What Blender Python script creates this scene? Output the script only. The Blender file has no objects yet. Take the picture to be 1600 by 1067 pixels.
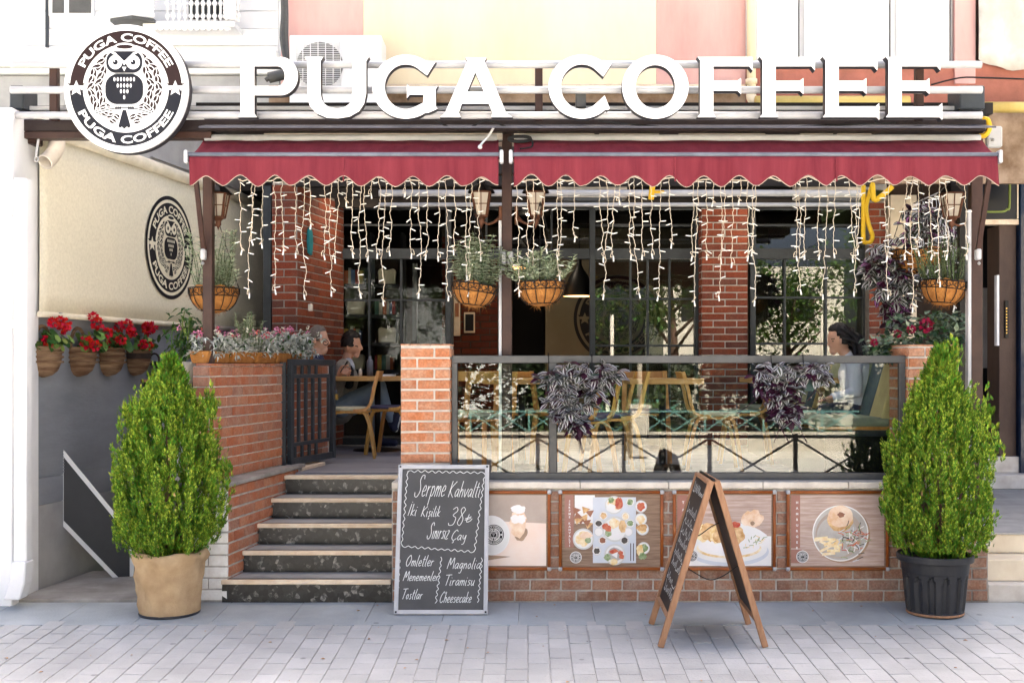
import bpy, bmesh, math, random
from mathutils import Vector, Matrix
R = random.Random(7)
rad = math.radians
sc = bpy.context.scene
col = sc.collection

# ---------------------------------------------------------------- camera
F, CX, HY, D, EYE = 1800.0, 825.0, 572.0, 7.83, 1.6     # measured: focal (px), principal x, horizon, distance to low wall, eye height
cam_d = bpy.data.cameras.new('camera'); cam = bpy.data.objects.new('camera', cam_d); col.objects.link(cam)
cam.location = (0, -D, EYE); cam.rotation_euler = (rad(90), 0, 0)
cam_d.sensor_width = 36; cam_d.lens = 36*F/1600
cam_d.shift_x = (800-CX)/1600; cam_d.shift_y = (HY-533.5)/1600
cam_d.clip_end = 500; cam_d.clip_start = .05
sc.camera = cam

# ---------------------------------------------------------------- light
SUN_EL, SUN_AZ = 50, 14          # sun stands behind the building, so the front lies in open shade
w = bpy.data.worlds.new('World'); sc.world = w; w.use_nodes = True
nt = w.node_tree; nt.nodes.clear()
sky = nt.nodes.new('ShaderNodeTexSky'); sky.sky_type = 'NISHITA'; sky.sun_disc = False
sky.sun_elevation = rad(SUN_EL); sky.sun_rotation = rad(SUN_AZ)
sky.air_density = .55; sky.dust_density = 9.0; sky.ozone_density = 0.0
bg = nt.nodes.new('ShaderNodeBackground'); bg.inputs[1].default_value = .11
wo = nt.nodes.new('ShaderNodeOutputWorld')
nt.links.new(sky.outputs[0], bg.inputs[0]); nt.links.new(bg.outputs[0], wo.inputs[0])
sd = bpy.data.lights.new('sun', 'SUN'); sd.energy = 5.0; sd.angle = rad(.53); sd.color = (1, .95, .87)
sun = bpy.data.objects.new('sun', sd); col.objects.link(sun)
sdir = Vector((math.sin(rad(SUN_AZ))*math.cos(rad(SUN_EL)), math.cos(rad(SUN_AZ))*math.cos(rad(SUN_EL)), math.sin(rad(SUN_EL))))
sun.rotation_euler = sdir.to_track_quat('Z', 'Y').to_euler(); sun.location = sdir*40
vs = sc.view_settings; vs.view_transform = 'Standard'; vs.look = 'None'; vs.gamma = 1; vs.use_curve_mapping = False
vs.exposure = 2.9
sc.render.engine = 'CYCLES'
cy = sc.cycles; cy.max_bounces = 8; cy.diffuse_bounces = 4; cy.glossy_bounces = 4; cy.transmission_bounces = 4; cy.transparent_max_bounces = 16
cy.caustics_reflective = False; cy.caustics_refractive = False; cy.use_denoising = True; cy.sample_clamp_indirect = 6

# ---------------------------------------------------------------- helpers
def at(px, py, Y):
    d = D+Y; return Vector(((px-CX)*d/F, Y, EYE-(py-HY)*d/F))
def ax(px, Y): return (px-CX)*(D+Y)/F
def az(py, Y): return EYE-(py-HY)*(D+Y)/F
SL = .04                                  # the pavement falls away from the wall
def gz(Y): return SL*min(Y, 0)
LWX = lambda Y: -3.54+.158*Y              # the side wall runs back at a slight angle
WU = Vector((.158, 1, 0)).normalized(); WN = Vector((1, -.158, 0)).normalized()
INV = {}

def tag(o, label=None, cat=None, group=None, kind=None):
    if label: o['label'] = label
    if cat: o['category'] = cat
    if group: o['group'] = group
    if kind: o['kind'] = kind
    return o
def thing(name, label, cat, loc=None, group=None):
    o = bpy.data.objects.new(name, None); col.objects.link(o); o.empty_display_size = .1
    if loc is not None:
        o.location = loc; INV[o.name] = Matrix.Translation(-Vector(loc))
    return tag(o, label, cat, group)
def parent_to(o, p):
    o.parent = p
    if p.name in INV: o.matrix_parent_inverse = INV[p.name]
def children(o): return [c for c in bpy.data.objects if c.parent == o]
def copy_tree(o, parent=None, kids=None):
    if kids is None:
        kids = {}
        for c in bpy.data.objects:
            if c.parent: kids.setdefault(c.parent.name, []).append(c)
    c = o.copy(); col.objects.link(c); c.parent = parent
    for ch in kids.get(o.name, []): copy_tree(ch, c, kids)
    return c

class MB:
    def __init__(s): s.v = []; s.f = []; s.m = []; s.s = []
    def add(s, vs, fs, m=0, sm=False):
        n = len(s.v); s.v += [tuple(v) for v in vs]
        for f in fs: s.f.append(tuple(i+n for i in f)); s.m.append(m); s.s.append(sm)
        return s
    def box(s, x0, x1, y0, y1, z0, z1, m=0):
        return s.add([(x0,y0,z0),(x1,y0,z0),(x1,y1,z0),(x0,y1,z0),(x0,y0,z1),(x1,y0,z1),(x1,y1,z1),(x0,y1,z1)],
            [(3,2,1,0),(4,5,6,7),(0,1,5,4),(1,2,6,5),(2,3,7,6),(3,0,4,7)], m)
    def obox(s, c, a, b, d, m=0):          # centre and three half axes
        c, a, b, d = map(Vector, (c, a, b, d))
        return s.add([c-a-b-d, c+a-b-d, c+a+b-d, c-a+b-d, c-a-b+d, c+a-b+d, c+a+b+d, c-a+b+d],
            [(3,2,1,0),(4,5,6,7),(0,1,5,4),(1,2,6,5),(2,3,7,6),(3,0,4,7)], m)
    def bar(s, p, q, wd, ht, up=(0,0,1), m=0):
        p, q = Vector(p), Vector(q); t = (q-p); L = t.length; t.normalize()
        up = Vector(up); sd_ = t.cross(up)
        if sd_.length < 1e-4: sd_ = t.cross(Vector((1,0,0)))
        sd_.normalize(); u = sd_.cross(t).normalized()
        return s.obox((p+q)/2, t*L/2, sd_*wd/2, u*ht/2, m)
    def tube(s, pts, r, n=8, m=0, cap=True, closed=False, sm=True):
        pts = [Vector(p) for p in pts]; k = len(pts)
        rr = r if isinstance(r, (list, tuple)) else [r]*k
        rings = []; u = None
        for i in range(k):
            if closed: t = pts[(i+1) % k]-pts[i-1]
            else: t = pts[min(i+1, k-1)]-pts[max(i-1, 0)]
            if t.length < 1e-9: t = Vector((0,0,1))
            t.normalize()
            if u is None:
                a = Vector((0,0,1)) if abs(t.z) < .9 else Vector((1,0,0)); u = t.cross(a).normalized()
            else:
                u = (u-t*u.dot(t))
                if u.length < 1e-6: u = t.orthogonal()
                u.normalize()
            vv = t.cross(u)
            rings.append([pts[i]+(u*math.cos(2*math.pi*j/n)+vv*math.sin(2*math.pi*j/n))*rr[i] for j in range(n)])
        vs = [p for r_ in rings for p in r_]; fs = []
        for i in range(k if closed else k-1):
            a, b = i*n, ((i+1) % k)*n
            for j in range(n): fs.append((a+j, a+(j+1) % n, b+(j+1) % n, b+j))
        s.add(vs, fs, m, sm)
        if cap and not closed:
            n0 = len(s.v)-len(vs)
            s.f.append(tuple(n0+j for j in reversed(range(n)))); s.m.append(m); s.s.append(False)
            s.f.append(tuple(n0+(k-1)*n+j for j in range(n))); s.m.append(m); s.s.append(False)
        return s
    def lathe(s, prof, n=24, c=(0,0,0), m=0, sm=True, a0=0, a1=2*math.pi, wob=None):
        c = Vector(c); full = abs(a1-a0-2*math.pi) < 1e-6; k = n if full else n+1; vs = []
        for (r, z) in prof:
            for j in range(k):
                a = a0+(a1-a0)*j/n; q = wob(a, r, z) if wob else 1
                vs.append(c+Vector((r*q*math.cos(a), r*q*math.sin(a), z)))
        fs = []
        for i in range(len(prof)-1):
            for j in range(n):
                b = (j+1) % k; fs.append((i*k+j, i*k+b, (i+1)*k+b, (i+1)*k+j))
        return s.add(vs, fs, m, sm)
    def ball(s, c, r, m=0, n=10, q=(1,1,1)):
        c = Vector(c); k = max(4, n//2)
        vs = []
        for i in range(k+1):
            a = math.pi*i/k
            for j in range(n):
                b = 2*math.pi*j/n
                vs.append(c+Vector((r*q[0]*math.sin(a)*math.cos(b), r*q[1]*math.sin(a)*math.sin(b), -r*q[2]*math.cos(a))))
        fs = [(i*n+j, i*n+(j+1) % n, (i+1)*n+(j+1) % n, (i+1)*n+j) for i in range(k) for j in range(n)]
        return s.add(vs, fs, m, True)
    def prism(s, poly, o, u, v, wv, m=0, sm=False):     # polygon in (u,v), pulled along wv
        o, u, v, wv = Vector(o), Vector(u), Vector(v), Vector(wv); n = len(poly)
        a = [o+u*p[0]+v*p[1] for p in poly]; b = [p+wv for p in a]
        if u.cross(v).dot(wv) < 0: a.reverse(); b.reverse()
        s.add(a+b, [tuple(reversed(range(n))), tuple(range(n, 2*n))], m)
        return s.add(a+b, [(i, (i+1) % n, n+(i+1) % n, n+i) for i in range(n)], m, sm)
    def leaf(s, p, d, up, L, W, m=0, fold=.25, droop=.0):
        p, d, up = Vector(p), Vector(d).normalized(), Vector(up)
        sd_ = d.cross(up)
        if sd_.length < 1e-4: sd_ = d.orthogonal()
        sd_.normalize(); n = sd_.cross(d).normalized()
        q = [p, p+d*L*.4+sd_*W*.5+n*W*fold, p+d*L*.42-n*L*droop*.3, p+d*L*.4-sd_*W*.5+n*W*fold, p+d*L-n*L*droop]
        return s.add(q, [(0,1,2),(0,2,3),(1,4,2),(2,4,3)], m, True)
    def mesh(s, name, mats, bevel=0, seg=1):
        me = bpy.data.meshes.new(name); me.from_pydata(s.v, [], s.f)
        for m_ in mats: me.materials.append(m_)
        me.polygons.foreach_set('material_index', s.m); me.polygons.foreach_set('use_smooth', s.s)
        me.update()
        if bevel:
            bm = bmesh.new(); bm.from_mesh(me); bmesh.ops.remove_doubles(bm, verts=bm.verts, dist=1e-5)
            es = [e for e in bm.edges if len(e.link_faces) == 2 and e.calc_face_angle(0) > .6]
            bmesh.ops.bevel(bm, geom=es, offset=bevel, segments=seg, affect='EDGES', profile=.6); bm.to_mesh(me); bm.free()
        return me
    def build(s, name, mats, parent=None, bevel=0, seg=1, **kw):
        if not isinstance(mats, (list, tuple)): mats = [mats]
        o = bpy.data.objects.new(name, s.mesh(name, mats, bevel, seg)); col.objects.link(o)
        if parent is not None: parent_to(o, parent)
        return tag(o, **kw)

def mesh_obj(name, me, parent=None, **kw):
    o = bpy.data.objects.new(name, me); col.objects.link(o)
    if parent is not None: parent_to(o, parent)
    return tag(o, **kw)

def from_curve(cu):                        # curve or text data -> mesh data
    o = bpy.data.objects.new('tmp', cu); col.objects.link(o)
    dg = bpy.context.evaluated_depsgraph_get(); me = bpy.data.meshes.new_from_object(o.evaluated_get(dg))
    bpy.data.objects.remove(o); bpy.data.curves.remove(cu); return me
_tc = {}
def text2d(txt, bold=.0):                  # filled flat lettering as 2D vertices and faces, cap height 1
    k = (txt, bold)
    if k not in _tc:
        cu = bpy.data.curves.new('t', 'FONT'); cu.body = txt; cu.size = 1.0; cu.offset = bold; cu.resolution_u = 3
        me = from_curve(cu); vs = [(v.co.x, v.co.y) for v in me.vertices]; fs = [tuple(p.vertices) for p in me.polygons]
        bpy.data.meshes.remove(me)
        x0 = min(v[0] for v in vs); h = .7
        _tc[k] = ([((x-x0)/h, y/h) for x, y in vs], fs)
    return _tc[k]
def smooth_path(p, k=4, closed=False):
    p = [Vector(q) for q in p]; n = len(p); out = []
    for i in range(n if closed else n-1):
        if closed: a, b, c, d_ = p[i-1], p[i], p[(i+1) % n], p[(i+2) % n]
        else: a, b, c, d_ = p[max(i-1, 0)], p[i], p[i+1], p[min(i+2, n-1)]
        for j in range(k):
            t = j/k
            out.append(.5*((2*b)+(c-a)*t+(2*a-5*b+4*c-d_)*t*t+(3*b-a-3*c+d_)*t**3))
    if not closed: out.append(p[-1])
    return out

# ---------------------------------------------------------------- materials
def nodes(name):
    m = bpy.data.materials.new(name); m.use_nodes = True; t = m.node_tree
    return m, t, t.nodes['Principled BSDF'], t.nodes.new, t.links.new
def rgb(h):                                # srgb hex -> linear
    c = [int(h[i:i+2], 16)/255 for i in (0, 2, 4)]
    return tuple((x/12.92 if x <= .04045 else ((x+.055)/1.055)**2.4) for x in c)+(1,)
def lin(c): return tuple(c)+(1,) if len(c) == 3 else tuple(c)
def pm(name, c, c2=None, rough=.6, scale=6, detail=6, bump=.0, bscale=60, metal=0, spec=.25, island=0, objr=0, stretch=(1,1,1), contrast=(.35,.65), coords='Object', coat=0, trans=0, sheen=0):
    m, t, b, N, L = nodes(name)
    c = lin(c); c2 = lin(c2) if c2 is not None else tuple(x*.8 for x in c[:3])+(1,)
    tc = N('ShaderNodeTexCoord'); mp = N('ShaderNodeMapping'); mp.inputs['Scale'].default_value = stretch
    L(N('ShaderNodeNewGeometry').outputs['Position'] if coords == 'Pos' else tc.outputs[coords], mp.inputs[0])
    nz = N('ShaderNodeTexNoise'); nz.inputs['Scale'].default_value = scale; nz.inputs['Detail'].default_value = detail; nz.inputs['Roughness'].default_value = .62
    L(mp.outputs[0], nz.inputs[0])
    mr = N('ShaderNodeMapRange'); mr.inputs[1].default_value = contrast[0]; mr.inputs[2].default_value = contrast[1]; L(nz.outputs[0], mr.inputs[0])
    mx = N('ShaderNodeMix'); mx.data_type = 'RGBA'; mx.inputs[6].default_value = c; mx.inputs[7].default_value = c2
    L(mr.outputs[0], mx.inputs[0]); out = mx.outputs[2]
    if island or objr:
        if island: g = N('ShaderNodeNewGeometry'); rnd = g.outputs['Random Per Island']; amt = island
        else: g = N('ShaderNodeObjectInfo'); rnd = g.outputs['Random']; amt = objr
        hv = N('ShaderNodeHueSaturation'); L(out, hv.inputs['Color'])
        v = N('ShaderNodeMapRange'); v.inputs[3].default_value = 1-amt; v.inputs[4].default_value = 1+amt; L(rnd, v.inputs[0]); L(v.outputs[0], hv.inputs['Value'])
        h = N('ShaderNodeMath'); h.operation = 'MULTIPLY'; h.inputs[1].default_value = 7.31; L(rnd, h.inputs[0])
        fr = N('ShaderNodeMath'); fr.operation = 'FRACT'; L(h.outputs[0], fr.inputs[0])
        hh = N('ShaderNodeMapRange'); hh.inputs[3].default_value = .5-.035*amt/.3; hh.inputs[4].default_value = .5+.035*amt/.3; L(fr.outputs[0], hh.inputs[0]); L(hh.outputs[0], hv.inputs['Hue'])
        out = hv.outputs[0]
    L(out, b.inputs['Base Color'])
    b.inputs['Roughness'].default_value = rough; b.inputs['Metallic'].default_value = metal; b.inputs['Specular IOR Level'].default_value = spec
    if coat: b.inputs['Coat Weight'].default_value = coat
    if sheen: b.inputs['Sheen Weight'].default_value = sheen
    if bump:
        n2 = N('ShaderNodeTexNoise'); n2.inputs['Scale'].default_value = bscale; n2.inputs['Detail'].default_value = 5; L(mp.outputs[0], n2.inputs[0])
        bp = N('ShaderNodeBump'); bp.inputs['Strength'].default_value = bump; bp.inputs['Distance'].default_value = .01; L(n2.outputs[0], bp.inputs['Height']); L(bp.outputs[0], b.inputs['Normal'])
    if trans:
        tl = N('ShaderNodeBsdfTranslucent'); L(out, tl.inputs[0]); ms = N('ShaderNodeMixShader'); ms.inputs[0].default_value = trans
        L(b.outputs[0], ms.inputs[1]); L(tl.outputs[0], ms.inputs[2]); L(ms.outputs[0], t.nodes['Material Output'].inputs[0])
    return m
def brick_mat(name, cols, dust=(.45,.4,.36), dustamt=.25):
    m, t, b, N, L = nodes(name)
    oi = N('ShaderNodeObjectInfo'); cr = N('ShaderNodeValToRGB'); cr.color_ramp.interpolation = 'LINEAR'
    e = cr.color_ramp.elements; e[0].color = lin(cols[0]); e[1].color = lin(cols[-1])
    for i, c in enumerate(cols[1:-1]): q = e.new((i+1)/(len(cols)-1)); q.color = lin(c)
    L(oi.outputs['Random'], cr.inputs[0])
    tc = N('ShaderNodeTexCoord'); g = N('ShaderNodeNewGeometry')
    nz = N('ShaderNodeTexNoise'); nz.inputs['Scale'].default_value = 9; nz.inputs['Detail'].default_value = 8; nz.inputs['Roughness'].default_value = .7; L(g.outputs['Position'], nz.inputs[0])
    mr = N('ShaderNodeMapRange'); mr.inputs[1].default_value = .42; mr.inputs[2].default_value = .72; mr.inputs[4].default_value = dustamt*2; L(nz.outputs[0], mr.inputs[0])
    mx = N('ShaderNodeMix'); mx.data_type = 'RGBA'; mx.inputs[7].default_value = lin(dust); L(cr.outputs[0], mx.inputs[6]); L(mr.outputs[0], mx.inputs[0])
    n3 = N('ShaderNodeTexNoise'); n3.inputs['Scale'].default_value = 70; n3.inputs['Detail'].default_value = 4; L(g.outputs['Position'], n3.inputs[0])
    hv = N('ShaderNodeHueSaturation'); m3 = N('ShaderNodeMapRange'); m3.inputs[1].default_value = .3; m3.inputs[2].default_value = .7; m3.inputs[3].default_value = .78; m3.inputs[4].default_value = 1.2
    L(n3.outputs[0], m3.inputs[0]); L(m3.outputs[0], hv.inputs['Value']); L(mx.outputs[2], hv.inputs['Color']); L(hv.outputs[0], b.inputs['Base Color'])
    b.inputs['Roughness'].default_value = .85; b.inputs['Specular IOR Level'].default_value = .25
    bp = N('ShaderNodeBump'); bp.inputs['Strength'].default_value = .5; bp.inputs['Distance'].default_value = .006; L(n3.outputs[0], bp.inputs['Height']); L(bp.outputs[0], b.inputs['Normal'])
    return m
def glass_mat(name, ior=1.9, tint=(.93,.97,.95), rough=0):
    m, t, b, N, L = nodes(name); t.nodes.remove(b)
    tr = N('ShaderNodeBsdfTransparent'); tr.inputs[0].default_value = lin(tint)
    gl = N('ShaderNodeBsdfGlossy'); gl.inputs['Roughness'].default_value = rough
    fr = N('ShaderNodeFresnel'); fr.inputs[0].default_value = ior
    ms = N('ShaderNodeMixShader'); L(fr.outputs[0], ms.inputs[0]); L(tr.outputs[0], ms.inputs[1]); L(gl.outputs[0], ms.inputs[2]); L(ms.outputs[0], t.nodes['Material Output'].inputs[0])
    return m
def emit_mat(name, c, s):
    m, t, b, N, L = nodes(name); b.inputs['Base Color'].default_value = lin(c); b.inputs['Emission Color'].default_value = lin(c); b.inputs['Emission Strength'].default_value = s
    return m

M = {}
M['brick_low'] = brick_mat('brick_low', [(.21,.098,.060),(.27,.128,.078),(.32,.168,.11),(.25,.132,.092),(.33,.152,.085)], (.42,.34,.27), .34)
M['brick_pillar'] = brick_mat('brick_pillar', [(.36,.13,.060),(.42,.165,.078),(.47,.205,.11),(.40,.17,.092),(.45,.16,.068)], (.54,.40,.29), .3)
M['brick_red'] = brick_mat('brick_red', [(.31,.092,.044),(.37,.118,.052),(.35,.13,.066),(.26,.122,.085),(.42,.138,.055)], (.40,.27,.2), .3)
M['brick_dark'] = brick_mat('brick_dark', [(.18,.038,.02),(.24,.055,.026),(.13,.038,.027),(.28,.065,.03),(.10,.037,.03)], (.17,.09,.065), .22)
M['brick_shaded'] = brick_mat('brick_shaded', [(.085,.014,.007),(.11,.02,.008),(.06,.015,.01),(.13,.024,.009)], (.07,.035,.025), .18)  # darker copy of the dark brick, doorway shade put into the colour
M['brick_white'] = pm('brick_white', (.90,.89,.86), (.78,.75,.71), .7, 14, bump=.3, coords='Pos')
M['mortar'] = pm('mortar', (.52,.49,.45), (.36,.34,.31), .95, 14, bump=.6, bscale=120)
M['mortar_light'] = pm('mortar_light', (.60,.56,.50), (.42,.39,.35), .95, 9, bump=.6, bscale=120)
M['mortar_dark'] = pm('mortar_dark', (.34,.31,.28), (.22,.2,.18), .95, 14, bump=.6, bscale=120)
M['paver'] = pm('paver', (.56,.55,.525), (.41,.40,.385), .85, 1.7, detail=9, objr=.07, bump=.5, bscale=60, coords='Pos', contrast=(.25,.75))
M['apron'] = pm('apron', (.45,.475,.475), (.34,.36,.36), .8, 1.6, detail=9, objr=.05, bump=.35, bscale=60, coords='Pos')
M['grout'] = pm('grout', (.50,.49,.475), (.38,.37,.36), .95, 10, bump=.4)
M['granite'] = None
M['wood_gray'] = pm('wood_gray', (.30,.29,.31), (.19,.185,.2), .55, 3, stretch=(1,14,1), objr=.12, bump=.2, bscale=20)
M['beige_stone'] = pm('beige_stone', (.80,.68,.52), (.66,.50,.35), .55, 9, bump=.15)
M['tread'] = pm('tread', (.42,.415,.40), (.30,.295,.285), .6, 5, bump=.2)
M['marble'] = pm('marble', (.74,.66,.52), (.6,.5,.37), .4, 3, bump=.05)
M['marble_white'] = pm('marble_white', (.70,.67,.62), (.5,.45,.4), .45, 4, bump=.1, bscale=25)
M['cap'] = pm('cap', (.72,.66,.57), (.55,.49,.42), .6, 8, bump=.2)
M['awning'] = pm('awning', (.225,.036,.05), (.135,.014,.024), .9, 4.5, detail=9, stretch=(3,1,.22), bump=.35, bscale=200, trans=.15, contrast=(.28,.74), sheen=.25)
M['awning'].node_tree.nodes['Principled BSDF'].inputs['Sheen Tint'].default_value = (.75,.10,.18,1)
M['piping'] = pm('piping', (.42,.33,.27), rough=.8)
M['white_metal'] = pm('white_metal', (.50,.50,.515), (.40,.40,.41), .35, 5)
M['alu'] = pm('alu', (.15,.165,.20), (.10,.11,.14), .4, 8)
M['letter'] = pm('letter', (.86,.86,.86), (.80,.80,.80), .35, 3)
M['letter_side'] = pm('letter_side', (.035,.033,.04), rough=.5)
M['brown_metal'] = pm('brown_metal', (.055,.027,.02), (.035,.018,.015), .45, 6, bump=.15, bscale=40)
M['dark_metal'] = pm('dark_metal', (.045,.052,.06), (.03,.035,.041), .4, 6, bump=.1)
M['gray_metal'] = pm('gray_metal', (.10,.10,.098), (.075,.075,.074), .45, 6, bump=.1)
M['black'] = pm('black', (.008,.008,.009), (.005,.005,.0055), .45, 8)
M['black_metal'] = pm('black_metal', (.007,.0055,.005), rough=.4)
M['flash'] = pm('flash', (.11,.11,.135), (.06,.06,.075), .45, 4, stretch=(1,1,3), bump=.1)
M['coco'] = pm('coco', (.46,.205,.055), (.28,.11,.028), .95, 18, bump=1.0, bscale=140, contrast=(.3,.7))
M['cream_cloth'] = pm('cream_cloth', (.78,.725,.58), (.66,.61,.475), .95, 45, bump=.3, bscale=300, contrast=(.3,.7))
M['cream_cloth_d'] = pm('cream_cloth_d', (.74,.67,.53), (.62,.56,.43), .9, 8)
M['ink'] = pm('ink', (.010,.009,.012), rough=.7)
M['ink_brown'] = pm('ink_brown', (.022,.0085,.008), rough=.5)
M['ink_blue'] = pm('ink_blue', (.010,.011,.018), rough=.5)
M['print_white'] = pm('print_white', (.84,.84,.84), (.8,.8,.8), .5, 3)
M['burlap'] = pm('burlap', (.56,.40,.235), (.42,.285,.155), .95, 7, bump=.8, bscale=220)
M['plastic_pot'] = pm('plastic_pot', (.017,.019,.024), (.04,.04,.043), .45, 7, bump=.1, stretch=(1,1,.4))
M['soil'] = pm('soil', (.05,.035,.025), rough=1, bump=1, bscale=60)
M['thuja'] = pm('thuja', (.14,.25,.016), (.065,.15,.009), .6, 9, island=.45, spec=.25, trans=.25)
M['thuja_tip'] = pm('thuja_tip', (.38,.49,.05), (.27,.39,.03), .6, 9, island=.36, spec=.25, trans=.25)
M['bark'] = pm('bark', (.12,.07,.045), (.07,.04,.03), .95, 30, bump=.8)
M['leaf'] = pm('leaf', (.06,.13,.03), (.035,.085,.02), .45, 12, island=.35, trans=.2)
M['leaf_light'] = pm('leaf_light', (.20,.29,.075), (.13,.22,.05), .45, 12, island=.3, trans=.2)
M['leaf_dark'] = pm('leaf_dark', (.055,.105,.065), (.035,.07,.045), .35, 12, island=.35, trans=.1)
M['leaf_variegated'] = pm('leaf_variegated', (.42,.50,.36), (.16,.25,.15), .45, 14, island=.3, trans=.15)
M['silver_leaf'] = pm('silver_leaf', (.62,.65,.62), (.42,.46,.42), .8, 14, island=.22, trans=.15)
M['sage'] = pm('sage', (.46,.52,.38), (.28,.34,.21), .75, 14, island=.3, trans=.15)
M['rosemary'] = pm('rosemary', (.13,.17,.08), (.08,.11,.05), .7, 14, island=.3, trans=.1)
M['trad_silver'] = pm('trad_silver', (.44,.44,.44), (.26,.26,.28), .4, 12, island=.3)
M['trad_green'] = pm('trad_green', (.05,.062,.04), (.026,.033,.024), .4, 12, island=.3)
M['trad_purple'] = pm('trad_purple', (.045,.008,.026), (.022,.006,.016), .4, 12, island=.35)
M['trad_pink'] = pm('trad_pink', (.30,.12,.28), (.2,.06,.18), .4, 12, island=.3)
M['red_petal'] = pm('red_petal', (.60,.004,.022), (.40,.002,.014), .6, 30, island=.12, trans=.15)
M['pink_petal'] = pm('pink_petal', (.62,.14,.32), (.7,.35,.5), .6, 30, island=.25, trans=.2)
M['coral_petal'] = pm('coral_petal', (.68,.10,.12), (.6,.16,.2), .6, 30, island=.25, trans=.2)
M['white_petal'] = pm('white_petal', (.76,.74,.66), (.66,.64,.52), .6, 30, island=.15, trans=.2)
M['crimson_petal'] = pm('crimson_petal', (.33,.01,.06), (.2,.006,.04), .6, 30, island=.12, trans=.1)
M['wicker'] = pm('wicker', (.33,.22,.13), (.13,.065,.035), .85, 5, stretch=(1,1,9), bump=.8, bscale=40, contrast=(.3,.6))
M['wicker_dark'] = pm('wicker_dark', (.05,.032,.025), (.03,.02,.016), .8, 20, bump=.8)
M['wood'] = pm('wood', (.52,.265,.08), (.40,.19,.05), .42, 5, stretch=(8,8,1), objr=.1)
M['wood_table'] = pm('wood_table', (.54,.30,.10), (.44,.225,.07), .4, 4, stretch=(1,12,12))
M['wood_board'] = pm('wood_board', (.37,.205,.115), (.26,.13,.07), .6, 5, stretch=(6,6,1), bump=.2)
M['poster_frame'] = pm('poster_frame', (.34,.095,.013), (.24,.06,.009), .35, 5, coat=.4)
M['chalk_board'] = pm('chalk_board', (.088,.088,.088), (.066,.066,.067), .8, 3, detail=8)
M['chalk'] = pm('chalk', (.80,.82,.80), (.62,.64,.63), .95, 160)
M['chalk_board_brown'] = pm('chalk_board_brown', (.034,.025,.021), (.026,.019,.017), .6, 3)
M['glass'] = glass_mat('glass', 1.5)
M['glass_win'] = glass_mat('glass_win', 1.8, (.72,.75,.74))
M['glass_soft'] = glass_mat('glass_soft', 1.2, (.86,.88,.87))
M['lantern_glass'] = pm('lantern_glass', (.62,.56,.47), (.5,.44,.36), .3, 9, trans=.4)
M['copper'] = pm('copper', (.12,.045,.022), (.06,.026,.015), .5, 12, metal=.3)
M['bulb'] = pm('bulb', (.88,.87,.83), rough=.25)
M['cable'] = pm('cable', (.70,.61,.49), (.60,.51,.40), .6, 30)
M['white_cable'] = pm('white_cable', (.8,.8,.8), rough=.5)
M['yellow'] = pm('yellow', (.72,.46,.02), (.6,.36,.015), .45, 8)
M['yellow_pipe'] = pm('yellow_pipe', (.62,.47,.16), (.5,.36,.1), .5, 6)
M['pink_wall'] = pm('pink_wall', (.68,.42,.385), (.56,.31,.28), .9, 1.6, detail=9, stretch=(2,1,.5), bump=.15, bscale=12, contrast=(.35,.78))
M['pink_dirty'] = pm('pink_dirty', (.44,.16,.12), (.24,.10,.07), .9, 3, detail=9, bump=.4, bscale=16, contrast=(.35,.75))
M['cream_wall'] = pm('cream_wall', (.87,.75,.54), (.78,.63,.41), .9, 1.2, detail=9, stretch=(2,1,.5), bump=.1, bscale=12, contrast=(.35,.8))
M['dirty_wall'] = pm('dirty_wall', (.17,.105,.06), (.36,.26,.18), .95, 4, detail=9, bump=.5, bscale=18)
M['white_wall'] = pm('white_wall', (.82,.82,.82), (.76,.76,.77), .9, 2.5, bump=.12, bscale=20)
M['white_trim'] = pm('white_trim', (.84,.84,.85), (.78,.78,.79), .6, 4)
M['gray_panel'] = pm('gray_panel', (.29,.305,.335), (.215,.228,.252), .65, 2.0, detail=8, stretch=(1,1,3), bump=.25, bscale=20, contrast=(.3,.7))
M['gray_plaster'] = pm('gray_plaster', (.42,.415,.41), (.32,.315,.31), .85, 2.5, bump=.1, bscale=25)
M['concrete'] = pm('concrete', (.36,.345,.325), (.22,.205,.19), .85, 3.5, bump=.3, bscale=30)
M['dark_panel'] = pm('dark_panel', (.014,.015,.018), (.010,.0105,.013), .5, 2, spec=.12)
M['panel_grey'] = pm('panel_grey', (.05,.052,.058), (.036,.038,.043), .5, 2)
M['beam'] = pm('beam', (.030,.019,.019), (.018,.012,.012), .5, 4, bump=.2)
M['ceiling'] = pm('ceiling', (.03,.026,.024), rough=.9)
M['blue_wall'] = pm('blue_wall', (.004,.018,.052), (.003,.013,.04), .35, 2, coat=.2)
M['teal'] = pm('teal', (.02,.22,.26), rough=.5)
M['brown_wall'] = pm('brown_wall', (.105,.068,.052), (.06,.038,.03), .6, 2.5, stretch=(1,1,.5), bump=.15)
M['dark_sign'] = pm('dark_sign', (.006,.008,.014), rough=.3)
M['green_line'] = pm('green_line', (.20,.25,.06), rough=.5)
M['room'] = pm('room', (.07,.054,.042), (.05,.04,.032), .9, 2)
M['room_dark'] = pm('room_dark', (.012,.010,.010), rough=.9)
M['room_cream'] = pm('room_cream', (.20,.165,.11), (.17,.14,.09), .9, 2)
M['shelf'] = pm('shelf', (.04,.043,.046), (.028,.03,.033), .6, 4)
M['cloth'] = pm('cloth', (.66,.63,.58), (.5,.47,.42), .95, 3, bump=.4, bscale=14)
M['road'] = pm('road', (.74,.70,.62), (.64,.60,.53), .9, .8)
M['pale_stone'] = pm('pale_stone', (.62,.57,.48), (.52,.47,.39), .9, 3)
M['turquoise'] = pm('turquoise', (.12,.27,.245), rough=.5)
M['grass'] = pm('grass', (.09,.14,.035), (.06,.1,.025), .95, 3)
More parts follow.
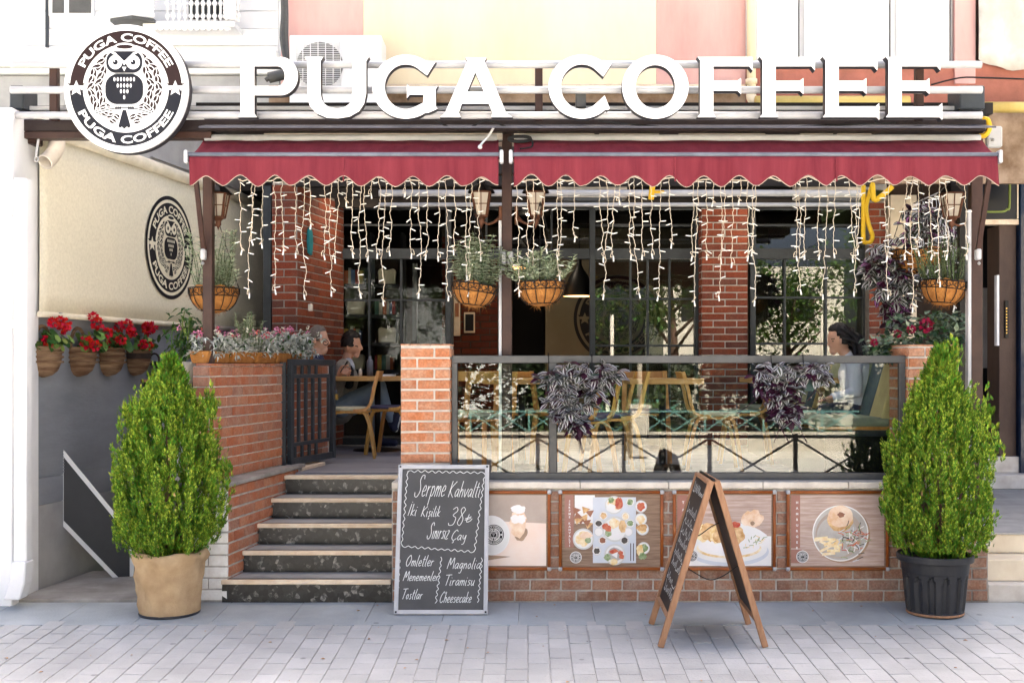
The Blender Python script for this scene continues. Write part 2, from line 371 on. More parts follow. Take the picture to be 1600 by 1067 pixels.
M['tree_leaf'] = pm('tree_leaf', (.09,.15,.03), (.05,.10,.02), .5, 6, island=.35, trans=.35)
M['hedge'] = pm('hedge', (.022,.04,.012), (.012,.024,.008), .6, 6, island=.4)
M['skin'] = pm('skin', (.58,.33,.23), (.52,.285,.195), .5, 12, spec=.3)
M['hair_black'] = pm('hair_black', (.008,.0065,.007), (.014,.011,.011), .5, 40, stretch=(1,1,.2), spec=.25)
M['hair_gray'] = pm('hair_gray', (.17,.135,.115), (.11,.085,.07), .6, 40)
M['jacket'] = pm('jacket', (.30,.28,.25), (.22,.205,.185), .95, 20, bump=.3, bscale=300)
M['jeans'] = pm('jeans', (.22,.30,.40), (.30,.38,.47), .9, 9, bump=.3, bscale=200)
M['shirt_dark'] = pm('shirt_dark', (.02,.022,.03), rough=.9)
M['shirt_blue'] = pm('shirt_blue', (.42,.47,.56), rough=.9)
M['shirt_white'] = pm('shirt_white', (.60,.60,.68), (.5,.5,.58), .9, 6, bump=.2, bscale=20)
M['navy'] = pm('navy', (.03,.035,.075), (.02,.025,.055), .6, 6)
M['purple_seat'] = pm('purple_seat', (.065,.06,.115), rough=.6)
M['cream_seat'] = pm('cream_seat', (.48,.44,.30), rough=.6)
M['green_seat'] = pm('green_seat', (.23,.25,.19), (.17,.19,.14), .7, 6, bump=.1)
M['tan_stripe'] = pm('tan_stripe', (.50,.42,.21), (.42,.35,.17), .75, 6, bump=.15)
M['olive_stripe'] = pm('olive_stripe', (.33,.34,.21), (.27,.28,.17), .75, 6, bump=.15)
M['slate_stripe'] = pm('slate_stripe', (.085,.115,.135), (.065,.09,.105), .75, 6, bump=.15)
M['warm_lamp'] = emit_mat('warm_lamp', (1, .62, .25), .6)
M['spot_fill_lamp'] = emit_mat('spot_fill_lamp', (1, .82, .62), 22)
M['green_plastic'] = pm('green_plastic', (.03,.07,.065), rough=.5)
M['gold'] = pm('gold', (.6,.38,.1), metal=.6, rough=.3)
M['dry_leaf'] = pm('dry_leaf', (.50,.36,.16), (.36,.2,.09), .8, 30, island=.3)
def granite():
    m, t, b, N, L = nodes('granite')
    tc = N('ShaderNodeTexCoord'); v = N('ShaderNodeTexVoronoi'); v.inputs['Scale'].default_value = 34; L(tc.outputs['Object'], v.inputs[0])
    nz = N('ShaderNodeTexNoise'); nz.inputs['Scale'].default_value = 26; nz.inputs['Detail'].default_value = 6; nz.inputs['Roughness'].default_value = .7; L(tc.outputs['Object'], nz.inputs[0])
    mu = N('ShaderNodeMath'); mu.operation = 'MULTIPLY'; L(v.outputs['Color'], mu.inputs[0]); L(nz.outputs[0], mu.inputs[1])
    cr = N('ShaderNodeValToRGB'); e = cr.color_ramp.elements; e[0].position = .12; e[0].color = (.004,.004,.0045,1); e[1].position = .56; e[1].color = (.30,.29,.27,1)
    q = e.new(.36); q.color = (.02,.02,.021,1); L(mu.outputs[0], cr.inputs[0]); L(cr.outputs[0], b.inputs['Base Color']); b.inputs['Roughness'].default_value = .35
    return m
M['granite'] = granite()

def add_spots(m, scale=2.6, size=.035, dark=.62):
    t = m.node_tree; N, L = t.nodes.new, t.links.new; b = t.nodes['Principled BSDF']; src = b.inputs['Base Color'].links[0].from_socket
    g = N('ShaderNodeNewGeometry'); v = N('ShaderNodeTexVoronoi'); v.inputs['Scale'].default_value = scale; L(g.outputs['Position'], v.inputs[0])
    lt = N('ShaderNodeMapRange'); lt.inputs[1].default_value = size; lt.inputs[2].default_value = size*1.6; lt.inputs[3].default_value = dark; lt.inputs[4].default_value = 1; L(v.outputs['Distance'], lt.inputs[0])
    nz = N('ShaderNodeTexNoise'); nz.inputs['Scale'].default_value = .9; nz.inputs['Detail'].default_value = 8; L(g.outputs['Position'], nz.inputs[0])
    st = N('ShaderNodeMapRange'); st.inputs[1].default_value = .42; st.inputs[2].default_value = .62; st.inputs[3].default_value = .80; st.inputs[4].default_value = 1.04; L(nz.outputs[0], st.inputs[0])
    mu = N('ShaderNodeMath'); mu.operation = 'MULTIPLY'; L(lt.outputs[0], mu.inputs[0]); L(st.outputs[0], mu.inputs[1])
    hv = N('ShaderNodeHueSaturation'); L(src, hv.inputs['Color']); L(mu.outputs[0], hv.inputs['Value']); L(hv.outputs[0], b.inputs['Base Color'])
add_spots(M['paver'], 3.4, .045); add_spots(M['apron'], 2.2, .03); add_spots(M['tread'], 5, .05, .75)
# ================================================================ STRUCTURE
# ---------------------------------------------------------------- ground
def sheet(name, pts, mat, kind='structure', parent=None):
    return MB().add(pts, [tuple(range(len(pts)))]).build(name, mat, parent, kind=kind)
pav = sheet('pavement', [(-60,-9.6,gz(-9.6)-.0065),(60,-9.6,gz(-9.6)-.0065),(60,.0,-.0065),(-60,.0,-.0065)], M['grout'])
base = sheet('ground', [(-200,-200,-.75),(200,-200,-.75),(200,200,-.75),(-200,200,-.75)], M['grass'])
sheet('road', [(-120,-19,-.56),(120,-19,-.56),(120,-9.9,-.56),(-120,-9.9,-.56)], M['road'])
mb = MB(); mb.box(-60,60,-9.9,-9.6,-.75,gz(-9.6)); mb.build('kerb', M['pale_stone'], kind='structure')
mb = MB(); mb.box(-120,120,-24,-19,-.75,-.42); mb.build('far_pavement', M['road'], kind='structure')
def chamfer_box(name, lx, ly, lz, mats, ch=.004, jit=0, seed=0):
    m_ = MB(); m_.box(-lx/2,lx/2,-ly/2,ly/2,-lz/2,lz/2); me = m_.mesh(name, mats, bevel=ch)
    if jit:
        q = random.Random(seed)
        for v in me.vertices: v.co += Vector((q.uniform(-jit,jit), q.uniform(-jit*.5,jit*.5), q.uniform(-jit,jit)))
    return me
# pavers laid lengthwise towards the wall, each its own piece where it shows largest
PW, PL = .122, .20
pv = [chamfer_box('paver', PW-.004, PL-.004, .05, [M['paver']], .0025, .001, s) for s in range(4)]
cells = []
for i in range(-44, 46):
    off = (i % 2)*PL/2
    for j in range(0, 15):
        y = -.602-PL/2-(j-1)*PL-off
        x = (i+.5)*PW
        if y > -.602: continue
        cells.append((x, y))
def on_view(x, y):
    px = CX+x*F/(D+y); py = HY+(EYE-gz(y))*F/(D+y); return -30 < px < 1630 and py < 1085
half = [chamfer_box('paver', PW-.004, PL/2-.004, .05, [M['paver']], .004, .0012, s) for s in range(2)]
for i in range(-44, 46):
    if i % 2:
        o = mesh_obj('paver', half[i % 3 % 2], pav); yy = -.602-PL/4; o.location = ((i+.5)*PW, yy, gz(yy)-.025); o.rotation_euler = (math.atan(SL), 0, 0)
cells.sort(key=lambda c: (not on_view(*c), c[1]))
tilt = math.atan(SL); rest = MB()
for k, (x, y) in enumerate(cells):
    z = gz(y)-.025+R.uniform(-.0018,.0018)
    if k < 255:
        o = mesh_obj('paver', pv[k % 4], pav); o.location = (x, y, z); o.rotation_euler = (tilt+R.uniform(-.006,.006), R.uniform(-.006,.006), R.uniform(-.008,.008))
    else:
        a, b_, e = PW/2-.003, PL/2-.003, .004; t_ = Vector((0,1,SL)); c = Vector((x,y,z+.025))
        top = [c+Vector((sx*(a-e),0,0))+t_*(sy*(b_-e)) for sx, sy in ((-1,-1),(1,-1),(1,1),(-1,1))]
        low = [c+Vector((sx*a,0,-.02))+t_*(sy*b_) for sx, sy in ((-1,-1),(1,-1),(1,1),(-1,1))]
        rest.add(top+low, [(0,1,2,3)]+[(4+i,4+(i+1) % 4,(i+1) % 4,i) for i in range(4)])
rest.build('paver_field', M['paver'], pav, kind='stuff')
# smoother band of slabs along the wall foot
sl = [chamfer_box('slab', .4845, .575, .05, [M['apron']], .003, .001, s) for s in range(3)]
for i in range(-9, 11):
    o = mesh_obj('slab', sl[i % 3], pav); o.location = ((i+.5)*.487-.06, -.302, gz(-.302)-.025+R.uniform(-.001,.001)); o.rotation_euler = (tilt, 0, 0)
# fallen leaves
for i in range(46):
    y = R.uniform(-2.1, -.1); x = R.uniform(-3.3, 3.4); m_ = MB(); L_ = R.uniform(.012,.035)
    m_.leaf((0,0,0), (math.cos(i*2.4), math.sin(i*2.4), .05), (0,0,1), L_, L_*.55, fold=.35)
    o = m_.build('dry_leaf', M['dry_leaf'], label='small dry yellow brown leaf lying on the grey pavers', cat='leaf', group='fallen leaves on the pavement')
    o.location = (x, y, gz(y)+.004)

# ---------------------------------------------------------------- brickwork
def brick_set(name, lx, ly, lz, mat, n=4): return [chamfer_box('brick', lx, ly, lz, [mat], .0045, .0016, s) for s in range(n)]
def lay(parent, o, u, nrm, length, rows, course, bl, mats, depth=.05, joint=.011, start=0, z0=0, skip=None, name='brick', half=False):
    """stretcher bond on a face that starts at o and runs along u; nrm points out of the wall"""
    o, u, nrm = Vector(o), Vector(u).normalized(), Vector(nrm).normalized()
    B = Matrix((u, nrm*-1, Vector((0,0,1)))).transposed().to_4x4()
    for r in range(rows):
        x = -(bl/2 if (r+start) % 2 else 0); i = 0
        while x < length-.02:
            a, b_ = max(x, 0), min(x+bl, length); x += bl; i += 1
            if b_-a < .035: continue
            if skip and skip(a, b_, r): continue
            L_ = b_-a-joint; me = mats[R.randrange(len(mats))]
            ob = mesh_obj(name, me, parent)
            c = o+u*((a+b_)/2)+Vector((0,0,z0+(r+.5)*course))-nrm*(depth/2-.006-R.uniform(0,.003))
            S = Matrix.Diagonal((L_/(bl-joint), 1, 1, 1))
            ob.matrix_basis = Matrix.Translation(c) @ B @ Matrix.Rotation(R.uniform(-.008,.008), 4, 'Y') @ S
# low wall below the glass railing (front at y = 0)
XL, XR = -.926, 2.81
low = thing('brick_wall', 'long low brick wall with pale cap under the glass railing, hung with four posters', 'wall', (1,0,0))
mb = MB(); mb.box(XL, XR, .006, .30, -.05, .77); mb.build('mortar_core', M['mortar'], low)
bl_low = brick_set('low', .209-.011, .05, .0755-.011, M['brick_low'])
lay(low, (XL,.006,0), (1,0,0), (0,-1,0), XR-XL, 10, .0755, .209, bl_low)
x = XL
for k, L_ in enumerate([.62,.66,.60,.64,.58,.636]):
    m_ = MB(); m_.box(x+.002, x+L_-.002, -.022, .31, .771, .815); m_.build('cap_stone', M['cap'], low, bevel=.004); x += L_
# low stub at the right end of the wall
stub = thing('brick_wall', 'short mossy brick stub behind the black plastic pot, beside the cream steps', 'wall', (2.97,0,0))
mb = MB(); mb.box(2.812, 3.13, .012, .30, -.05, .385); mb.build('mortar_core', M['mortar_dark'], stub)
lay(stub, (2.812,.012,0), (1,0,0), (0,-1,0), .318, 5, .0755, .209, bl_low)
m_ = MB(); m_.prism([(0,0),(.33,0),(.33,.03),(0,.085)], (2.812,-.012,.386), (1,0,0), (0,0,1), (0,.32,0)); m_.build('cap_stone', M['marble_white'], stub, bevel=.004)
# entrance pillar
pil = thing('brick_pillar', 'salmon brick pillar between the stairs and the glass railing', 'pillar', (-.705,.1,.8))
px0, px1 = ax(625,.08), ax(704,.08)
mb = MB(); mb.box(px0+.006, px1-.006, .086, .44, .60, 1.742); mb.build('mortar_core', M['mortar_light'], pil)
bl_p = brick_set('p', .235-.011, .05, .0725-.014, M['brick_pillar'])
lay(pil, (px0,.086,0), (1,0,0), (0,-1,0), px1-px0, 15, .0725, .235, bl_p, z0=.64, joint=.015)
lay(pil, (px1-.006,.09,0), (0,1,0), (1,0,0), .35, 15, .0725, .235, bl_p, z0=.64, start=1)
for k in range(5):
    m_ = MB(); m_.box(px0+.002+k*.0705, px0+.066+k*.0705, .078, .43, 1.7425, 1.752); m_.build('top_brick', M['brick_pillar'], pil, bevel=.003)
# right pillar
rp = thing('brick_pillar', 'red brick pillar behind the right conifer, topped with a leafy rose bush', 'pillar', (2.9,.1,.8))
qx0, qx1 = ax(1419,.08), ax(1500,.08)
mb = MB(); mb.box(qx0+.006, qx1-.006, .086, .50, .60, az(541,.08)); mb.build('mortar_core', M['mortar_light'], rp)
zt = az(541,.08); nr = 14
lay(rp, (qx0,.086,0), (1,0,0), (0,-1,0), qx1-qx0, nr, .0725, .235, bl_p, z0=zt-.0725*nr-.004)
lay(rp, (qx0+.006,.5,0), (0,-1,0), (-1,0,0), .41, nr, .0725, .235, bl_p, z0=zt-.0725*nr-.004, start=1)
for k in range(2):
    m_ = MB(); m_.box(qx0+.003+k*.175, qx0+.172+k*.175, .08, .49, zt, zt+.012); m_.build('top_brick', M['brick_pillar'], rp, bevel=.003)
# parapet running back from the right pillar
par = thing('brick_parapet', 'dark red brick parapet running back from the right pillar under the bush', 'wall', (3.0,2,.75))
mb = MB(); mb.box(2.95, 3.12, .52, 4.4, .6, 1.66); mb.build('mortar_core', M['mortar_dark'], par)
bl_d = brick_set('d', .24-.011, .05, .0737-.011, M['brick_dark'])
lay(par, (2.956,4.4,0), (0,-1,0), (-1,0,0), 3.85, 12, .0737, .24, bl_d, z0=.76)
# brick side of the stairs (lower) with white painted corner
SU = Vector((.138,1,0)).normalized(); SN = Vector((1,-.138,0)).normalized()
SX = lambda Y: -2.04+.138*Y
sw = thing('brick_wall', 'low brick side wall of the stairs with white painted corner bricks', 'wall', (-2.2,.4,0))
mb = MB(); mb.prism([(SX(0)-.006,.008),(SX(1.5)-.006,1.5),(-2.60,1.5),(-2.60,.008)], (0,0,-.05), (1,0,0), (0,1,0), (0,0,.828)); mb.build('mortar_core', M['mortar'], sw)
bl_r = brick_set('r', .19-.010, .05, .0737-.011, M['brick_red'])
lay(sw, Vector((SX(.02)-.006,.02,0)), SU, SN, 1.42, 10, .0775, .19, bl_r, z0=.005)
bl_w = brick_set('w', .27-.006, .05, .0775-.011, M['brick_white'])
lay(sw, (-2.31,.008,0), (1,0,0), (0,-1,0), .270, 10, .0775, .27, bl_w, z0=.005, name='painted_brick')
mb = MB(); mb.prism([(SX(-.03)+.014,-.03),(SX(1.55)+.014,1.55),(-2.42,1.55),(-2.42,-.03)], (0,0,.779), (1,0,0), (0,1,0), (0,0,.030)); mb.build('ledge_stone', M['concrete'], sw, bevel=.004)
# brick planter wall above it
UX = lambda Y: -2.177+.158*Y
up = thing('brick_wall', 'waist high red brick wall with flowers on top beside the open gate', 'wall', (-2.1,1,.81))
ZT = 1.60
mb = MB(); mb.prism([(UX(.03)-.006,.036),(UX(2.5)-.006,2.5),(UX(2.5)-.24,2.5),(UX(.03)-.115,.036)], (0,0,.8092), (1,0,0), (0,1,0), (0,0,ZT-.8092)); mb.build('mortar_core', M['mortar_light'], up)
crs = (ZT-.811)/11
lay(up, Vector((UX(.03)-.006,.036,0)), WU, WN, 2.46, 11, crs, .19, bl_r, z0=.811, joint=.016)
lay(up, (UX(.03)-.121,.036,0), (1,0,0), (0,-1,0), .121, 11, crs, .24, brick_set('rf', .24-.01, .05, .0737-.011, M['brick_red']), z0=.811)
for k in range(25):
    c = Vector((UX(.03),.04,ZT+.009))+WU*(.05+k*.098)-WN*.05
    m_ = MB(); m_.obox(c, WU*.0445, WN*.058, (0,0,.009)); m_.build('top_brick', M['brick_red'], up, bevel=.003)

# ---------------------------------------------------------------- stairs and terrace floor
st = thing('stone_stairs', 'five dark granite steps with pale beige nosings left of the menu board', 'stairs', (-1.45,.5,0))
for k in range(5):
    y = k*.28; z = .152*k; zt_ = .152*(k+1) if k < 4 else .754
    xl, xr = SX(y)-.04, XL-.003
    m_ = MB(); m_.box(xl, xr, y, y+.03, z-.03 if k == 0 else z+.001, zt_-.028); m_.build('riser', M['granite'], st)
    if k < 4:
        m_ = MB(); m_.box(xl, xr, y+.012, y+.279, zt_-.027, zt_-.001); tr = m_.build('tread', M['tread'], st)
        m_ = MB(); m_.box(xl, xr, y+.004, y+.04, zt_-.0008, zt_+.0006); m_.build('grip_strip', M['black'], tr)
    else:
        m_ = MB(); m_.box(xl, xr, y+.012, y+.10, zt_-.027, zt_-.003); tr = m_.build('tread', M['tread'], st)
    m_ = MB(); m_.box(xl-.0, xr, y-.028, y+.0115, zt_-.030, zt_); m_.build('nosing', M['beige_stone'], tr, bevel=.004)
m_ = MB(); m_.box(-2.02, XL-.004, .032, .29, -.05, .12); m_.box(-2.02, XL-.004, .32, .57, -.05, .27); m_.box(-1.98, XL-.004, .6, .85, -.05, .42); m_.box(-1.95, XL-.004, .88, 1.1, -.05, .57); m_.build('step_core', M['concrete'], st)
tf = thing('terrace_floor', None, None); tf['kind'] = 'structure'
m_ = MB(); m_.box(-3.2, XL-.002, 1.155, 4.6, .3, .735); m_.box(XL, 3.1, .305, 4.6, .3, .735); m_.build('slab', M['concrete'], tf)
for k in range(29):
    y0 = .31+k*.148; xl = XL+.002 if y0 < 1.16 else max(SX(1.5)-.2, -2.35) if y0 < 2.3 else -2.9
    cut = XL+R.uniform(.1, 1.2)
    for a, b_ in ((xl, cut), (cut+.003, cut+1.6), (cut+1.603, 3.1)):
        if y0 < 1.22 and y0 > 1.0: a = max(a, XL+.002)
        m_ = MB(); m_.box(a, b_, y0+.0015, y0+.1465, .735, .7535+R.uniform(-.0008,.0008)); m_.build('plank', M['wood_gray'], tf)
m_ = MB(); m_.obox(Vector((UX(1.75)+.07,1.75,.768)), WU*.28, WN*.055, (0,0,.014)); m_.build('threshold_stone', M['beige_stone'], tf, bevel=.004)

# ---------------------------------------------------------------- side wall on the left
sidew = thing('side_wall', 'grey clad side wall of the terrace with textured panels and upper plaster', 'wall', (-3.2,2,0))
def on_wall(Y, z, out=0): return Vector((LWX(Y),Y,z))+WN*out
def wall_box(Y0, Y1, z0, z1, o0, o1, mb_, m=0):
    a, b_ = on_wall(Y0,0,0), on_wall(Y1,0,0); c = (a+b_)/2+WN*((o0+o1)/2); c.z = (z0+z1)/2
    return mb_.obox(c, (b_-a)/2, WN*((o1-o0)/2), Vector((0,0,(z1-z0)/2)), m)
MB().prism([(-.05,-.1),(5.25,-.1),(5.25,3.98),(2.2,3.62),(-.05,3.27)], on_wall(0,0,-.3), WU, (0,0,1), WN*.3).build('plaster', M['gray_plaster'], sidew)
for (z0, z1) in ((-.02,.61),(.613,.80),(.803,1.30),(1.303,1.96)):
    wall_box(.02, 4.9, z0, z1, .002, .014, MB()).build('cladding_panel', M['gray_panel'] if z0 > .5 else M['gray_plaster'], sidew, bevel=.002)
# fine ribs of the cladding: too small to pick apart
m_ = MB()
for k in range(52):
    z = .82+k*.0215
    wall_box(.03, 4.88, z, z+.012, .0145, .0168, m_)
m_.build('cladding_ribs', M['gray_panel'], sidew, kind='stuff')
# landing slab in front of it
m_ = MB(); m_.prism([(-3.50,-.02),(-2.31,-.02),(-2.31,1.05),(-3.36,1.05)], (0,0,-.08), (1,0,0), (0,1,0), (0,0,.105)); m_.build('landing', M['concrete'], bevel=.006, kind='structure')

# ---------------------------------------------------------------- the building above and around
bld = thing('building', 'cream and pink upper storey behind the sign letters', 'building', (0,2.9,3.4))
BY = 2.9
def wallpiece(name, px0_, px1_, z0, z1, y0, mat, par_, th=.3):
    m__ = MB(); m__.box(ax(px0_,BY), ax(px1_,BY), y0, y0+th, z0, z1); return m__.build(name, mat, par_)
m_ = MB(); m_.box(ax(440,BY), 3.98, BY+.02, 13, 4.0, 8.3); m_.box(ax(440,BY), 3.98, 4.95, 13, 3.55, 3.99); m_.build('wall', M['white_wall'], bld)
zl = az(133,BY)
wallpiece('pink_strip', 440, 568, zl, 8.25, BY-.03, M['pink_wall'], bld, .04)
wallpiece('cream_panel', 568.6, 1024.6, zl, 8.25, BY-.03, M['cream_wall'], bld, .04)
wallpiece('pink_strip', 1025, 1164, zl, 8.25, BY-.03, M['pink_wall'], bld, .04)
wallpiece('pink_strip', 1489, 1521, zl, 8.25, BY-.05, M['pink_wall'], bld, .06)
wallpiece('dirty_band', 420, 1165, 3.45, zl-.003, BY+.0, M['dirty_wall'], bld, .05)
m_ = MB(); m_.box(ax(560,BY), ax(1165,BY), BY-.045, BY+.0, zl-.075, zl-.002); m_.build('ledge', M['beige_stone'], bld, bevel=.008)
wallpiece('pink_band', 1165.5, 1640, az(168,BY), az(100,BY), BY-.02, M['pink_dirty'], bld, .05)
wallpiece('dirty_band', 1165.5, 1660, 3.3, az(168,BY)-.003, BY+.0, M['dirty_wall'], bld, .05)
# tall windows on the right of the upper storey
for k, (a, b_) in enumerate(((1180,1246),(1256,1388),(1400,1482))):
    wn = wallpiece('window', a, b_, az(98,BY), 7.0, BY-.02, M['white_trim'], bld, .05)
    m_ = MB(); m_.box(ax(a+2,BY), ax(b_-2,BY), BY-.026, BY-.021, az(95,BY), 6.9); m_.build('pane', M['white_trim'], wn)
    m_ = MB(); m_.box(ax(b_+1,BY), ax(b_+2.2,BY), BY-.024, BY, az(96,BY), 7.0); m_.build('frame_gap', M['gray_metal'], wn)
m_ = MB(); m_.box(ax(1178,BY), ax(1489,BY), BY-.06, BY+.0, az(104,BY), az(98.4,BY)); m_.build('sill', M['white_trim'], bld)
# downpipe on the pink strip
m_ = MB(); xx = ax(1171,BY); m_.tube([(xx,BY-.09,8),(xx,BY-.09,az(150,BY))], .042, 12, 0)
m_.tube([(xx,BY-.09,az(135,BY)),(xx,BY-.09,az(128,BY))], .055, 12, 0)
m_.tube(smooth_path([(xx,BY-.09,az(150,BY)),(xx,BY-.1,az(158,BY)),(xx+.05,BY-.14,az(165,BY)),(xx+.10,BY-.14,az(170,BY))]), .046, 12, 0)
m_.build('downpipe', M['cream_wall'], label='cream drain pipe running down the pink wall between the letters F and F', cat='pipe')
# yellow gas main behind the letters
m_ = MB(); m_.tube([(ax(1180,2.6),2.6,az(160,2.6)),(ax(1420,2.6),2.6,az(160,2.6))], .058, 12); m_.tube([(ax(1530,2.6),2.6,az(168,2.6)),(ax(1640,2.6),2.6,az(168,2.6))], .05, 12)
m_.build('gas_pipe', M['yellow_pipe'], label='fat yellowish gas pipe running behind the last sign letters', cat='pipe')
# hanging cloth far right
m_ = MB(); n = 14; g_ = []
for i in range(n+1):
    for j in range(11):
        u_, v_ = i/n, j/10; X_ = ax(1522,BY)+u_*.75; Z_ = az(95,BY)-.02+v_*1.4-.10*math.sin(u_*3.1)*(1-v_)
        g_.append((X_, BY-.12+.03*math.sin(u_*19+v_*3)+.02*math.sin(u_*7-v_*6), Z_))
m_.add(g_, [(i*11+j, (i+1)*11+j, (i+1)*11+j+1, i*11+j+1) for i in range(n) for j in range(10)], 0, True)
o = m_.build('cloth_sheet', M['cloth'], label='off white cloth hanging from the upper wall at the right edge', cat='cloth')
sm = o.modifiers.new('s', 'SOLIDIFY'); sm.thickness = .006
# white wooden house on the left
wh = thing('white_house', 'white wooden house with shutters and lacy balcony behind the round sign', 'building', (-4,3.4,3.5))
HYY = 3.4
m_ = MB(); m_.box(-8.5, ax(440,BY)-.02, HYY, 13, 3.8, 8.3); m_.build('wall', M['white_wall'], wh)
for k in range(14):
    m_ = MB(); m_.box(-7, ax(438,HYY)-.02, HYY-.02-.003*(k % 2), HYY-.001, az(100,HYY)+k*.17, az(100,HYY)+k*.17+.164); m_.build('clapboard', M['white_trim'], wh)
m_ = MB(); m_.box(-7, ax(440,HYY), HYY-.22, HYY-.03, az(112,HYY), az(88,HYY)); m_.box(-7, ax(440,HYY), HYY-.17, HYY-.03, az(122,HYY), az(113,HYY)); m_.build('cornice', M['white_trim'], wh, bevel=.01)
m_ = MB(); m_.box(-7, ax(440,HYY), HYY-.12, HYY-.03, az(172,HYY), az(124,HYY)); m_.build('frieze', M['gray_plaster'], wh)
for (a, b_) in ((298,312),(314,328),(331,345),(348,362)):
    f_ = MB(); f_.box(ax(a-5,HYY), ax(b_+3,HYY), HYY-.06, HYY-.022, az(40,HYY), az(-60,HYY)); fo = f_.build('window', M['white_trim'], wh)
    p_ = MB(); p_.box(ax(a,HYY), ax(b_-2,HYY), HYY-.068, HYY-.061, az(34,HYY), az(-60,HYY)); p_.build('pane', M['shelf'], fo)
f_ = MB(); f_.box(ax(80,HYY), ax(150,HYY), HYY-.06, HYY-.022, az(28,HYY), az(-60,HYY)); fo = f_.build('window', M['white_trim'], wh)
for (a, b_) in ((86,104),(112,146)):
    p_ = MB(); p_.box(ax(a,HYY), ax(b_,HYY), HYY-.068, HYY-.061, az(24,HYY), az(-60,HYY)); p_.build('pane', M['gray_metal'], fo)
m_ = MB(); m_.box(ax(74,HYY), ax(78,HYY), HYY-.05, HYY-.021, az(76,HYY), az(-60,HYY)); m_.build('corner_post', M['dark_metal'], wh)
# bay bracket with shutters
for (a, b_, sk) in ((172,212,.25),(212,240,-.25),(348,366,.1)):
    for k in range(12):
        m_ = MB(); za = az(24,3.0)+k*.036
        m_.obox(((ax(a,3.0)+ax(b_,3.0))/2, 3.05, za), ((ax(b_,3.0)-ax(a,3.0))/2, sk*.15, 0), (0,.012,.014), (0,-.008,.012)); m_.build('shutter_slat', M['white_trim'], wh)
m_ = MB(); m_.prism([(ax(172,3.0),3.0),(ax(212,3.0),2.9),(ax(240,3.0),3.0),(ax(240,3.0),3.4),(ax(172,3.0),3.4)], (0,0,az(26,3.0)-.05), (1,0,0), (0,1,0), (0,0,.03)); m_.build('bay_floor', M['gray_metal'], wh)
# lacy balcony balusters and scalloped trim
for k in range(13):
    xx = ax(262+k*9.2, 3.1); m_ = MB(); zb = az(34,3.1)
    m_.tube([(xx,3.1,zb),(xx,3.1,zb+.5)], .012, 6)
    for q in range(3): m_.ball((xx,3.1,zb+.05+q*.12), .026, 0, 8)
    m_.build('baluster', M['white_trim'], wh)
for k in range(14):
    xx = ax(232+k*9.5, 3.1); m_ = MB(); m_.prism([(math.cos(a)*.028, math.sin(a)*.028) for a in [math.pi*(1+i/8) for i in range(9)]], (xx,3.09,az(44,3.1)), (1,0,0), (0,0,1), (0,.03,0)); m_.build('scallop_trim', M['white_trim'], wh)
m_ = MB(); m_.box(ax(225,3.1), ax(368,3.1), 3.06, 3.38, az(44,3.1)+.001, az(35,3.1)); m_.build('balcony_edge', M['white_trim'], wh, bevel=.006)
# right hand neighbour
rb = thing('neighbour_building', 'dark blue and brown neighbouring shopfront at the right edge', 'building', (4.9,3.6,0))
m_ = MB(); m_.box(4.0, 14, 4.9, 13, -.2, 8.3); m_.box(3.98, 14, 3.0, 4.89, 3.9, 8.3); m_.build('wall', M['brown_wall'], rb)
DY = 3.62
m_ = MB(); m_.box(ax(1561,DY), ax(1588,DY), DY, DY+.3, .70, az(352,DY)); m_.build('pilaster', M['brown_wall'], rb, bevel=.006)
m_ = MB(); m_.box(ax(1588.5,DY), ax(1588.5,DY)+3, DY-.08, DY+.3, .2, az(246,DY)); m_.build('blue_panel', M['blue_wall'], rb, bevel=.01)
m_ = MB(); m_.box(ax(1588.5,DY), ax(1588.5,DY)+3, DY-.10, DY+.2, az(245,DY), az(215,DY)); m_.build('teal_cap', M['teal'], rb)
m_ = MB(); m_.box(ax(1530,DY), ax(1586,DY), DY-.05, DY+.02, az(343,DY), az(205,DY)); sg = m_.build('dark_signboard', M['dark_sign'], rb)
pth = [(ax(1530,DY),0,az(332,DY)),(ax(1562,DY),0,az(332,DY)),(ax(1570,DY),0,az(328,DY)),(ax(1574,DY),0,az(318,DY)),(ax(1574,DY),0,az(220,DY))]
m_ = MB(); m_.tube([(p[0],DY-.051,p[2]) for p in smooth_path(pth)], .012, 6); m_.build('gold_border', M['green_line'], sg)
m_ = MB(); m_.box(ax(1530,DY), ax(1588,DY), DY-.06, DY+.04, az(352,DY), az(344,DY)); m_.box(ax(1585.4,DY), ax(1587.5,DY), DY-.06, DY-.01, az(343,DY), az(250,DY)); m_.build('signboard_edge', M['beige_stone'], rb)
m_ = MB(); m_.box(ax(1530,4.4), ax(1580,4.4), 4.4, 4.5, .7, 3.2); dr = m_.build('door', M['dark_panel'], rb)
m_ = MB(); m_.box(ax(1534,4.38), ax(1552,4.38), 4.37, 4.399, az(575,4.38), az(450,4.38)); m_.build('pane', M['gray_plaster'], dr)
m_ = MB(); m_.box(ax(1560,DY)-.02, ax(1561,DY)-.002, DY-.01, DY+.05, az(540,DY), az(430,DY)); m_.build('door_trim', M['white_trim'], rb)
ib = MB(); ib.box(ax(1569,DY), ax(1574,DY), DY-.03, DY-.001, az(528,DY), az(470,DY)); io = ib.build('intercom', M['black'], rb)
for k in range(9):
    m_ = MB(); zz = az(482+k*4.8,DY); m_.box(ax(1569.6,DY), ax(1571.6,DY), DY-.036, DY-.031, zz-.006, zz+.006); m_.build('button', M['gold'], io)
rs = thing('marble_steps', 'cream marble steps up to the neighbouring doorway', 'stairs', (4,1,0))
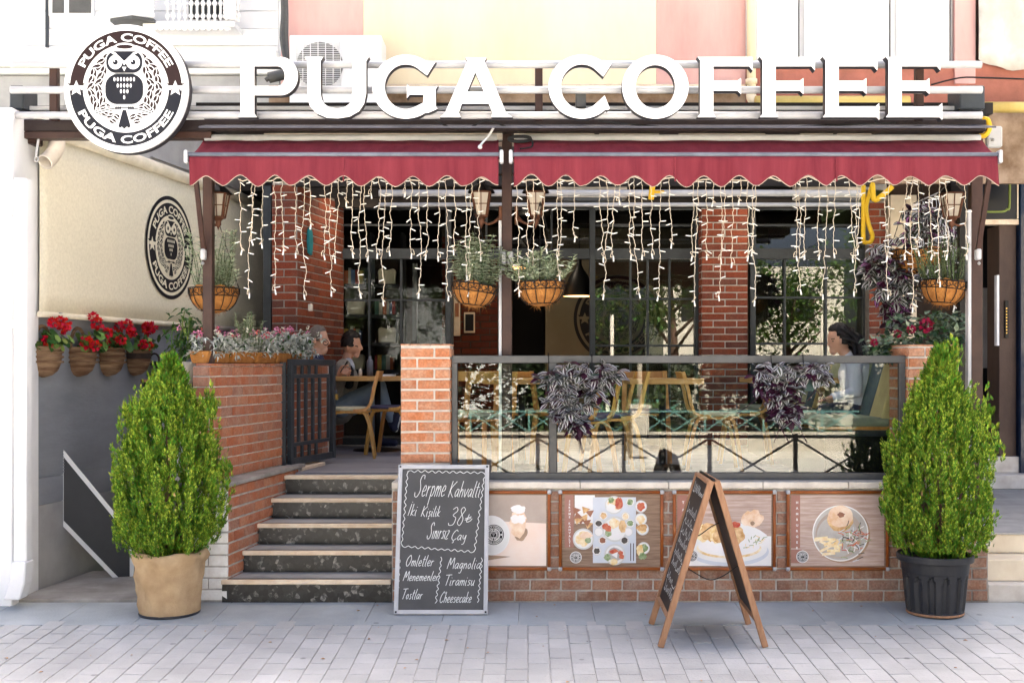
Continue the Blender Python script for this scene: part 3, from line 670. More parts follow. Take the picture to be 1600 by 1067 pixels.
for (x0_, y0, y1, z0, z1, mt) in ((3.135,.02,.6,-.06,.115,'marble_white'),(3.135,.13,.6,.116,.265,'marble'),(3.135,.40,3.35,.266,.40,'marble'),(3.135,3.32,3.9,.411,.545,'marble_white'),(3.135,3.57,5,.546,.705,'marble_white')):
    m_ = MB(); m_.box(x0_, 7, y0, y1, z0, z1); so = m_.build('step', M[mt], rs, bevel=.006)
m_ = MB(); m_.box(3.135, 7, .385, 3.315, .401, .4105); m_.build('landing_slab', M['tread'], rs)
m_ = MB(); m_.box(ax(1380,4.55), ax(1420,4.55), 4.3, 4.7, .75, 3.4); m_.build('pilaster', M['marble'], rb)
m_ = MB(); m_.tube(smooth_path([(ax(1600,3.3),3.3,az(205,3.3)),(ax(1592,3.3),3.3,az(210,3.3)),(ax(1585,3.3),3.3,az(222,3.3)),(ax(1582,3.3),3.3,az(240,3.3)),(ax(1573,3.3),3.25,az(248,3.3)),(ax(1569,3.3),3.2,az(252,3.3))]), .042, 12)
m_.build('rain_pipe', M['brown_metal'], label='short dark bent rain pipe above the blue panel at the right edge', cat='pipe')

# ---------------------------------------------------------------- across the street (seen only as reflections)
for i in range(-9, 10):
    x0 = i*1.31+.15; t = thing('street_barrier', 'dark pedestrian barrier panel with crossed bars along the kerb', 'barrier', (x0,-9.45,gz(-9.45)), 'crossed street barriers along the kerb')
    zb = gz(-9.45); m_ = MB(); m_.box(x0-.03, x0+.03, -9.48, -9.42, zb, zb+.95); m_.build('post', M['black_metal'], t)
    m_ = MB(); m_.box(x0+.03, x0+1.28, -9.47, -9.43, zb+.88, zb+.93); m_.build('top_rail', M['black_metal'], t)
    for s in (0,1):
        m_ = MB(); m_.bar((x0+.03,-9.45+.012*s,zb+(.1 if s else .86)), (x0+1.28,-9.45+.012*s,zb+(.86 if s else .1)), .02, .03); m_.build('cross_bar', M['black_metal'], t)
gw = MB(); gw.box(-40, 40, -19.6, -19.2, -.5, .03); gw.build('garden_wall', M['pale_stone'], label='low pale stone garden wall across the street', cat='wall')
for i in range(-12, 13):
    x0 = i*1.4; t = thing('garden_fence', 'turquoise crossed fence panel on the garden wall across the street', 'fence', (x0,-19.4,.03), 'turquoise fence panels across the street')
    m_ = MB(); m_.box(x0, x0+1.37, -19.42, -19.38, .5, .54); m_.box(x0, x0+.05, -19.43, -19.37, .03, .56); m_.build('frame', M['turquoise'], t)
    for q in (0,1):
        for s in (0,1):
            m_ = MB(); m_.bar((x0+.03+q*.67,-19.4+.012*s,(.06 if s else .5)), (x0+.69+q*.67,-19.4+.012*s,(.5 if s else .06)), .02, .03); m_.build('cross_bar', M['turquoise'], t)
for x0 in (-7,2.62,9.2):
    m_ = MB(); m_.box(x0-.2, x0+.2, -19.1, -18.7, -.5, .62); m_.box(x0-.25, x0+.25, -19.15, -18.65, .62, .7); m_.tube([(x0,-18.9,.7),(x0,-18.9,3.2)], .06, 8)
    m_.build('stone_pedestal', M['pale_stone'], label='pale stone pedestal with lamp post among the turquoise fence panels', cat='pedestal', group='stone pedestals across the street')
def street_tree(x, y, h, r, seed):
    q = random.Random(seed); t = thing('street_tree', 'leafy tree standing across the street', 'tree', (x,y,-.5), 'trees across the street')
    m1 = MB(); m1.tube([(x,y,-.6),(x+.1,y,h*.3),(x+.2*q.uniform(-1,1),y,h*.75)], [.2,.15,.05], 8)
    for k in range(6):
        a = q.uniform(0,6.28); m1.tube([(x,y,h*.3+k*.3),(x+math.cos(a)*r*.7,y+math.sin(a)*r*.7,h*.55+k*.25)], [.07,.02], 6)
    m1.build('trunk', M['bark'], t); m2 = MB()
    cl = [(q.gauss(0,r*.5), q.gauss(0,r*.5), h*.68+q.gauss(0,r*.42)) for _ in range(34)]
    for k in range(2600):
        c = q.choice(cl); d_ = Vector((q.gauss(0,1),q.gauss(0,1),q.gauss(0,1))).normalized()*q.uniform(.1,.75)
        p = Vector((x,y,0))+Vector(c)+d_; m2.leaf(p, (q.gauss(0,1),q.gauss(0,1),q.gauss(-.3,.6)), (0,0,1), .22, .14)
    m2.build('crown', M['tree_leaf'], t)
for k, (x, y, h, r_) in enumerate(((-11,-23,7,2.4),(-6.5,-24,5.5,2.2),(-2.2,-22.5,6,2.3),(1.6,-24.5,5,1.9),(5.0,-23,6.5,2.4),(9.2,-24,5.5,2.2),(13,-25,7,2.5))): street_tree(x,y,h,r_,k+3)
for k in range(18):
    q = random.Random(k+90); x = -17+k*2+q.uniform(-.5,.5); y = -21+q.uniform(-.5,.4); m2 = MB()
    for i in range(1100):
        p = Vector((x+q.uniform(-1.15,1.15), y+q.uniform(-.5,.5), -.45+2.25*q.random()**.9+.15*math.sin(x*3))); m2.leaf(p, (q.gauss(0,1),q.gauss(0,1),q.gauss(.3,.6)), (0,0,1), .24, .17)
    m2.build('garden_shrub', M['hedge'], label='rounded shrub behind the turquoise fence across the street', cat='shrub', group='shrubs across the street')
for k, (x0, x1, h, mt) in enumerate(((-30,-15,8,'cream_wall'),(-9,0,5.5,'white_wall'),(6,14,6,'pale_stone'),(18,30,8,'cream_wall'))):
    t = thing('apartment_block', ['pale yellow','white','stone coloured','ochre'][k]+' apartment block behind the trees across the street', 'building', (x0,-34,-.5))
    m_ = MB(); m_.box(x0, x1, -42, -34, -.7, h); m_.build('wall', M[mt], t)
    for zz in range(int(h//3)):
        for xx in range(int((x1-x0)//2.4)):
            m_ = MB(); a = x0+.8+xx*2.4; m_.box(a, a+1.1, -34.02, -33.97, .6+zz*3, 2.1+zz*3); m_.build('window', M['dark_panel'], t)
# ================================================================ CAFE FRONT
WY = 4.6
def wx(px): return ax(px, WY)
def wz(py): return az(py, WY)
# room behind the windows
room = thing('cafe_room', None, None); room['kind'] = 'structure'
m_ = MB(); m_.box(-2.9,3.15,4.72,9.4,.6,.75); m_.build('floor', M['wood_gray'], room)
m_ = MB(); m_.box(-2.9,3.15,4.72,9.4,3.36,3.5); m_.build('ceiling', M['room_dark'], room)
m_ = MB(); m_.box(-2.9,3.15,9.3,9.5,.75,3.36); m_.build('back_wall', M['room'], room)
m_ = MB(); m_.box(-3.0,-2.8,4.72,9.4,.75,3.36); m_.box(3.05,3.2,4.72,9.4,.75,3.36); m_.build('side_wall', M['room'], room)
# cream wall with the big emblem, brick return left of the door
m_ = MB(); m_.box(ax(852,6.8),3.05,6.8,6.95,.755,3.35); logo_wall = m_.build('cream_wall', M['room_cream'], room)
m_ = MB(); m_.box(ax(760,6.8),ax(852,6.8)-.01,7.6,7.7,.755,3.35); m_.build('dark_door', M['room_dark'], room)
bw = thing('interior_brick_wall', 'brick wall inside the doorway, colour darkened for shade, hung with two framed pictures', 'wall', (-.7,6.2,.75))
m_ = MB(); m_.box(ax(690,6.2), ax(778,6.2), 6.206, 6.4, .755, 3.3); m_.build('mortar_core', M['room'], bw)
lay(bw, (ax(690,6.2),6.206,0), (1,0,0), (0,-1,0), ax(778,6.2)-ax(690,6.2), 30, .08, .235, brick_set('i', .235-.011, .05, .08-.012, M['brick_shaded']), z0=.78)
for (a, b_, c, d_, nm) in ((709,719,440,525,'tall narrow poster on the darkened brick wall inside the doorway'),(725,742,488,520,'small framed black and cream picture on the interior brick wall')):
    t = thing('picture', nm, 'picture', (ax(a,6.17),6.17,az(d_,6.17)))
    m_ = MB(); m_.box(ax(a,6.17), ax(b_,6.17), 6.165, 6.195, az(d_,6.17), az(c,6.17)); m_.build('frame', M['beige_stone'], t, bevel=.004)
    m_ = MB(); m_.box(ax(a+2,6.17), ax(b_-2,6.17), 6.158, 6.164, az(d_-(30 if b_ == 719 else 3),6.17), az(c+(34 if b_ == 719 else 3),6.17)); m_.build('print', M['brick_red'] if b_ == 719 else M['ink'], t)
# interior shelves
sh = thing('shelf_unit', 'dark shelf unit with books and ornaments behind the left window', 'shelf', (-1.7,6.1,.75))
SY = 6.0; xs = [ax(v,SY) for v in (530,578,628)]
for x in xs: m_ = MB(); m_.box(x-.02, x+.02, SY, SY+.3, .755, 3.2); m_.build('upright', M['shelf'], sh)
zs = [az(v,SY) for v in (392,446,494,538,580)]
for i, z in enumerate(zs):
    for k in range(2): m_ = MB(); m_.box(xs[k]+.021, xs[k+1]-.021, SY, SY+.3, z-.02, z+.02); m_.build('shelf_board', M['shelf'], sh)
m_ = MB(); m_.box(xs[0]-.02, xs[2]+.02, SY+.31, SY+.33, .755, 3.2); m_.build('back_panel', M['room'], sh)
bookc = [pm('book_%d' % i, c, rough=.6) for i, c in enumerate([(.45,.12,.05),(.5,.47,.4),(.08,.14,.3),(.35,.05,.05),(.5,.35,.1),(.12,.25,.2),(.6,.57,.5)])]
nb = 0
for zi, z in enumerate(zs[1:]):
    for k in range(2):
        if (zi+k) % 2 == 0:
            x = xs[k]+.05
            while x < xs[k+1]-.12:
                wdt = R.uniform(.022,.05); h = R.uniform(.13,.2); m_ = MB(); m_.box(x, x+wdt, SY+.05, SY+.2, z+.021, z+.021+h)
                m_.build('book', bookc[nb % 7], label=['rust','cream','navy','dark red','ochre','green','white'][nb % 7]+' book standing in the dark shelf unit behind the left window', cat='book', group='books in the shelf unit', bevel=.002); nb += 1; x += wdt+.003
                if R.random() < .12: x += .06
        else:
            cx_ = (xs[k]+xs[k+1])/2; nm = ['white ornament box on the shelf behind the left window','cream owl shaped cushion on the shelf','red and white mug on the shelf between books','white carved plaque leaning on the lowest shelf'][nb % 4]
            m_ = MB(); m_.prism([(-.1,0),(.1,0),(.11,.16),(.08,.19),(0,.17),(-.08,.19),(-.11,.16)], (cx_,SY+.08,z+.021), (1,0,0), (0,0,1), (0,.08,0)); m_.build('shelf_ornament', M['cream_cloth_d'], label='cream %s shaped ornament on a shelf behind the left window' % ['cushion','owl'][zi % 2], cat='ornament', group='cream ornaments in the shelf unit', bevel=.01)
# pendant lamps, ceiling spots, and spots added to light the terrace
def pendant(px, py, Y, r, label):
    p = at(px, py, Y); t = thing('pendant_lamp', label, 'lamp', p)
    m_ = MB(); m_.lathe([(r,0),(r*.98,.03),(r*.85,.13),(r*.6,.23),(r*.3,.31),(r*.16,.36),(r*.14,.44),(.012,.46)], 28, p); m_.build('lamp_shade', M['black'], t)
    m_ = MB(); m_.lathe([(r*.985,.002),(r*.9,.07),(r*.5,.2),(.02,.24)], 24, p); m_.build('shade_lining', M['warm_lamp'], t)
    m_ = MB(); m_.tube([p+Vector((0,0,.45)), (p.x,p.y,3.36)], .006, 6); m_.build('cord', M['black'], t)
pendant(905, 463, 5.6, .19, 'black dome pendant lamp glowing warm in front of the wall emblem')
pendant(808, 419, 5.3, .20, 'black pendant lamp with warm rim partly hidden by the middle post')
for k, (px, Y, xx) in enumerate(((716,3.9,0),(560,3.95,0),(1005,3.95,0),(1200,3.95,0),(830,5.5,0))):  # spots over the man and tables are added to brighten the terrace
    m_ = MB(); x = ax(px,Y); m_.lathe([(0,-.012),(.05,-.012),(.06,0)], 20, (x,Y,3.355)); m_.build('ceiling_fill_spot', M['spot_fill_lamp'], label='small round lit spot in the dark ceiling, existing and added fill spots alike', cat='lamp', group='ceiling spots')

# window wall
def member(par_, a, b_, z0, z1, name='frame_member', y0=WY-.05, y1=WY+.05, mat='dark_metal'):
    m__ = MB(); m__.box(a, b_, y0, y1, z0, z1); return m__.build(name, M[mat], par_, bevel=.003)
def window(label, a, b_, vert, horiz, ztop=3.34, gm='glass_win'):
    t = thing('window', label, 'window', (wx(a),WY,.755)); x0, x1 = wx(a), wx(b_)
    member(t, x0, x0+.06, .756, ztop); member(t, x1-.06, x1, .756, ztop)
    member(t, x0+.061, x1-.061, .756, .83); member(t, x0+.061, x1-.061, wz(405), wz(389)); member(t, x0+.061, x1-.061, ztop-.05, ztop)
    for v in vert: member(t, wx(v)-.012, wx(v)+.012, .831, wz(405)-.001, 'glazing_bar', WY-.02, WY+.02)
    for h in horiz: member(t, x0+.061, x1-.061, wz(h)-.011, wz(h)+.011, 'glazing_bar', WY-.018, WY+.018)
    for h in (352,): member(t, x0+.061, x1-.061, wz(h)-.011, wz(h)+.011, 'glazing_bar', WY-.018, WY+.018)
    m__ = MB(); m__.box(x0+.06, x1-.06, WY+.0205, WY+.0265, .83, wz(405)); m__.build('pane', M[gm], t)
    m__ = MB(); m__.box(x0+.06, x1-.06, WY+.0205, WY+.0265, wz(389), ztop-.05); m__.build('transom_pane', M[gm], t)
    return t
w1 = window('dark framed window with shelves behind it, left of the open doorway', 524, 705, (577,627), (469,), gm='glass_soft')
w2 = window('dark framed window right of the open doorway reflecting trees', 921, 1094, (985,1012,1046), (467,540))
w3 = window('dark framed window behind the seated woman, right of the brick column', 1171, 1356, (1226,1290), (465,537))
# doorway head between window 1 and 2
dh = thing('door_frame', 'dark steel head and transom over the open cafe doorway', 'door frame', (0,WY,.755))
member(dh, wx(705)+.001, wx(921)-.001, wz(405), wz(389)); member(dh, wx(705)+.001, wx(921)-.001, 3.29, 3.34)
m__ = MB(); m__.box(wx(705)+.001, wx(921)-.001, WY+.02, WY+.026, wz(389), 3.29); m__.build('transom_pane', M['glass_win'], dh)
for v in (760,862): member(dh, wx(v)-.011, wx(v)+.011, wz(389)+.001, 3.289, 'glazing_bar', WY-.02, WY+.018)
# folded door leaf seen edge on, reflecting
fd = thing('folded_door', 'folded glass door leaf standing open beside the left window', 'door', (wx(700),WY+.3,.755))
for s in (0,1):
    m__ = MB(); m__.box(wx(640)+s*.40, wx(640)+.05+s*.40, WY+.3, WY+.35, .76, wz(408)); m__.build('stile', M['gray_metal'], fd)
m__ = MB(); m__.box(wx(640)+.05, wx(640)+.40, WY+.32, WY+.328, .85, wz(412)); m__.build('pane', M['glass_soft'], fd)
# brick column between the windows
bc = thing('brick_column', 'dark red brick column between the two right windows', 'pillar', (wx(1131),WY-.2,.755))
cx0, cx1 = ax(1096,4.35), ax(1169,4.35)
m_ = MB(); m_.box(cx0+.006, cx1-.006, 4.356, 4.9, .755, 3.36); m_.build('mortar_core', M['mortar'], bc)
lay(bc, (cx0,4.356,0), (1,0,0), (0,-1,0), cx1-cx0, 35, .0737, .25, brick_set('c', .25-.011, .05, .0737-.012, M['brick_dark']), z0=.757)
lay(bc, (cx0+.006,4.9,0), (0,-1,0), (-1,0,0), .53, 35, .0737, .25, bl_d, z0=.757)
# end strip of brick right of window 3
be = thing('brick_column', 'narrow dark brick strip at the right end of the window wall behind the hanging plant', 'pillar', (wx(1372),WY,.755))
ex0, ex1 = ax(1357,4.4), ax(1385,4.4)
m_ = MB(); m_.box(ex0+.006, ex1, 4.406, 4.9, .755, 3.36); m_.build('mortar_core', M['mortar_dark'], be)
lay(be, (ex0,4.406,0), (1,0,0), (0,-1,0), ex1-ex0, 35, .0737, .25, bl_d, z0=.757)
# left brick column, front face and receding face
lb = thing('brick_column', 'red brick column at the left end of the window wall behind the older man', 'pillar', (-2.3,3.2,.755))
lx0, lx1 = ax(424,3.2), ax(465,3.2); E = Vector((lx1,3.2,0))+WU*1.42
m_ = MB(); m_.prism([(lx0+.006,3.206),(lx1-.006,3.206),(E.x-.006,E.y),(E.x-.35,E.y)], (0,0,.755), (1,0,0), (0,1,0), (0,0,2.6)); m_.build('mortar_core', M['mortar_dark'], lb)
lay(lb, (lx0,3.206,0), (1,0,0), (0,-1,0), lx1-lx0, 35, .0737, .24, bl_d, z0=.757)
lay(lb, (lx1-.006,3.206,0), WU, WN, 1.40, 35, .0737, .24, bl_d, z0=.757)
m_ = MB(); m_.box(ax(411,3.3), ax(423.5,3.3), 3.3, 3.4, .755, 3.34); m_.build('corner_post', M['dark_metal'], label='grey metal post between the fabric screen and the left brick column', cat='post', bevel=.003)
m_ = MB(); m_.prism([(0,0),(.07,-.02),(.1,.08),(.09,.2),(.05,.27),(.0,.24),(-.02,.12)], Vector((lx1,3.2,az(395,3.4)))+WU*.25+WN*.004, WU, (0,0,1), WN*.03); m_.build('wall_ornament', M['teal'], label='small teal ceramic ornament on the left brick column', cat='ornament', bevel=.008)

# ---------------------------------------------------------------- canopy, posts, beam
roof = thing('terrace_roof', 'flat dark terrace roof on brown steel posts, middle left open to let light in', 'roof', (0,2,3.36))
m_ = MB(); m_.prism([(-2.32,.22),(3.25,.22),(3.25,.75),(-2.3,.75)], (0,0,3.362), (1,0,0), (0,1,0), (0,0,.078)); m_.build('roof_deck', M['ceiling'], roof)
m_ = MB(); m_.prism([(3.25,3.75),(3.25,4.95),(-2.9,4.95),(-2.9,3.75)], (0,0,3.362), (1,0,0), (0,1,0), (0,0,.078)); m_.build('roof_deck', M['ceiling'], roof)  # gap between the decks added so skylight reaches the terrace
for k in range(6):
    y = .7+k*.72; m_ = MB(); m_.box(-2.2, 3.2, y, y+.06, 3.27, 3.361); m_.build('rafter', M['ceiling'], roof)
BYF = .06
m_ = MB(); m_.box(ax(20,BYF), ax(1541,BYF), BYF, BYF+.12, az(205,BYF), az(187,BYF)); m_.build('front_beam', M['beam'], roof, bevel=.004)
m_ = MB(); m_.prism([(-.16,-.012),(.02,.035),(.02,.047),(-.16,0)], (ax(322,BYF),.04,az(206,BYF)), (0,1,0), (0,0,1), (ax(1540,BYF)-ax(322,BYF),0,0)); m_.build('flashing', M['flash'], roof)
m_ = MB(); m_.box(ax(30,BYF), ax(330,BYF), BYF+.002, BYF+.1, az(216,BYF), az(206,BYF)); m_.build('beam_angle', M['brown_metal'], roof)
def post(px0_, px1_, Y, z0, z1, label, guide=None, side=0):
    t = thing('post', label, 'post', ((ax(px0_,Y)+ax(px1_,Y))/2,Y,z0))
    m__ = MB(); m__.box(ax(px0_,Y), ax(px1_,Y), Y, Y+.07, z0, z1); m__.build('column', M['brown_metal'], t, bevel=.004)
    if guide:
        m__ = MB(); m__.box(ax(guide[0],Y), ax(guide[1],Y), Y-.004, Y+.05, z0, az(guide[2],Y)); m__.build('screen_guide', M['white_metal'], t)
    return t
post(316.5, 331.5, .10, ZT+.02, az(206,.1), 'brown steel post on the left brick wall holding the awning')
post(784, 800, .22, .755, az(206,.22), 'brown steel post in the middle between the two awnings', (779.3,783.6,345))
post(1518, 1536, .16, .3, az(206,.16), 'brown steel post at the right end of the terrace', (1512.5,1517.4,328))
for (x0_, x1_) in ((1500,1512),): 
    m_ = MB(); m_.box(ax(x0_,.6), ax(x1_,.6), .6, .66, .7, 3.3); m_.build('inner_post', M['black_metal'], label='thin black post just inside the right end post', cat='post')
t = thing('awning_bracket', 'pair of small white awning brackets on the middle post', 'bracket', at(792,402,.2))
for xx in (786.5,797.5):
    p = at(xx,402,.19); m_ = MB(); m_.box(p.x-.02, p.x+.02, p.y-.02, p.y+.025, p.z-.05, p.z+.04); m_.ball((p.x,p.y-.01,p.z-.08), .014); m_.build('bracket_body', M['white_metal'], t, bevel=.008)

# ---------------------------------------------------------------- awnings
def awning(x0_, x1_, label, seed):
    YF, YB = -.30, .08; a, b_ = ax(x0_,YF), ax(x1_,YF); ab, bb = ax(x0_+21 if x0_ < 400 else x0_,YB), ax(x1_-22 if x1_ > 1500 else x1_,YB)
    a0, b0 = max(a, ab) if x0_ < 400 else a, b_
    zf, zb = az(243,YF), az(219,YB); q = random.Random(seed)
    t = thing('awning', label, 'awning', ((a+b_)/2,YF,zf)); n = 60; g = []
    for i in range(n+1):
        u = i/n
        for j in range(5):
            v = j/4; g.append(((a+(b_-a)*u)*(1-v)+(ab+(bb-ab)*u)*v, YF+(YB-YF)*v, zf+(zb-zf)*v-.012*math.sin(v*math.pi)-.003*math.sin(u*40+seed)))
    m__ = MB(); m__.add(g, [(i*5+j, (i+1)*5+j, (i+1)*5+j+1, i*5+j+1) for i in range(n) for j in range(4)], 0, True)
    c = m__.build('canopy', M['awning'], t); s_ = c.modifiers.new('s','SOLIDIFY'); s_.thickness = .003
    # scalloped valance
    W = b_-a; per = ax(100,YF)-ax(0,YF); pitch = .2215; ns = max(1, round(W/pitch)); ph = .25; zlo, zhi = az(292,YF), az(276,YF)
    cols = ns*12; top, bot = [], []
    amp = [q.uniform(.85,1.12) for _ in range(ns+2)]
    def hem(u): return (zlo+zhi)/2-(zhi-zlo)/2*math.cos(2*math.pi*(u*ns))*amp[int(u*ns)]+.003*math.sin(u*W*2.3+seed)
    g = []; rows = 6
    for i in range(cols+1):
        u = i/cols; zb_ = hem(u)
        for j in range(rows+1):
            v = j/rows; rip = .010*math.sin(u*W*11+2*math.sin(u*W*3.1)+seed)+.006*math.sin(u*W*27+seed)+.004*math.sin(u*W*57+seed*2); g.append((a+W*u, YF-.022+rip*v*1.5-.012*v, zf-.012+(zb_-zf+.012)*v))
    m__ = MB(); m__.add(g, [(i*(rows+1)+j, (i+1)*(rows+1)+j, (i+1)*(rows+1)+j+1, i*(rows+1)+j+1) for i in range(cols) for j in range(rows)], 0, True)
    vo = m__.build('valance', M['awning'], t); s_ = vo.modifiers.new('s','SOLIDIFY'); s_.thickness = .003
    m__ = MB(); m__.tube([g[i*(rows+1)+rows] for i in range(cols+1)], .0038, 5); m__.build('hem_piping', M['piping'], vo)
    m__ = MB(); m__.tube([(a-.012,YF-.012,zf+.003),(b_+.012,YF-.012,zf+.003)], .0145, 12); fb = m__.build('front_bar', M['alu'], t)
    for xx in (a-.02, b_+.02):
        m__ = MB(); m__.box(xx-.012, xx+.012, YF-.04, YF+.02, zf-.055, zf+.03); m__.build('end_cap', M['white_metal'], fb, bevel=.006)
    m__ = MB(); m__.tube([(ab+.01,YB+.01,zb+.012),(bb-.01,YB+.01,zb+.012)], .028, 12); m__.build('roller', M['white_metal'], t)
    for k in range(1, int(W/1.15)+1):      # sewn seams
        u = k/(int(W/1.15)+1); x = a+W*u; m__ = MB(); m__.box(x-.004, x+.004, YF-.042, YF-.034, zlo+.03, zf-.02); m__.build('seam', M['awning'], vo)
    return t
AW = [awning(297, 779, 'crimson awning with scalloped valance left of the middle post', 1),
      awning(803, 1556, 'long crimson awning with scalloped valance right of the middle post', 2)]
# awning arms with white brackets
for k, (xa, ya, xb, yb, lab) in enumerate(((303,290,318,392,'thin brown folding arm of the left awning at the left post'),(1551,285,1528,392,'thin brown folding arm of the right awning at the right post'))):
    t = AW[k]
    m_ = MB(); m_.bar(at(xa,ya-40,-.27), at(xb,yb,.08), .025, .03, (1,0,0)); ao = m_.build('folding_arm', M['brown_metal'], t)
    p = at(xb,yb+4,.075); m_ = MB(); m_.box(p.x-.016, p.x+.016, p.y-.03, p.y+.03, p.z-.045, p.z+.03); m_.ball((p.x,p.y-.02,p.z-.07), .011); m_.build('bracket', M['white_metal'], ao, bevel=.008)

m_ = MB(); m_.box(ax(412,.13), ax(785,.13), .13, .2, az(217,.13), az(208,.13)); m_.build('awning_cassette', M['cap'], label='cream cassette strip above the left awning', cat='cassette', bevel=.004)
for k, (a, b_) in enumerate(((803,929),(936,1030),(1060,1196),(1250,1302),(1308,1362))):
    m_ = MB(); m_.box(ax(a,.14), ax(b_,.14), .14, .2, az(216.5,.14), az(208.5,.14)); m_.build('awning_cassette', M['cap'], label='short cream cassette piece above the right awning', cat='cassette', group='cream cassette pieces above the right awning', bevel=.004)
m_ = MB(); m_.tube(smooth_path([at(748,231,-.17),at(755,222,-.10),at(764,212,-.06),at(771,200,-.03)]), .008, 8); m_.ball(at(750,230,-.17), .016); m_.build('crank_handle', M['white_cable'], AW[0])

# ---------------------------------------------------------------- sign frame
SF = -.06
sf = thing('sign_support', 'three long white tubes carrying the sign letters on brown brackets', 'sign support', (0,SF,3.3))
for (yy, a, b_) in ((101.5,17,1533),(141,17,1534),(180.5,17,1534)):
    m_ = MB(); m_.tube([(ax(a,SF),SF,az(yy,SF)),(ax(b_,SF),SF,az(yy,SF))], .0245, 14); m_.build('tube', M['white_metal'], sf)
for xx in (80,842,1440):
    m_ = MB(); m_.box(ax(xx-6,SF), ax(xx+6,SF), SF+.027, SF+.085, az(186,SF), az(103,SF)); m_.build('upright', M['brown_metal'], sf, bevel=.003)
for xx in (908,):
    m_ = MB(); m_.box(ax(xx-8,SF), ax(xx+8,SF), SF+.03, SF+.12, az(166,SF), az(133,SF)); m_.build('bracket', M['gray_metal'], sf, bevel=.003)
for (a, b_) in ((8,30),(1505,1545)):
    m_ = MB(); m_.box(ax(a,SF), ax(b_,SF), SF+.06, SF+.3, az(168,SF), az(130,SF)); m_.build('end_bracket', M['dark_metal'], sf, bevel=.01)
m_ = MB(); m_.box(ax(18,.1), ax(1536,.1), .1, .14, az(172,.1), az(166,.1)); m_.build('rear_rail', M['white_metal'], sf)
m_ = MB(); m_.box(ax(20,.2), ax(1536,.2), .15, .2, az(183,.2), az(168,.2)); m_.build('rear_beam', M['black'], sf)
# serif letters: outlines in photo pixels
def arc(cx, cy, rx, ry, a0, a1, n=14): return [(cx+rx*math.cos(rad(a0+(a1-a0)*i/n)), cy+ry*math.sin(rad(a0+(a1-a0)*i/n))) for i in range(n+1)]
def ser(x, y, s): return None
T_, B_ = 92, 185
P_ = [[(376,T_),(440,T_)]+arc(440,121.5,27,29.5,-90,90,18)+[(440,151),(399,151),(399,180),(403,B_),(374,B_),(378,180),(378,97)], [(399,106),(399,137),(436,137)]+arc(436,121.5,11,15.5,90,-90,12)+[(436,106)]]
U_ = [[(478,T_),(506,T_),(502,98),(502,148)]+[(502+2,158),(508,165),(516,170),(528,172),(540,170),(548,164),(551,155),(552,146)]+[(552,98),(548,T_),(577,T_),(573,98),(573,148),(570,164),(562,176),(548,184),(530,187),(512,186),(496,179),(486,168),(482,152),(482,98)]]
def cshape(x0, x1, g):
    cx_, rx = (x0+x1)/2+2, (x1-x0)/2; o = arc(x0+rx*1.02, 138, rx*1.02, 50, -48, -300 if not g else -310, 34)
    return o
def C_(x0, x1):
    cx_ = x0+52
    out = [(x1,102),(x1-13,122)]+arc(cx_,138,33,35,-48,-312,30)+[(x1-13,152),(x1,172)]
    o2 = arc(cx_,138,53,50,44,316,34); return [[(x1,102),(x1-13,122)]+arc(cx_,138,33,35,-48,-312,30)+[(x1-11,152),(x1-3,172)]+[(x1-6,174)]+arc(cx_,138,52,49.5,45,309,34)]
def G_(x0):
    cx_ = x0+52
    return [[(x0+98,99),(x0+85,120)]+arc(cx_,138,33,35,-48,-300,28)+[(x0+79,163),(x0+80,150),(x0+58,150),(x0+54,155),(x0+54,134),(x0+58,139),(x0+97,139),(x0+101,137),(x0+98,142),(x0+98,168),(x0+101,172)]+[(x0+88,178)]+arc(cx_,138,52,49.5,55,311,34)]
A_ = [[(728,T_+1),(760,T_+1),(757,98),(791,179),(800,B_),(768,B_),(770,179),(764,164),(722,164),(717,178),(720,B_),(689,B_),(696,179),(731,98)], [(743,115),(730,146),(757,146)]]
O_ = [arc(1023,138,51.5,49.5,0,360,44)[:-1], list(reversed(arc(1023,138,31,34,0,360,40)[:-1]))]
def Fl(x0): return [[(x0,T_),(x0+85,T_),(x0+85,112),(x0+80,106),(x0+24,106),(x0+24,129),(x0+62,129),(x0+67,125),(x0+67,149),(x0+62,144),(x0+24,144),(x0+24,180),(x0+28,B_),(x0,B_),(x0+4,180),(x0+4,97)]]
def El(x0): return [[(x0,T_),(x0+84,T_),(x0+84,112),(x0+79,106),(x0+24,106),(x0+24,129),(x0+62,129),(x0+67,125),(x0+67,149),(x0+62,144),(x0+24,144),(x0+24,169),(x0+82,169),(x0+87,164),(x0+87,189),(x0+83,B_),(x0,B_),(x0+4,180),(x0+4,97)]]
LY = -.14
for ch, loops in (('first letter P at the left end of the row',P_),('letter U next to the P',U_),('letter G',G_(583)),('letter A',A_),('letter C after the gap',C_(857,955)),('round letter O',O_),('first letter F',Fl(1089)),('second letter F',Fl(1186)),('first letter E',El(1284)),('last letter E at the right end of the row',El(1382))):
    cu = bpy.data.curves.new('l','CURVE'); cu.dimensions = '2D'; cu.fill_mode = 'BOTH'; cu.extrude = .034; cu.bevel_depth = .002; cu.bevel_resolution = 1
    xs_ = [p[0] for p in loops[0]]; mx_ = (min(xs_)+max(xs_))/2; o_ = at(mx_,185,LY)
    for lp in loops:
        s_ = cu.splines.new('POLY'); s_.points.add(len(lp)-1); s_.use_cyclic_u = True
        for i, p in enumerate(lp): q = at(p[0],p[1],LY)-o_; s_.points[i].co = (q.x,q.z,0,1)
    me = from_curve(cu); me.name = 'sign_letter'; me.transform(Matrix.Rotation(rad(90),4,'X')); me.materials.clear(); me.materials.append(M['letter']); me.materials.append(M['letter_side'])
    for p in me.polygons: p.material_index = 0 if p.normal.y < -.5 else 1
    o = mesh_obj('sign_letter', me, label='white serif sign %s' % ch, cat='letter', group='big sign letters'); o.location = o_

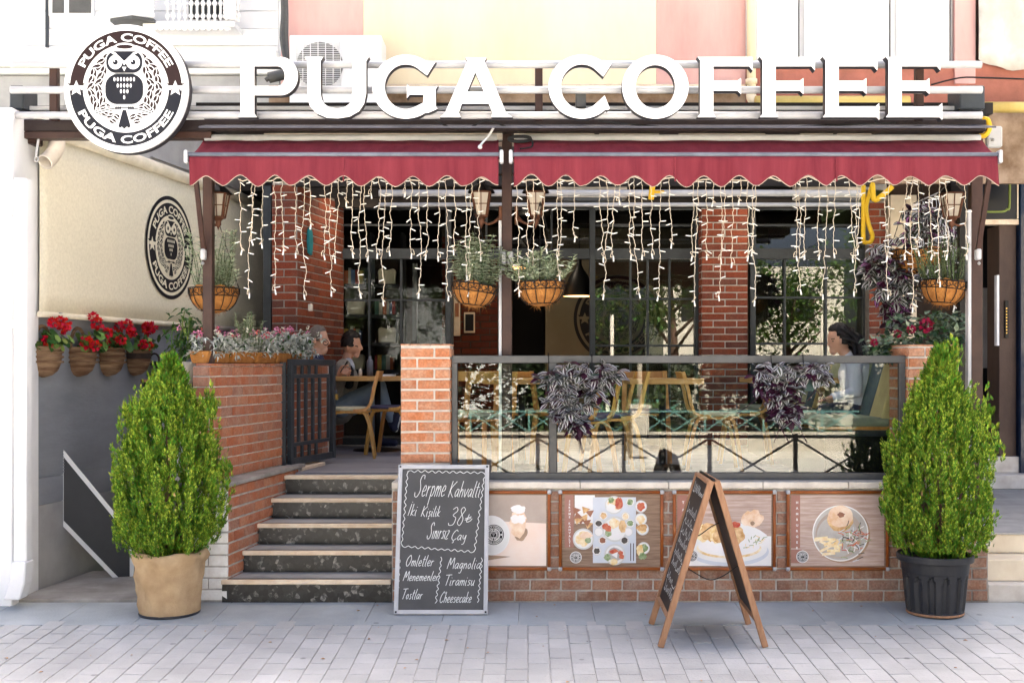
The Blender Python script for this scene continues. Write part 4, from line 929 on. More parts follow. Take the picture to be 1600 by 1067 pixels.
# ---------------------------------------------------------------- the round emblem
class Flat:
    def __init__(s): s.items = []
    def poly(s, pts, m, l): s.items.append(([tuple(p) for p in pts], [tuple(range(len(pts)))], m, l))
    def disc(s, x, y, r, m, l, n=48, sx=1, sy=1, a=0):
        s.poly([(x+r*(sx*math.cos(t)*math.cos(a)-sy*math.sin(t)*math.sin(a)), y+r*(sx*math.cos(t)*math.sin(a)+sy*math.sin(t)*math.cos(a))) for t in [2*math.pi*i/n for i in range(n)]], m, l)
    def ring(s, r0, r1, m, l, a0=0, a1=360, n=96):
        v = []; k = n+1
        for i in range(k):
            t = rad(a0+(a1-a0)*i/n); v += [(r0*math.cos(t), r0*math.sin(t)), (r1*math.cos(t), r1*math.sin(t))]
        s.items.append((v, [(2*i,2*i+1,2*i+3,2*i+2) for i in range(n)], m, l))
    def text(s, txt, x, y, h, m, l, bold=.02, center=True, sx=1, vertical=False, bend=None):
        vs, fs = text2d(txt, bold); wd = max(v[0] for v in vs)
        if bend is None:
            s.items.append(([(x+((a-wd/2) if center else a)*h*sx, y+b*h) for a, b in vs], fs, m, l))
        else:
            R_, sgn, span = bend; k = span/wd; out = []
            for a, b in vs:
                if sgn > 0: t = math.pi/2-(a-wd/2)*k; r = R_+b*h
                else: t = -math.pi/2+(a-wd/2)*k; r = R_-b*h
                out.append((x+r*math.cos(t), y+r*math.sin(t)))
            s.items.append((out, fs, m, l))
    def stroke(s, pts, wd, m, l, k=3):
        p = smooth_path([(a,b,0) for a, b in pts], k); v = []
        for i, q in enumerate(p):
            t = (p[min(i+1,len(p)-1)]-p[max(i-1,0)])
            if t.length < 1e-9: t = Vector((1,0,0))
            t.normalize(); n_ = Vector((-t.y,t.x,0))*wd/2; v += [(q+n_)[:2], (q-n_)[:2]]
        s.items.append((v, [(2*i,2*i+1,2*i+3,2*i+2) for i in range(len(p)-1)], m, l))
    def put(s, mb_, o, u, v, n, sc_, eps, mmap=None):
        o, u, v, n = map(Vector, (o,u,v,n))
        for pts, fs, m, l in s.items:
            q = [o+u*(a*sc_)+v*(b*sc_)+n*(l*eps) for a, b in pts]
            nn = None
            for f in fs:
                if len(f) >= 3:
                    nn = (q[f[1]]-q[f[0]]).cross(q[f[2]]-q[f[1]])
                    if nn.length > 1e-12: break
            if nn is not None and nn.dot(n) < 0: fs = [tuple(reversed(f)) for f in fs]
            mb_.add(q, fs, m)
        return mb_
# materials of the emblem: 0 white, 1 brown, 2 blue grey
def emblem(outer=True, mono=False):
    f = Flat(); W_, BR, BL = 0, 1, 2
    if mono:
        f.disc(0,0,1,BL,0,96); f.ring(.865,.925,W_,1); ro, ri = .865, .62
    else:
        f.ring(.945,.952,BL,1); ro, ri = .915, .70
        f.ring(ri,ro,BR,1,2,178); f.ring(ri,ro,BL,1,182,358)
    f.disc(0,0,ri,W_,2,72)
    tr = (ro+ri)/2; th = (ro-ri)*.56
    f.text('PUGA COFFEE',0,0,th,W_,4,.028,bend=(tr-th/2,1,math.radians(128)))
    f.text('PUGA COFFEE',0,0,th,W_,4,.028,bend=(tr+th/2,-1,math.radians(128)))
    for sx in (-1,1):
        if mono: f.poly([(sx*ri,-.01),(sx*ro,-.01),(sx*ro,.012),(sx*ri,.012)],W_,3)
        cx_ = sx*tr; s_ = (ro-ri)*.48
        f.poly([(cx_+s_*1.25*(1 if i % 2 == 0 else .45)*math.cos(math.pi/2+i*math.pi/5), -.0+s_*1.25*(1 if i % 2 == 0 else .45)*math.sin(math.pi/2+i*math.pi/5)) for i in range(10)],W_ if not mono else W_,4)
        f.poly([(cx_+s_*1.5*(1 if i % 2 == 0 else .45)*math.cos(math.pi/2+i*math.pi/5), .03+s_*1.5*(1 if i % 2 == 0 else .45)*math.sin(math.pi/2+i*math.pi/5)) for i in range(10)],BR,3)
    k = ri/.70
    B1 = BL if mono else BR
    done = []
    def bean(x, y, a, r=.082):
        x, y, r = x*k, y*k, r*k; L0 = 3+.32*len(done); done.append(1); f.disc(x,y,r*1.16,W_,L0,18,1,.66,a); f.disc(x,y,r,B1,L0+.1,18,1,.60,a)
        ca, sa = math.cos(a), math.sin(a)
        f.stroke([(x-ca*r*.95,y-sa*r*.95),(x-ca*r*.3-sa*r*.12,y-sa*r*.3+ca*r*.12),(x+ca*r*.3+sa*r*.12,y+sa*r*.3-ca*r*.12),(x+ca*r*.95,y+sa*r*.95)],.013*k,W_,L0+.2)
    for sx in (-1,1):
        for i, (r_, t0, n_) in enumerate(((.555,56,10),(.43,36,7))):
            for j in range(n_):
                t = math.radians(t0-j*(112/n_ if i == 0 else 96/n_)); bean(sx*r_*math.cos(t)-.015, r_*math.sin(t)+.02, (t+1.2+(j % 3)*.5)*sx)
        for (x, y, a) in ((.13,-.45,.5),(.25,-.43,-.3),(.20,-.52,.4),(.33,-.40,.2),(.36,-.30,-.5),(.25,-.33,.3)): bean(sx*x-.01,y,a*sx,.062)
    mark = len(f.items)
    def rr(x0,x1,y0,y1,r,m,l):
        pts = []
        for (cx_,cy_,a0) in ((x1-r,y1-r,0),(x0+r,y1-r,90),(x0+r,y0+r,180),(x1-r,y0+r,270)): pts += arc(cx_*k,cy_*k,r*k,r*k,a0,a0+90,6)
        f.poly(pts,m,l)
    D_ = BL
    rr(-.345,.305,-.27,.235,.2,W_,5); rr(-.33,.29,.215,.60,.16,W_,5)
    rr(-.33,.29,-.255,.22,.19,D_,6); rr(-.315,.275,.24,.585,.15,D_,6)
    f.poly([(-.31*k,.60*k),(-.02*k,.43*k),(.27*k,.60*k),(.12*k,.56*k),(-.02*k,.36*k),(-.16*k,.56*k)],W_,7)
    for x in (-.165,.125):
        f.disc(x*k,.41*k,.112*k,W_,8,28); f.disc((x+.0)*k,.41*k,.042*k,D_,9,16); f.disc((x-.015)*k,.425*k,.012*k,W_,10,8)
    f.poly([(-.055*k,.335*k),(.015*k,.335*k),(-.02*k,.265*k)],W_,8)
    f.disc(-.015*k,.66*k,.14*k,W_,4,24,1.15,.42); f.disc(-.015*k,.655*k,.135*k,B1,5,24,1,.24)
    for row, (n_, y) in enumerate(((7,.14),(5,.04),(3,-.05),(1,-.145))):
        for i in range(n_): f.disc((-.02+(i-(n_-1)/2)*.053)*k,y*k,.034*k,W_,8,10,.5,1)
    f.stroke([(-.5*k,-.40*k),(-.25*k,-.33*k),(0,-.31*k),(.2*k,-.33*k),(.43*k,-.40*k)],.045*k,W_,6); f.stroke([(-.49*k,-.395*k),(-.25*k,-.33*k),(0,-.31*k),(.2*k,-.33*k),(.42*k,-.395*k)],.016*k,D_,7)
    for x in (-.12,.09):
        for i in range(3): f.disc((x+(i-1)*.033)*k,-.315*k,.03*k,D_,8,10,.5,1)
    f.poly([(-.06*k,-.33*k),(.03*k,-.33*k),(.115*k,-.62*k),(.07*k,-.66*k),(.03*k,-.63*k),(-.02*k,-.67*k),(-.06*k,-.63*k),(-.11*k,-.66*k),(-.145*k,-.62*k)],W_,7)
    f.poly([(-.045*k,-.345*k),(.01*k,-.345*k),(.085*k,-.60*k),(.06*k,-.635*k),(.025*k,-.61*k),(-.018*k,-.645*k),(-.06*k,-.61*k),(-.09*k,-.635*k),(-.115*k,-.60*k)],D_,8)
    for n_ in range(mark, len(f.items)):
        it = f.items[n_]; f.items[n_] = (it[0], it[1], it[2], it[3]+13)
    return f
EM = emblem(); EMM = emblem(mono=True)
rsn = thing('round_sign', 'round white sign with brown and navy owl emblem at the upper left', 'sign', at(196,240,-.16))
RC = at(196.5,138.5,-.2); RR = .412
m_ = MB(); n = 72
m_.prism([(RR*math.cos(2*math.pi*i/n), RR*1.03*math.sin(2*math.pi*i/n)) for i in range(n)], RC+Vector((0,.002,0)), (1,0,0), (0,0,1), (0,.085,0)); bd = m_.build('sign_box', [M['print_white']], rsn, bevel=.004)
m_ = MB(); m_.prism([((RR+.002)*math.cos(2*math.pi*i/n), (RR+.002)*1.03*math.sin(2*math.pi*i/n)) for i in range(n)], RC+Vector((0,.03,0)), (1,0,0), (0,0,1), (0,.062,0)); m_.build('sign_rim', M['letter_side'], rsn)
m_ = MB(); EM.put(m_, RC+Vector((0,.002,0)), (1,0,0), (0,0,1.03), (0,-1,0), RR*.985, .0004); m_.build('emblem', [M['print_white'],M['ink_brown'],M['ink_blue']], bd)
# fabric screen on the side wall
scn = thing('fabric_screen', 'cream fabric roll screen with a black owl emblem on the side wall', 'screen', on_wall(2,1.95))
c0, c1 = .26, 4.55
m_ = MB(); g = []; n = 40
for i in range(n+1):
    Y = c0+(c1-c0)*i/n
    for j in range(9): z = 1.97+(3.25-1.97)*j/8; g.append(on_wall(Y,z,.075+.004*math.sin(i*.7+j*.4)))
m_.add(g, [(i*9+j,(i+1)*9+j,(i+1)*9+j+1,i*9+j+1) for i in range(n) for j in range(8)], 0, True); so = m_.build('fabric', M['cream_cloth'], scn); s_ = so.modifiers.new('s','SOLIDIFY'); s_.thickness = .004; s_.offset = -1
m_ = MB(); m_.tube([on_wall(c0-.03,3.28,.08),on_wall(c1,3.28,.08)], .052, 14); m_.build('roller', M['cream_cloth_d'], scn)
m_ = MB(); m_.tube([on_wall(c0-.01,1.965,.08),on_wall(c1,1.965,.08)], .022, 10); m_.build('bottom_bar', M['cream_cloth_d'], scn)
m_ = MB(); EMM.put(m_, on_wall(2.2,2.627,.084), WU, (0,0,1), WN, .447, .0005); m_.build('emblem', [M['cream_cloth'],M['ink'],M['ink']], so)
# big emblem on the interior wall
m_ = MB(); EMM.put(m_, Vector((ax(964,6.79),6.795,az(498,6.79))), (1,0,0), (0,0,1), (0,-1,0), .55, .0008); m_.build('emblem', [M['room_cream'],M['ink'],M['ink']], logo_wall)
# ================================================================ OBJECTS
# ---------------------------------------------------------------- glass railing
RY = .13
rl = thing('glass_railing', 'grey framed glass railing on the low brick wall', 'railing', at(1060,749,RY))
def rbox(name, a, b_, c, d_, mat='gray_metal', y0=RY, y1=RY+.045):
    m__ = MB(); m__.box(ax(a,RY), ax(b_,RY), y0, y1, az(d_,RY), az(c,RY)); return m__.build(name, M[mat], rl, bevel=.003)
rbox('top_rail',706,1415,555.5,567); rbox('bottom_rail',706,1415,738.5,749.5)
rbox('stile',706,714.5,567.2,738.3); rbox('stile',1405.5,1415,567.2,738.3); rbox('stile',858,870,567.2,738.3)
for a, b_ in ((714.7,857.8),(870.2,1405.3)): rbox('pane',a,b_,567.2,738.3,'glass',RY+.016,RY+.024)
# ---------------------------------------------------------------- gate, folded back against the brick wall
gt = thing('gate', 'dark grey steel gate standing open at the top of the stairs', 'gate', (UX(1.43)+.1,1.43,.8))
GA = Vector((ax(452,1.43),1.43,0)); GB = Vector((ax(521.5,2.28),2.28,0)); gu = (GB-GA); GL = gu.length; gu.normalize(); gn = Vector((gu.y,-gu.x,0))
def gbar(a, b_, z0, z1, th=.028, name='bar', off=0):
    m__ = MB(); m__.obox(GA+gu*((a+b_)/2)+Vector((0,0,(z0+z1)/2))+gn*off, gu*((b_-a)/2), gn*th/2, Vector((0,0,(z1-z0)/2))); return m__.build(name, M['dark_metal'], gt, bevel=.003)
zb, ztg = .80, az(561,1.43)
gbar(0,.055,zb,ztg,.04,'stile'); gbar(GL-.055,GL,zb,ztg,.04,'stile'); gbar(.056,GL-.056,ztg-.05,ztg,.036,'rail'); gbar(.056,GL-.056,zb,zb+.055,.036,'rail')
gbar(.056,GL-.10,ztg-.155,ztg-.125,.024,'rail'); gbar(.056,GL-.10,zb+.15,zb+.18,.024,'rail'); gbar(GL-.13,GL-.10,zb+.181,ztg-.156,.024)
for k in range(4):
    x = .056+.10+k*(GL-.25)/4.6; gbar(x,x+.03,zb+.181,ztg-.156,.024); gbar(x-.07,x-.04,ztg-.124,ztg-.051,.022); gbar(x-.07,x-.04,zb+.056,zb+.149,.022)
m_ = MB(); p = GA-gu*.05; m_.box(p.x-.05, p.x-.005, p.y-.02, p.y+.025, .80, az(566,1.4)); m_.build('hinge_post', M['dark_metal'], gt, bevel=.003)
pl = thing('padlock', 'brass padlock hanging on the free stile of the open gate', 'padlock', GB+Vector((0,0,1.3)))
c = GB+gu*.012+gn*.02+Vector((0,0,1.33)); m_ = MB(); m_.obox(c, gu*.02, gn*.01, (0,0,.025)); m_.build('body', M['gold'], pl, bevel=.003)
m_ = MB(); m_.tube([c+gu*.013*math.cos(a)+Vector((0,0,.025+.03*math.sin(a))) for a in [math.pi*i/8 for i in range(9)]], .004, 6); m_.build('shackle', M['alu'], pl)

# ---------------------------------------------------------------- posters
P0, P1c = M['print_white'], None
pcol = {k: pm('print_'+k, c, c2, .3, s, stretch=st_) for k, c, c2, s, st_ in (
    ('wood',(.17,.10,.062),(.30,.20,.14),6,(1,1,14)),('wood_pale',(.36,.245,.20),(.54,.42,.37),5,(1,1,12)),('band',(.30,.13,.10),(.34,.16,.125),4,(1,1,1)),('white',(.80,.79,.78),(.74,.73,.72),5,(1,1,1)),('greyblue',(.62,.66,.72),(.55,.58,.64),5,(1,1,1)),
    ('egg',(.74,.50,.20),(.85,.78,.6),26,(1,1,1)),('bread',(.50,.25,.08),(.78,.55,.30),26,(1,1,1)),('bun',(.68,.40,.22),(.85,.70,.56),12,(1,1,1)),('tomato',(.42,.03,.02),(.62,.2,.1),30,(1,1,1)),('olive',(.05,.04,.04),(.09,.08,.07),30,(1,1,1)),('herb',(.10,.19,.05),(.42,.48,.3),34,(1,1,1)),('jam',(.25,.09,.05),(.33,.14,.08),20,(1,1,1)),('plate',(.62,.62,.60),(.55,.55,.54),6,(1,1,1)),('tray',(.52,.50,.48),(.36,.33,.31),5,(1,1,1)),('fries',(.72,.47,.16),(.86,.76,.5),30,(1,1,1)),
    ('dusk',(.36,.29,.25),(.45,.37,.32),4,(1,1,1)),('glow',(.80,.62,.52),(.84,.74,.68),3,(1,1,1)),('cup',(.82,.80,.80),(.78,.76,.76),6,(1,1,1)),('brown',(.28,.17,.11),(.4,.27,.18),9,(1,1,1)))}
PK = list(pcol); PM_ = [pcol[k] for k in PK]; PI = {k: i for i, k in enumerate(PK)}
PI['ink'] = len(PM_); PM_.append(M['ink'])
def mini_emblem(f, x, y, r, l):
    f.disc(x,y,r,PI['white'],l,40)
    g = emblem(mono=True)
    for pts, fs, m, ll in g.items: f.items.append(([(x+a*r*.88,y+b*r*.88) for a, b in pts], fs, PI['white'] if m == 0 else PI['ink'], l+1+ll*.5))
def poster(a, b_, label, draw):
    Y = -.012; x0, x1, z0, z1 = ax(a,Y), ax(b_,Y), az(888,Y), az(768.5,Y); W = x1-x0; H = z1-z0
    t = thing('poster', label, 'poster', (x0,Y,z0)); r = .0115
    m__ = MB(); m__.box(x0+.006, x1-.006, -.016, -.003, z0+.006, z1-.006); bk = m__.build('print', [pcol['wood']], t)
    f = Flat(); draw(f, W-.04, H-.04)
    f.items.sort(key=lambda it: it[3]); f.items = [(a_,b__,c__,i_) for i_, (a_,b__,c__,d__) in enumerate(f.items)]
    m__ = MB(); f.put(m__, (x0+.02,-.0163,z0+.02), (1,0,0), (0,0,1), (0,-1,0), 1, .00003); m__.build('artwork', PM_, bk)
    for p, q in (((x0,z0),(x1,z0)),((x0,z1),(x1,z1)),((x0,z0),(x0,z1)),((x1,z0),(x1,z1))):
        m__ = MB(); m__.tube([(p[0],-.02,p[1]),(q[0],-.02,q[1])], r, 10); m__.build('frame_tube', M['poster_frame'], t)
    for xx in (x0,x1):
        for zz in (z0,z1):
            m__ = MB(); m__.ball((xx,-.0215,zz), .0165, 0, 12); m__.build('corner_cap', M['white_metal'], t)
def rect(f, x0, x1, y0, y1, m, l): f.poly([(x0,y0),(x1,y0),(x1,y1),(x0,y1)], PI[m], l)
def blob(f, x, y, r, m, l, q, sx=1, sy=1, n=18, rough=.18):
    f.poly([(x+r*sx*(1+q.uniform(-rough,rough))*math.cos(2*math.pi*i/n), y+r*sy*(1+q.uniform(-rough,rough))*math.sin(2*math.pi*i/n)) for i in range(n)], PI[m], l)
def vtext(f, txt, x, y0, h, step, l):
    for i, ch in enumerate(txt):
        if ch != ' ': f.text(ch, x, y0-i*step, h, PI['white'], l, .03)
def draw_cup(f, W, H):
    q = random.Random(1); rect(f,0,W,0,H,'glow',0); f.poly([(0,H*.66),(W,H*.60),(W,H),(0,H)],PI['dusk'],1)
    f.poly([(0,0),(W*.62,H*.13),(W*.30,H*.16),(0,H*.16)],PI['brown'],1)
    blob(f,W*.70,H*.60,.07,'bun',3,q,.8,1.5); blob(f,W*.665,H*.66,.03,'cup',4,q); blob(f,W*.735,H*.66,.03,'cup',4,q); blob(f,W*.72,H*.47,.05,'brown',2,q,1,1.2); blob(f,W*.7,H*.80,.04,'cup',3,q,1.3,.7)
    f.disc(W*.28,H*.42,.14,PI['bun'],4,40); f.disc(W*.41,H*.43,.135,PI['cup'],5,48,.92,1); f.disc(W*.425,H*.43,.12,PI['white'],6,48,.9,1); mini_emblem(f,W*.435,H*.44,.078,7)
def draw_breakfast(f, W, H):
    q = random.Random(2); rect(f,0,W,0,H,'wood',0); rect(f,.01,.07,H*.26,H,'band',1); vtext(f,'SERPME KAHVALTI',.043,H*.90,.014,.0215,2)
    rect(f,W*.12,W*.33,H*.60,H,'white',1); rect(f,W*.31,W*.76,H*.04,H*.97,'greyblue',2)
    mini_emblem(f,.085,H*.12,.040,3)
    def bowl(x, y, r, fill, n=0): f.disc(x*W,y*H,r,PI['plate'],5,32); f.disc(x*W,y*H,r*.86,PI['white'],5.5,32); blob(f,x*W,y*H,r*.68,fill,6,q)
    bowl(.53,.86,.062,'egg'); blob(f,.58*W,.88*H,.035,'tomato',7,q,.7,1.2); blob(f,.50*W,.93*H,.02,'herb',7.5,q); blob(f,.50*W,.82*H,.03,'white',7,q)
    bowl(.54,.52,.088,'white'); blob(f,.44*W,.56*H,.022,'tomato',8,q); blob(f,.47*W,.53*H,.022,'tomato',8.2,q); blob(f,.47*W,.46*H,.022,'herb',8,q); blob(f,.62*W,.56*H,.035,'bread',8,q,.7,1.2); blob(f,.53*W,.60*H,.035,'egg',8,q); f.poly([(W*.50,H*.42),(W*.58,H*.47),(W*.60,H*.38)],PI['cup'],8.5)
    bowl(.54,.16,.072,'tray'); blob(f,.53*W,.20*H,.03,'tomato',8,q,1,.6); f.poly([(W*.50,H*.16),(W*.57,H*.20),(W*.56,H*.11)],PI['cup'],8.4); blob(f,.46*W,.12*H,.022,'herb',8,q); blob(f,.53*W,.06*H,.022,'fries',8,q,1.2,1); blob(f,.60*W,.18*H,.016,'tomato',8,q); blob(f,.61*W,.13*H,.016,'tomato',8,q)
    for (x, y, fl) in ((.42,.71,'bread'),(.37,.60,'olive'),(.37,.48,'white'),(.41,.36,'jam'),(.65,.70,'egg'),(.70,.60,'herb'),(.68,.48,'cup'),(.64,.36,'olive'),(.70,.90,'herb'),(.35,.21,'olive')): bowl(x,y,.030,fl)
    for (x, y, fl) in ((.81,.84,'tomato'),(.81,.66,'egg'),(.83,.52,'fries'),(.84,.25,'herb')): bowl(x,y,.042,fl)
    blob(f,.80*W,.22*H,.035,'fries',8,q,.7,1.2); blob(f,.83*W,.14*H,.025,'herb',8.2,q); blob(f,.82*W,.54*H,.03,'bread',8,q,1.2,.8)
    bowl(.21,.38,.072,'egg'); blob(f,.24*W,.43*H,.035,'bun',7,q,1.2,.7); blob(f,.26*W,.36*H,.02,'herb',7,q)
    for i in range(9): 
        x, y, a = .21*W+q.uniform(-.05,.05), .70*H+q.uniform(-.06,.05), q.uniform(0,3); f.poly([(x+.035*math.cos(a+t),y+.03*math.sin(a+t)) for t in (0,2.1,4.2)],PI['bread' if i % 2 else 'jam'],5+i*.1)
    for x in (.70,.73): rect(f,W*x,W*x+.006,H*.07,H*.32,'olive',5)
def draw_toast(f, W, H):
    q = random.Random(3); rect(f,0,W,0,H,'wood_pale',0); rect(f,0,.07,H*.2,H,'band',1); vtext(f,'TAVUKLU',.04,H*.88,.016,.05,2)
    rect(f,.07,W,0,H*.42,'white',1); blob(f,W*.55,H*.33,.22,'white',2,q,1.25,.62,30,.05); f.disc(W*.55,H*.2,.235,PI['greyblue'],2.2,48,1.15,.42); f.disc(W*.55,H*.235,.225,PI['white'],2.4,48,1.15,.40); f.disc(W*.55,H*.245,.20,PI['egg'],2.6,48,1.1,.33); f.disc(W*.55,H*.27,.19,PI['cup'],2.8,48,1.1,.33)
    blob(f,W*.80,H*.66,.06,'bun',4,q,1.2,1); blob(f,W*.80,H*.60,.03,'brown',4.4,q,.5,.5)
    for i in range(9): blob(f,W*(.28+.045*i),H*(.46+.03*math.sin(i*1.3)),.05,'bread' if i % 3 else 'fries',5+i*.1,q,1,1.2)
    blob(f,W*.62,H*.58,.022,'tomato',7,q,1.5,1); blob(f,W*.54,H*.22,.022,'tomato',7,q,1.4,1)
    for i in range(22): x, y, a = W*.80+q.uniform(-.08,.08), H*.33+q.uniform(-.04,.04), q.uniform(0,3); f.stroke([(x,y),(x+.03*math.cos(a),y+.02*math.sin(a))],.005,PI['herb' if i % 3 else 'fries'],7.2+i*.05)
    mini_emblem(f,.1,H*.14,.040,8)
def draw_burger(f, W, H):
    q = random.Random(4); rect(f,0,W,0,H,'wood_pale',0); rect(f,0,.062,H*.25,H,'band',1); vtext(f,'HAMBURGER',.042,H*.88,.015,.0385,2)
    for i in range(5): rect(f,.062,W,H*(.12+.19*i),H*(.12+.19*i)+.0015,'brown',1)
    rect(f,0,.075,H*.04,H*.23,'band',1); mini_emblem(f,.078,H*.13,.042,3)
    cx_, cy_ = W*.53, H*.46
    f.disc(cx_+.01,cy_-.008,.192,PI['brown'],2,56); f.disc(cx_,cy_,.19,PI['white'],2.4,56); f.disc(cx_,cy_,.182,PI['tray'],2.8,56); f.disc(cx_-.01,cy_-.01,.16,PI['dusk'],3.0,56); f.disc(cx_-.02,cy_-.02,.14,PI['tray'],3.2,48)
    blob(f,cx_-.0,cy_+.09,.088,'bread',4,q,1,.9,24,.05); blob(f,cx_,cy_+.115,.086,'bun',4.5,q,1,.86,26,.03); blob(f,cx_+.005,cy_+.125,.024,'jam',5,q,1,.8)
    for i in range(12): x, y, a = cx_-.09+q.uniform(-.05,.07), cy_-.08+q.uniform(-.07,.05), q.choice((0,.1,-.4,.5,1.3)); f.poly([(x+u*math.cos(a)-v*math.sin(a),y+u*math.sin(a)+v*math.cos(a)) for u, v in ((-.045,-.009),(.045,-.009),(.045,.009),(-.045,.009))],PI['fries' if i % 2 else 'egg'],5+i*.12)
    for i in range(70):
        x, y, a = cx_+.075+q.gauss(0,.045), cy_-.06+q.gauss(0,.05), q.uniform(0,3.1); f.stroke([(x,y),(x+.022*math.cos(a)+.004,y+.022*math.sin(a)),(x+.045*math.cos(a),y+.045*math.sin(a)-.004)],.0055,PI[q.choice(('herb','cup','tomato','herb','olive','greyblue'))],6+i*.03,2)
poster(704, 858, 'framed poster of a white coffee cup, partly behind the menu board', draw_cup)
poster(875.5, 1034, 'framed poster of a full breakfast table seen from above', draw_breakfast)
poster(1053.5, 1209.5, 'framed poster of a plate of toasts behind the A-board', draw_toast)
poster(1231, 1386, 'framed poster of a burger with fries left of the right conifer', draw_burger)

# ---------------------------------------------------------------- handwriting
GLY = {'S':(.6,[[(.58,.82),(.5,1),(.3,.97),(.22,.75),(.38,.5),(.46,.25),(.3,.0),(.08,.02),(0,.2)]]),'e':(.36,[[(.05,.24),(.28,.3),(.28,.48),(.14,.5),(.03,.25),(.12,.02),(.36,.1)]]),'r':(.3,[[(.05,.5),(.05,0)],[(.05,.28),(.16,.46),(.3,.46)]]),
 'p':(.36,[[(.06,.5),(.04,-.4)],[(.06,.38),(.2,.5),(.32,.3),(.2,.03),(.05,.1)]]),'m':(.52,[[(.05,.5),(.04,0)],[(.05,.3),(.18,.5),(.25,.32),(.24,0)],[(.25,.3),(.38,.5),(.46,.32),(.46,0)]]),'n':(.34,[[(.05,.5),(.04,0)],[(.05,.3),(.2,.5),(.28,.32),(.28,0)]]),
 'K':(.55,[[(.12,1),(.04,0)],[(.55,.98),(.1,.45),(.5,-.02)]]),'k':(.34,[[(.07,1),(.04,0)],[(.3,.5),(.07,.22),(.34,0)]]),'a':(.4,[[(.33,.45),(.18,.5),(.03,.25),(.12,.02),(.3,.22),(.35,.48),(.33,.1),(.42,.02)]]),'h':(.36,[[(.08,1),(.04,0)],[(.05,.28),(.2,.5),(.3,.33),(.3,0)]]),
 'v':(.34,[[(.02,.5),(.14,0),(.34,.52)]]),'l':(.18,[[(.12,1),(.05,.1),(.16,0)]]),'t':(.26,[[(.14,.9),(.09,.1),(.22,0)],[(-.02,.6),(.3,.62)]]),'\u0131':(.16,[[(.06,.5),(.05,.05),(.14,0)]]),'i':(.16,[[(.06,.5),(.05,.05),(.14,0)],[(.08,.7),(.09,.75)]]),
 'I':(.2,[[(.12,1),(.04,0)],[(.14,1.14),(.15,1.19)]]),'s':(.3,[[(.3,.45),(.15,.5),(.08,.38),(.24,.2),(.17,.02),(.02,.06)]]),'\u015f':(.3,[[(.3,.45),(.15,.5),(.08,.38),(.24,.2),(.17,.02),(.02,.06)],[(.14,-.08),(.18,-.2),(.08,-.24)]]),'z':(.34,[[(.03,.48),(.3,.48),(.03,0),(.34,.02)]]),
 'C':(.52,[[(.52,.82),(.36,1),(.1,.65),(.06,.2),(.26,0),(.52,.18)]]),'\u00c7':(.52,[[(.52,.82),(.36,1),(.1,.65),(.06,.2),(.26,0),(.52,.18)],[(.26,-.04),(.3,-.2),(.18,-.26)]]),'y':(.36,[[(.03,.5),(.07,.2),(.22,.14),(.32,.5)],[(.33,.5),(.28,-.28),(.08,-.4)]]),'O':(.58,[[(.35,1),(.1,.75),(.03,.3),(.2,0),(.42,.2),(.52,.65),(.35,1)]]),
 'M':(.68,[[(.02,0),(.14,1),(.28,.35),(.54,1),(.64,0)]]),'T':(.5,[[(-.05,.98),(.6,1.02)],[(.3,1),(.2,0)]]),'o':(.34,[[(.2,.5),(.04,.3),(.12,.02),(.3,.2),(.2,.5)]]),'g':(.36,[[(.3,.45),(.16,.5),(.03,.25),(.14,.04),(.3,.3)],[(.32,.5),(.28,-.3),(.06,-.36)]]),'u':(.36,[[(.05,.5),(.05,.12),(.18,.0),(.3,.3)],[(.32,.5),(.3,.08),(.38,.0)]]),
 'c':(.3,[[(.3,.42),(.17,.5),(.03,.25),(.14,.02),(.32,.12)]]),'3':(.42,[[(.05,.88),(.25,1),(.36,.8),(.14,.55),(.36,.4),(.3,.05),(.05,.0),(-.02,.12)]]),'8':(.42,[[(.36,.86),(.2,1),(.08,.8),(.34,.35),(.24,.0),(.05,.12),(.12,.4),(.36,.86)]]),'\u20ba':(.44,[[(.2,.8),(.14,.05),(.36,.12),(.46,.36)],[(.0,.34),(.38,.56)],[(0,.2),(.38,.42)]])}
def write(f, txt, x, y, h, wd, m, l, slant=.22, gap=.08, sx=1, jit=None):
    for ch in txt:
        if ch == ' ': x += .32*h*sx; continue
        w_, st_ = GLY[ch]
        for s_ in st_: f.stroke([(x+(a*sx+b*slant)*h, y+b*h+(jit.uniform(-.02,.02)*h if jit else 0)) for a, b in s_], wd, m, l, 5)
        x += (w_+gap)*h*sx
    return x
def twidth(txt, gap=.08): return sum(.32 if c == ' ' else GLY[c][0]+gap for c in txt)
# leaning menu board
cb = thing('menu_board', 'white framed chalk menu board leaning on the low wall by the stairs', 'menu board', (-.566,-.34,gz(-.34)))
b0 = Vector((-.566,-.345,gz(-.345)+.002)); b1 = Vector((-.566,-.060,.932)); bu = Vector((1,0,0)); bv = (b1-b0); BH = bv.length; bv.normalize(); bn = bu.cross(bv).normalized(); BW = .61
def bbox(a, b_, c, d_, n0, n1, name, mat, par_, bev=.002):
    m__ = MB(); m__.obox(b0+bu*((a+b_)/2-BW/2)+bv*((c+d_)/2)+bn*((n0+n1)/2), bu*((b_-a)/2), bv*((d_-c)/2), bn*((n1-n0)/2)); return m__.build(name, M[mat], par_, bevel=bev)
bbox(0,.028,0,BH,0,.024,'frame_bar','white_metal',cb); bbox(BW-.028,BW,0,BH,0,.024,'frame_bar','white_metal',cb); bbox(.0281,BW-.0281,0,.028,0,.0235,'frame_bar','white_metal',cb); bbox(.0281,BW-.0281,BH-.028,BH,0,.0235,'frame_bar','white_metal',cb)
bbox(.02,BW-.02,.02,BH-.02,.006,.012,'chalk_panel','chalk_board',cb,0)
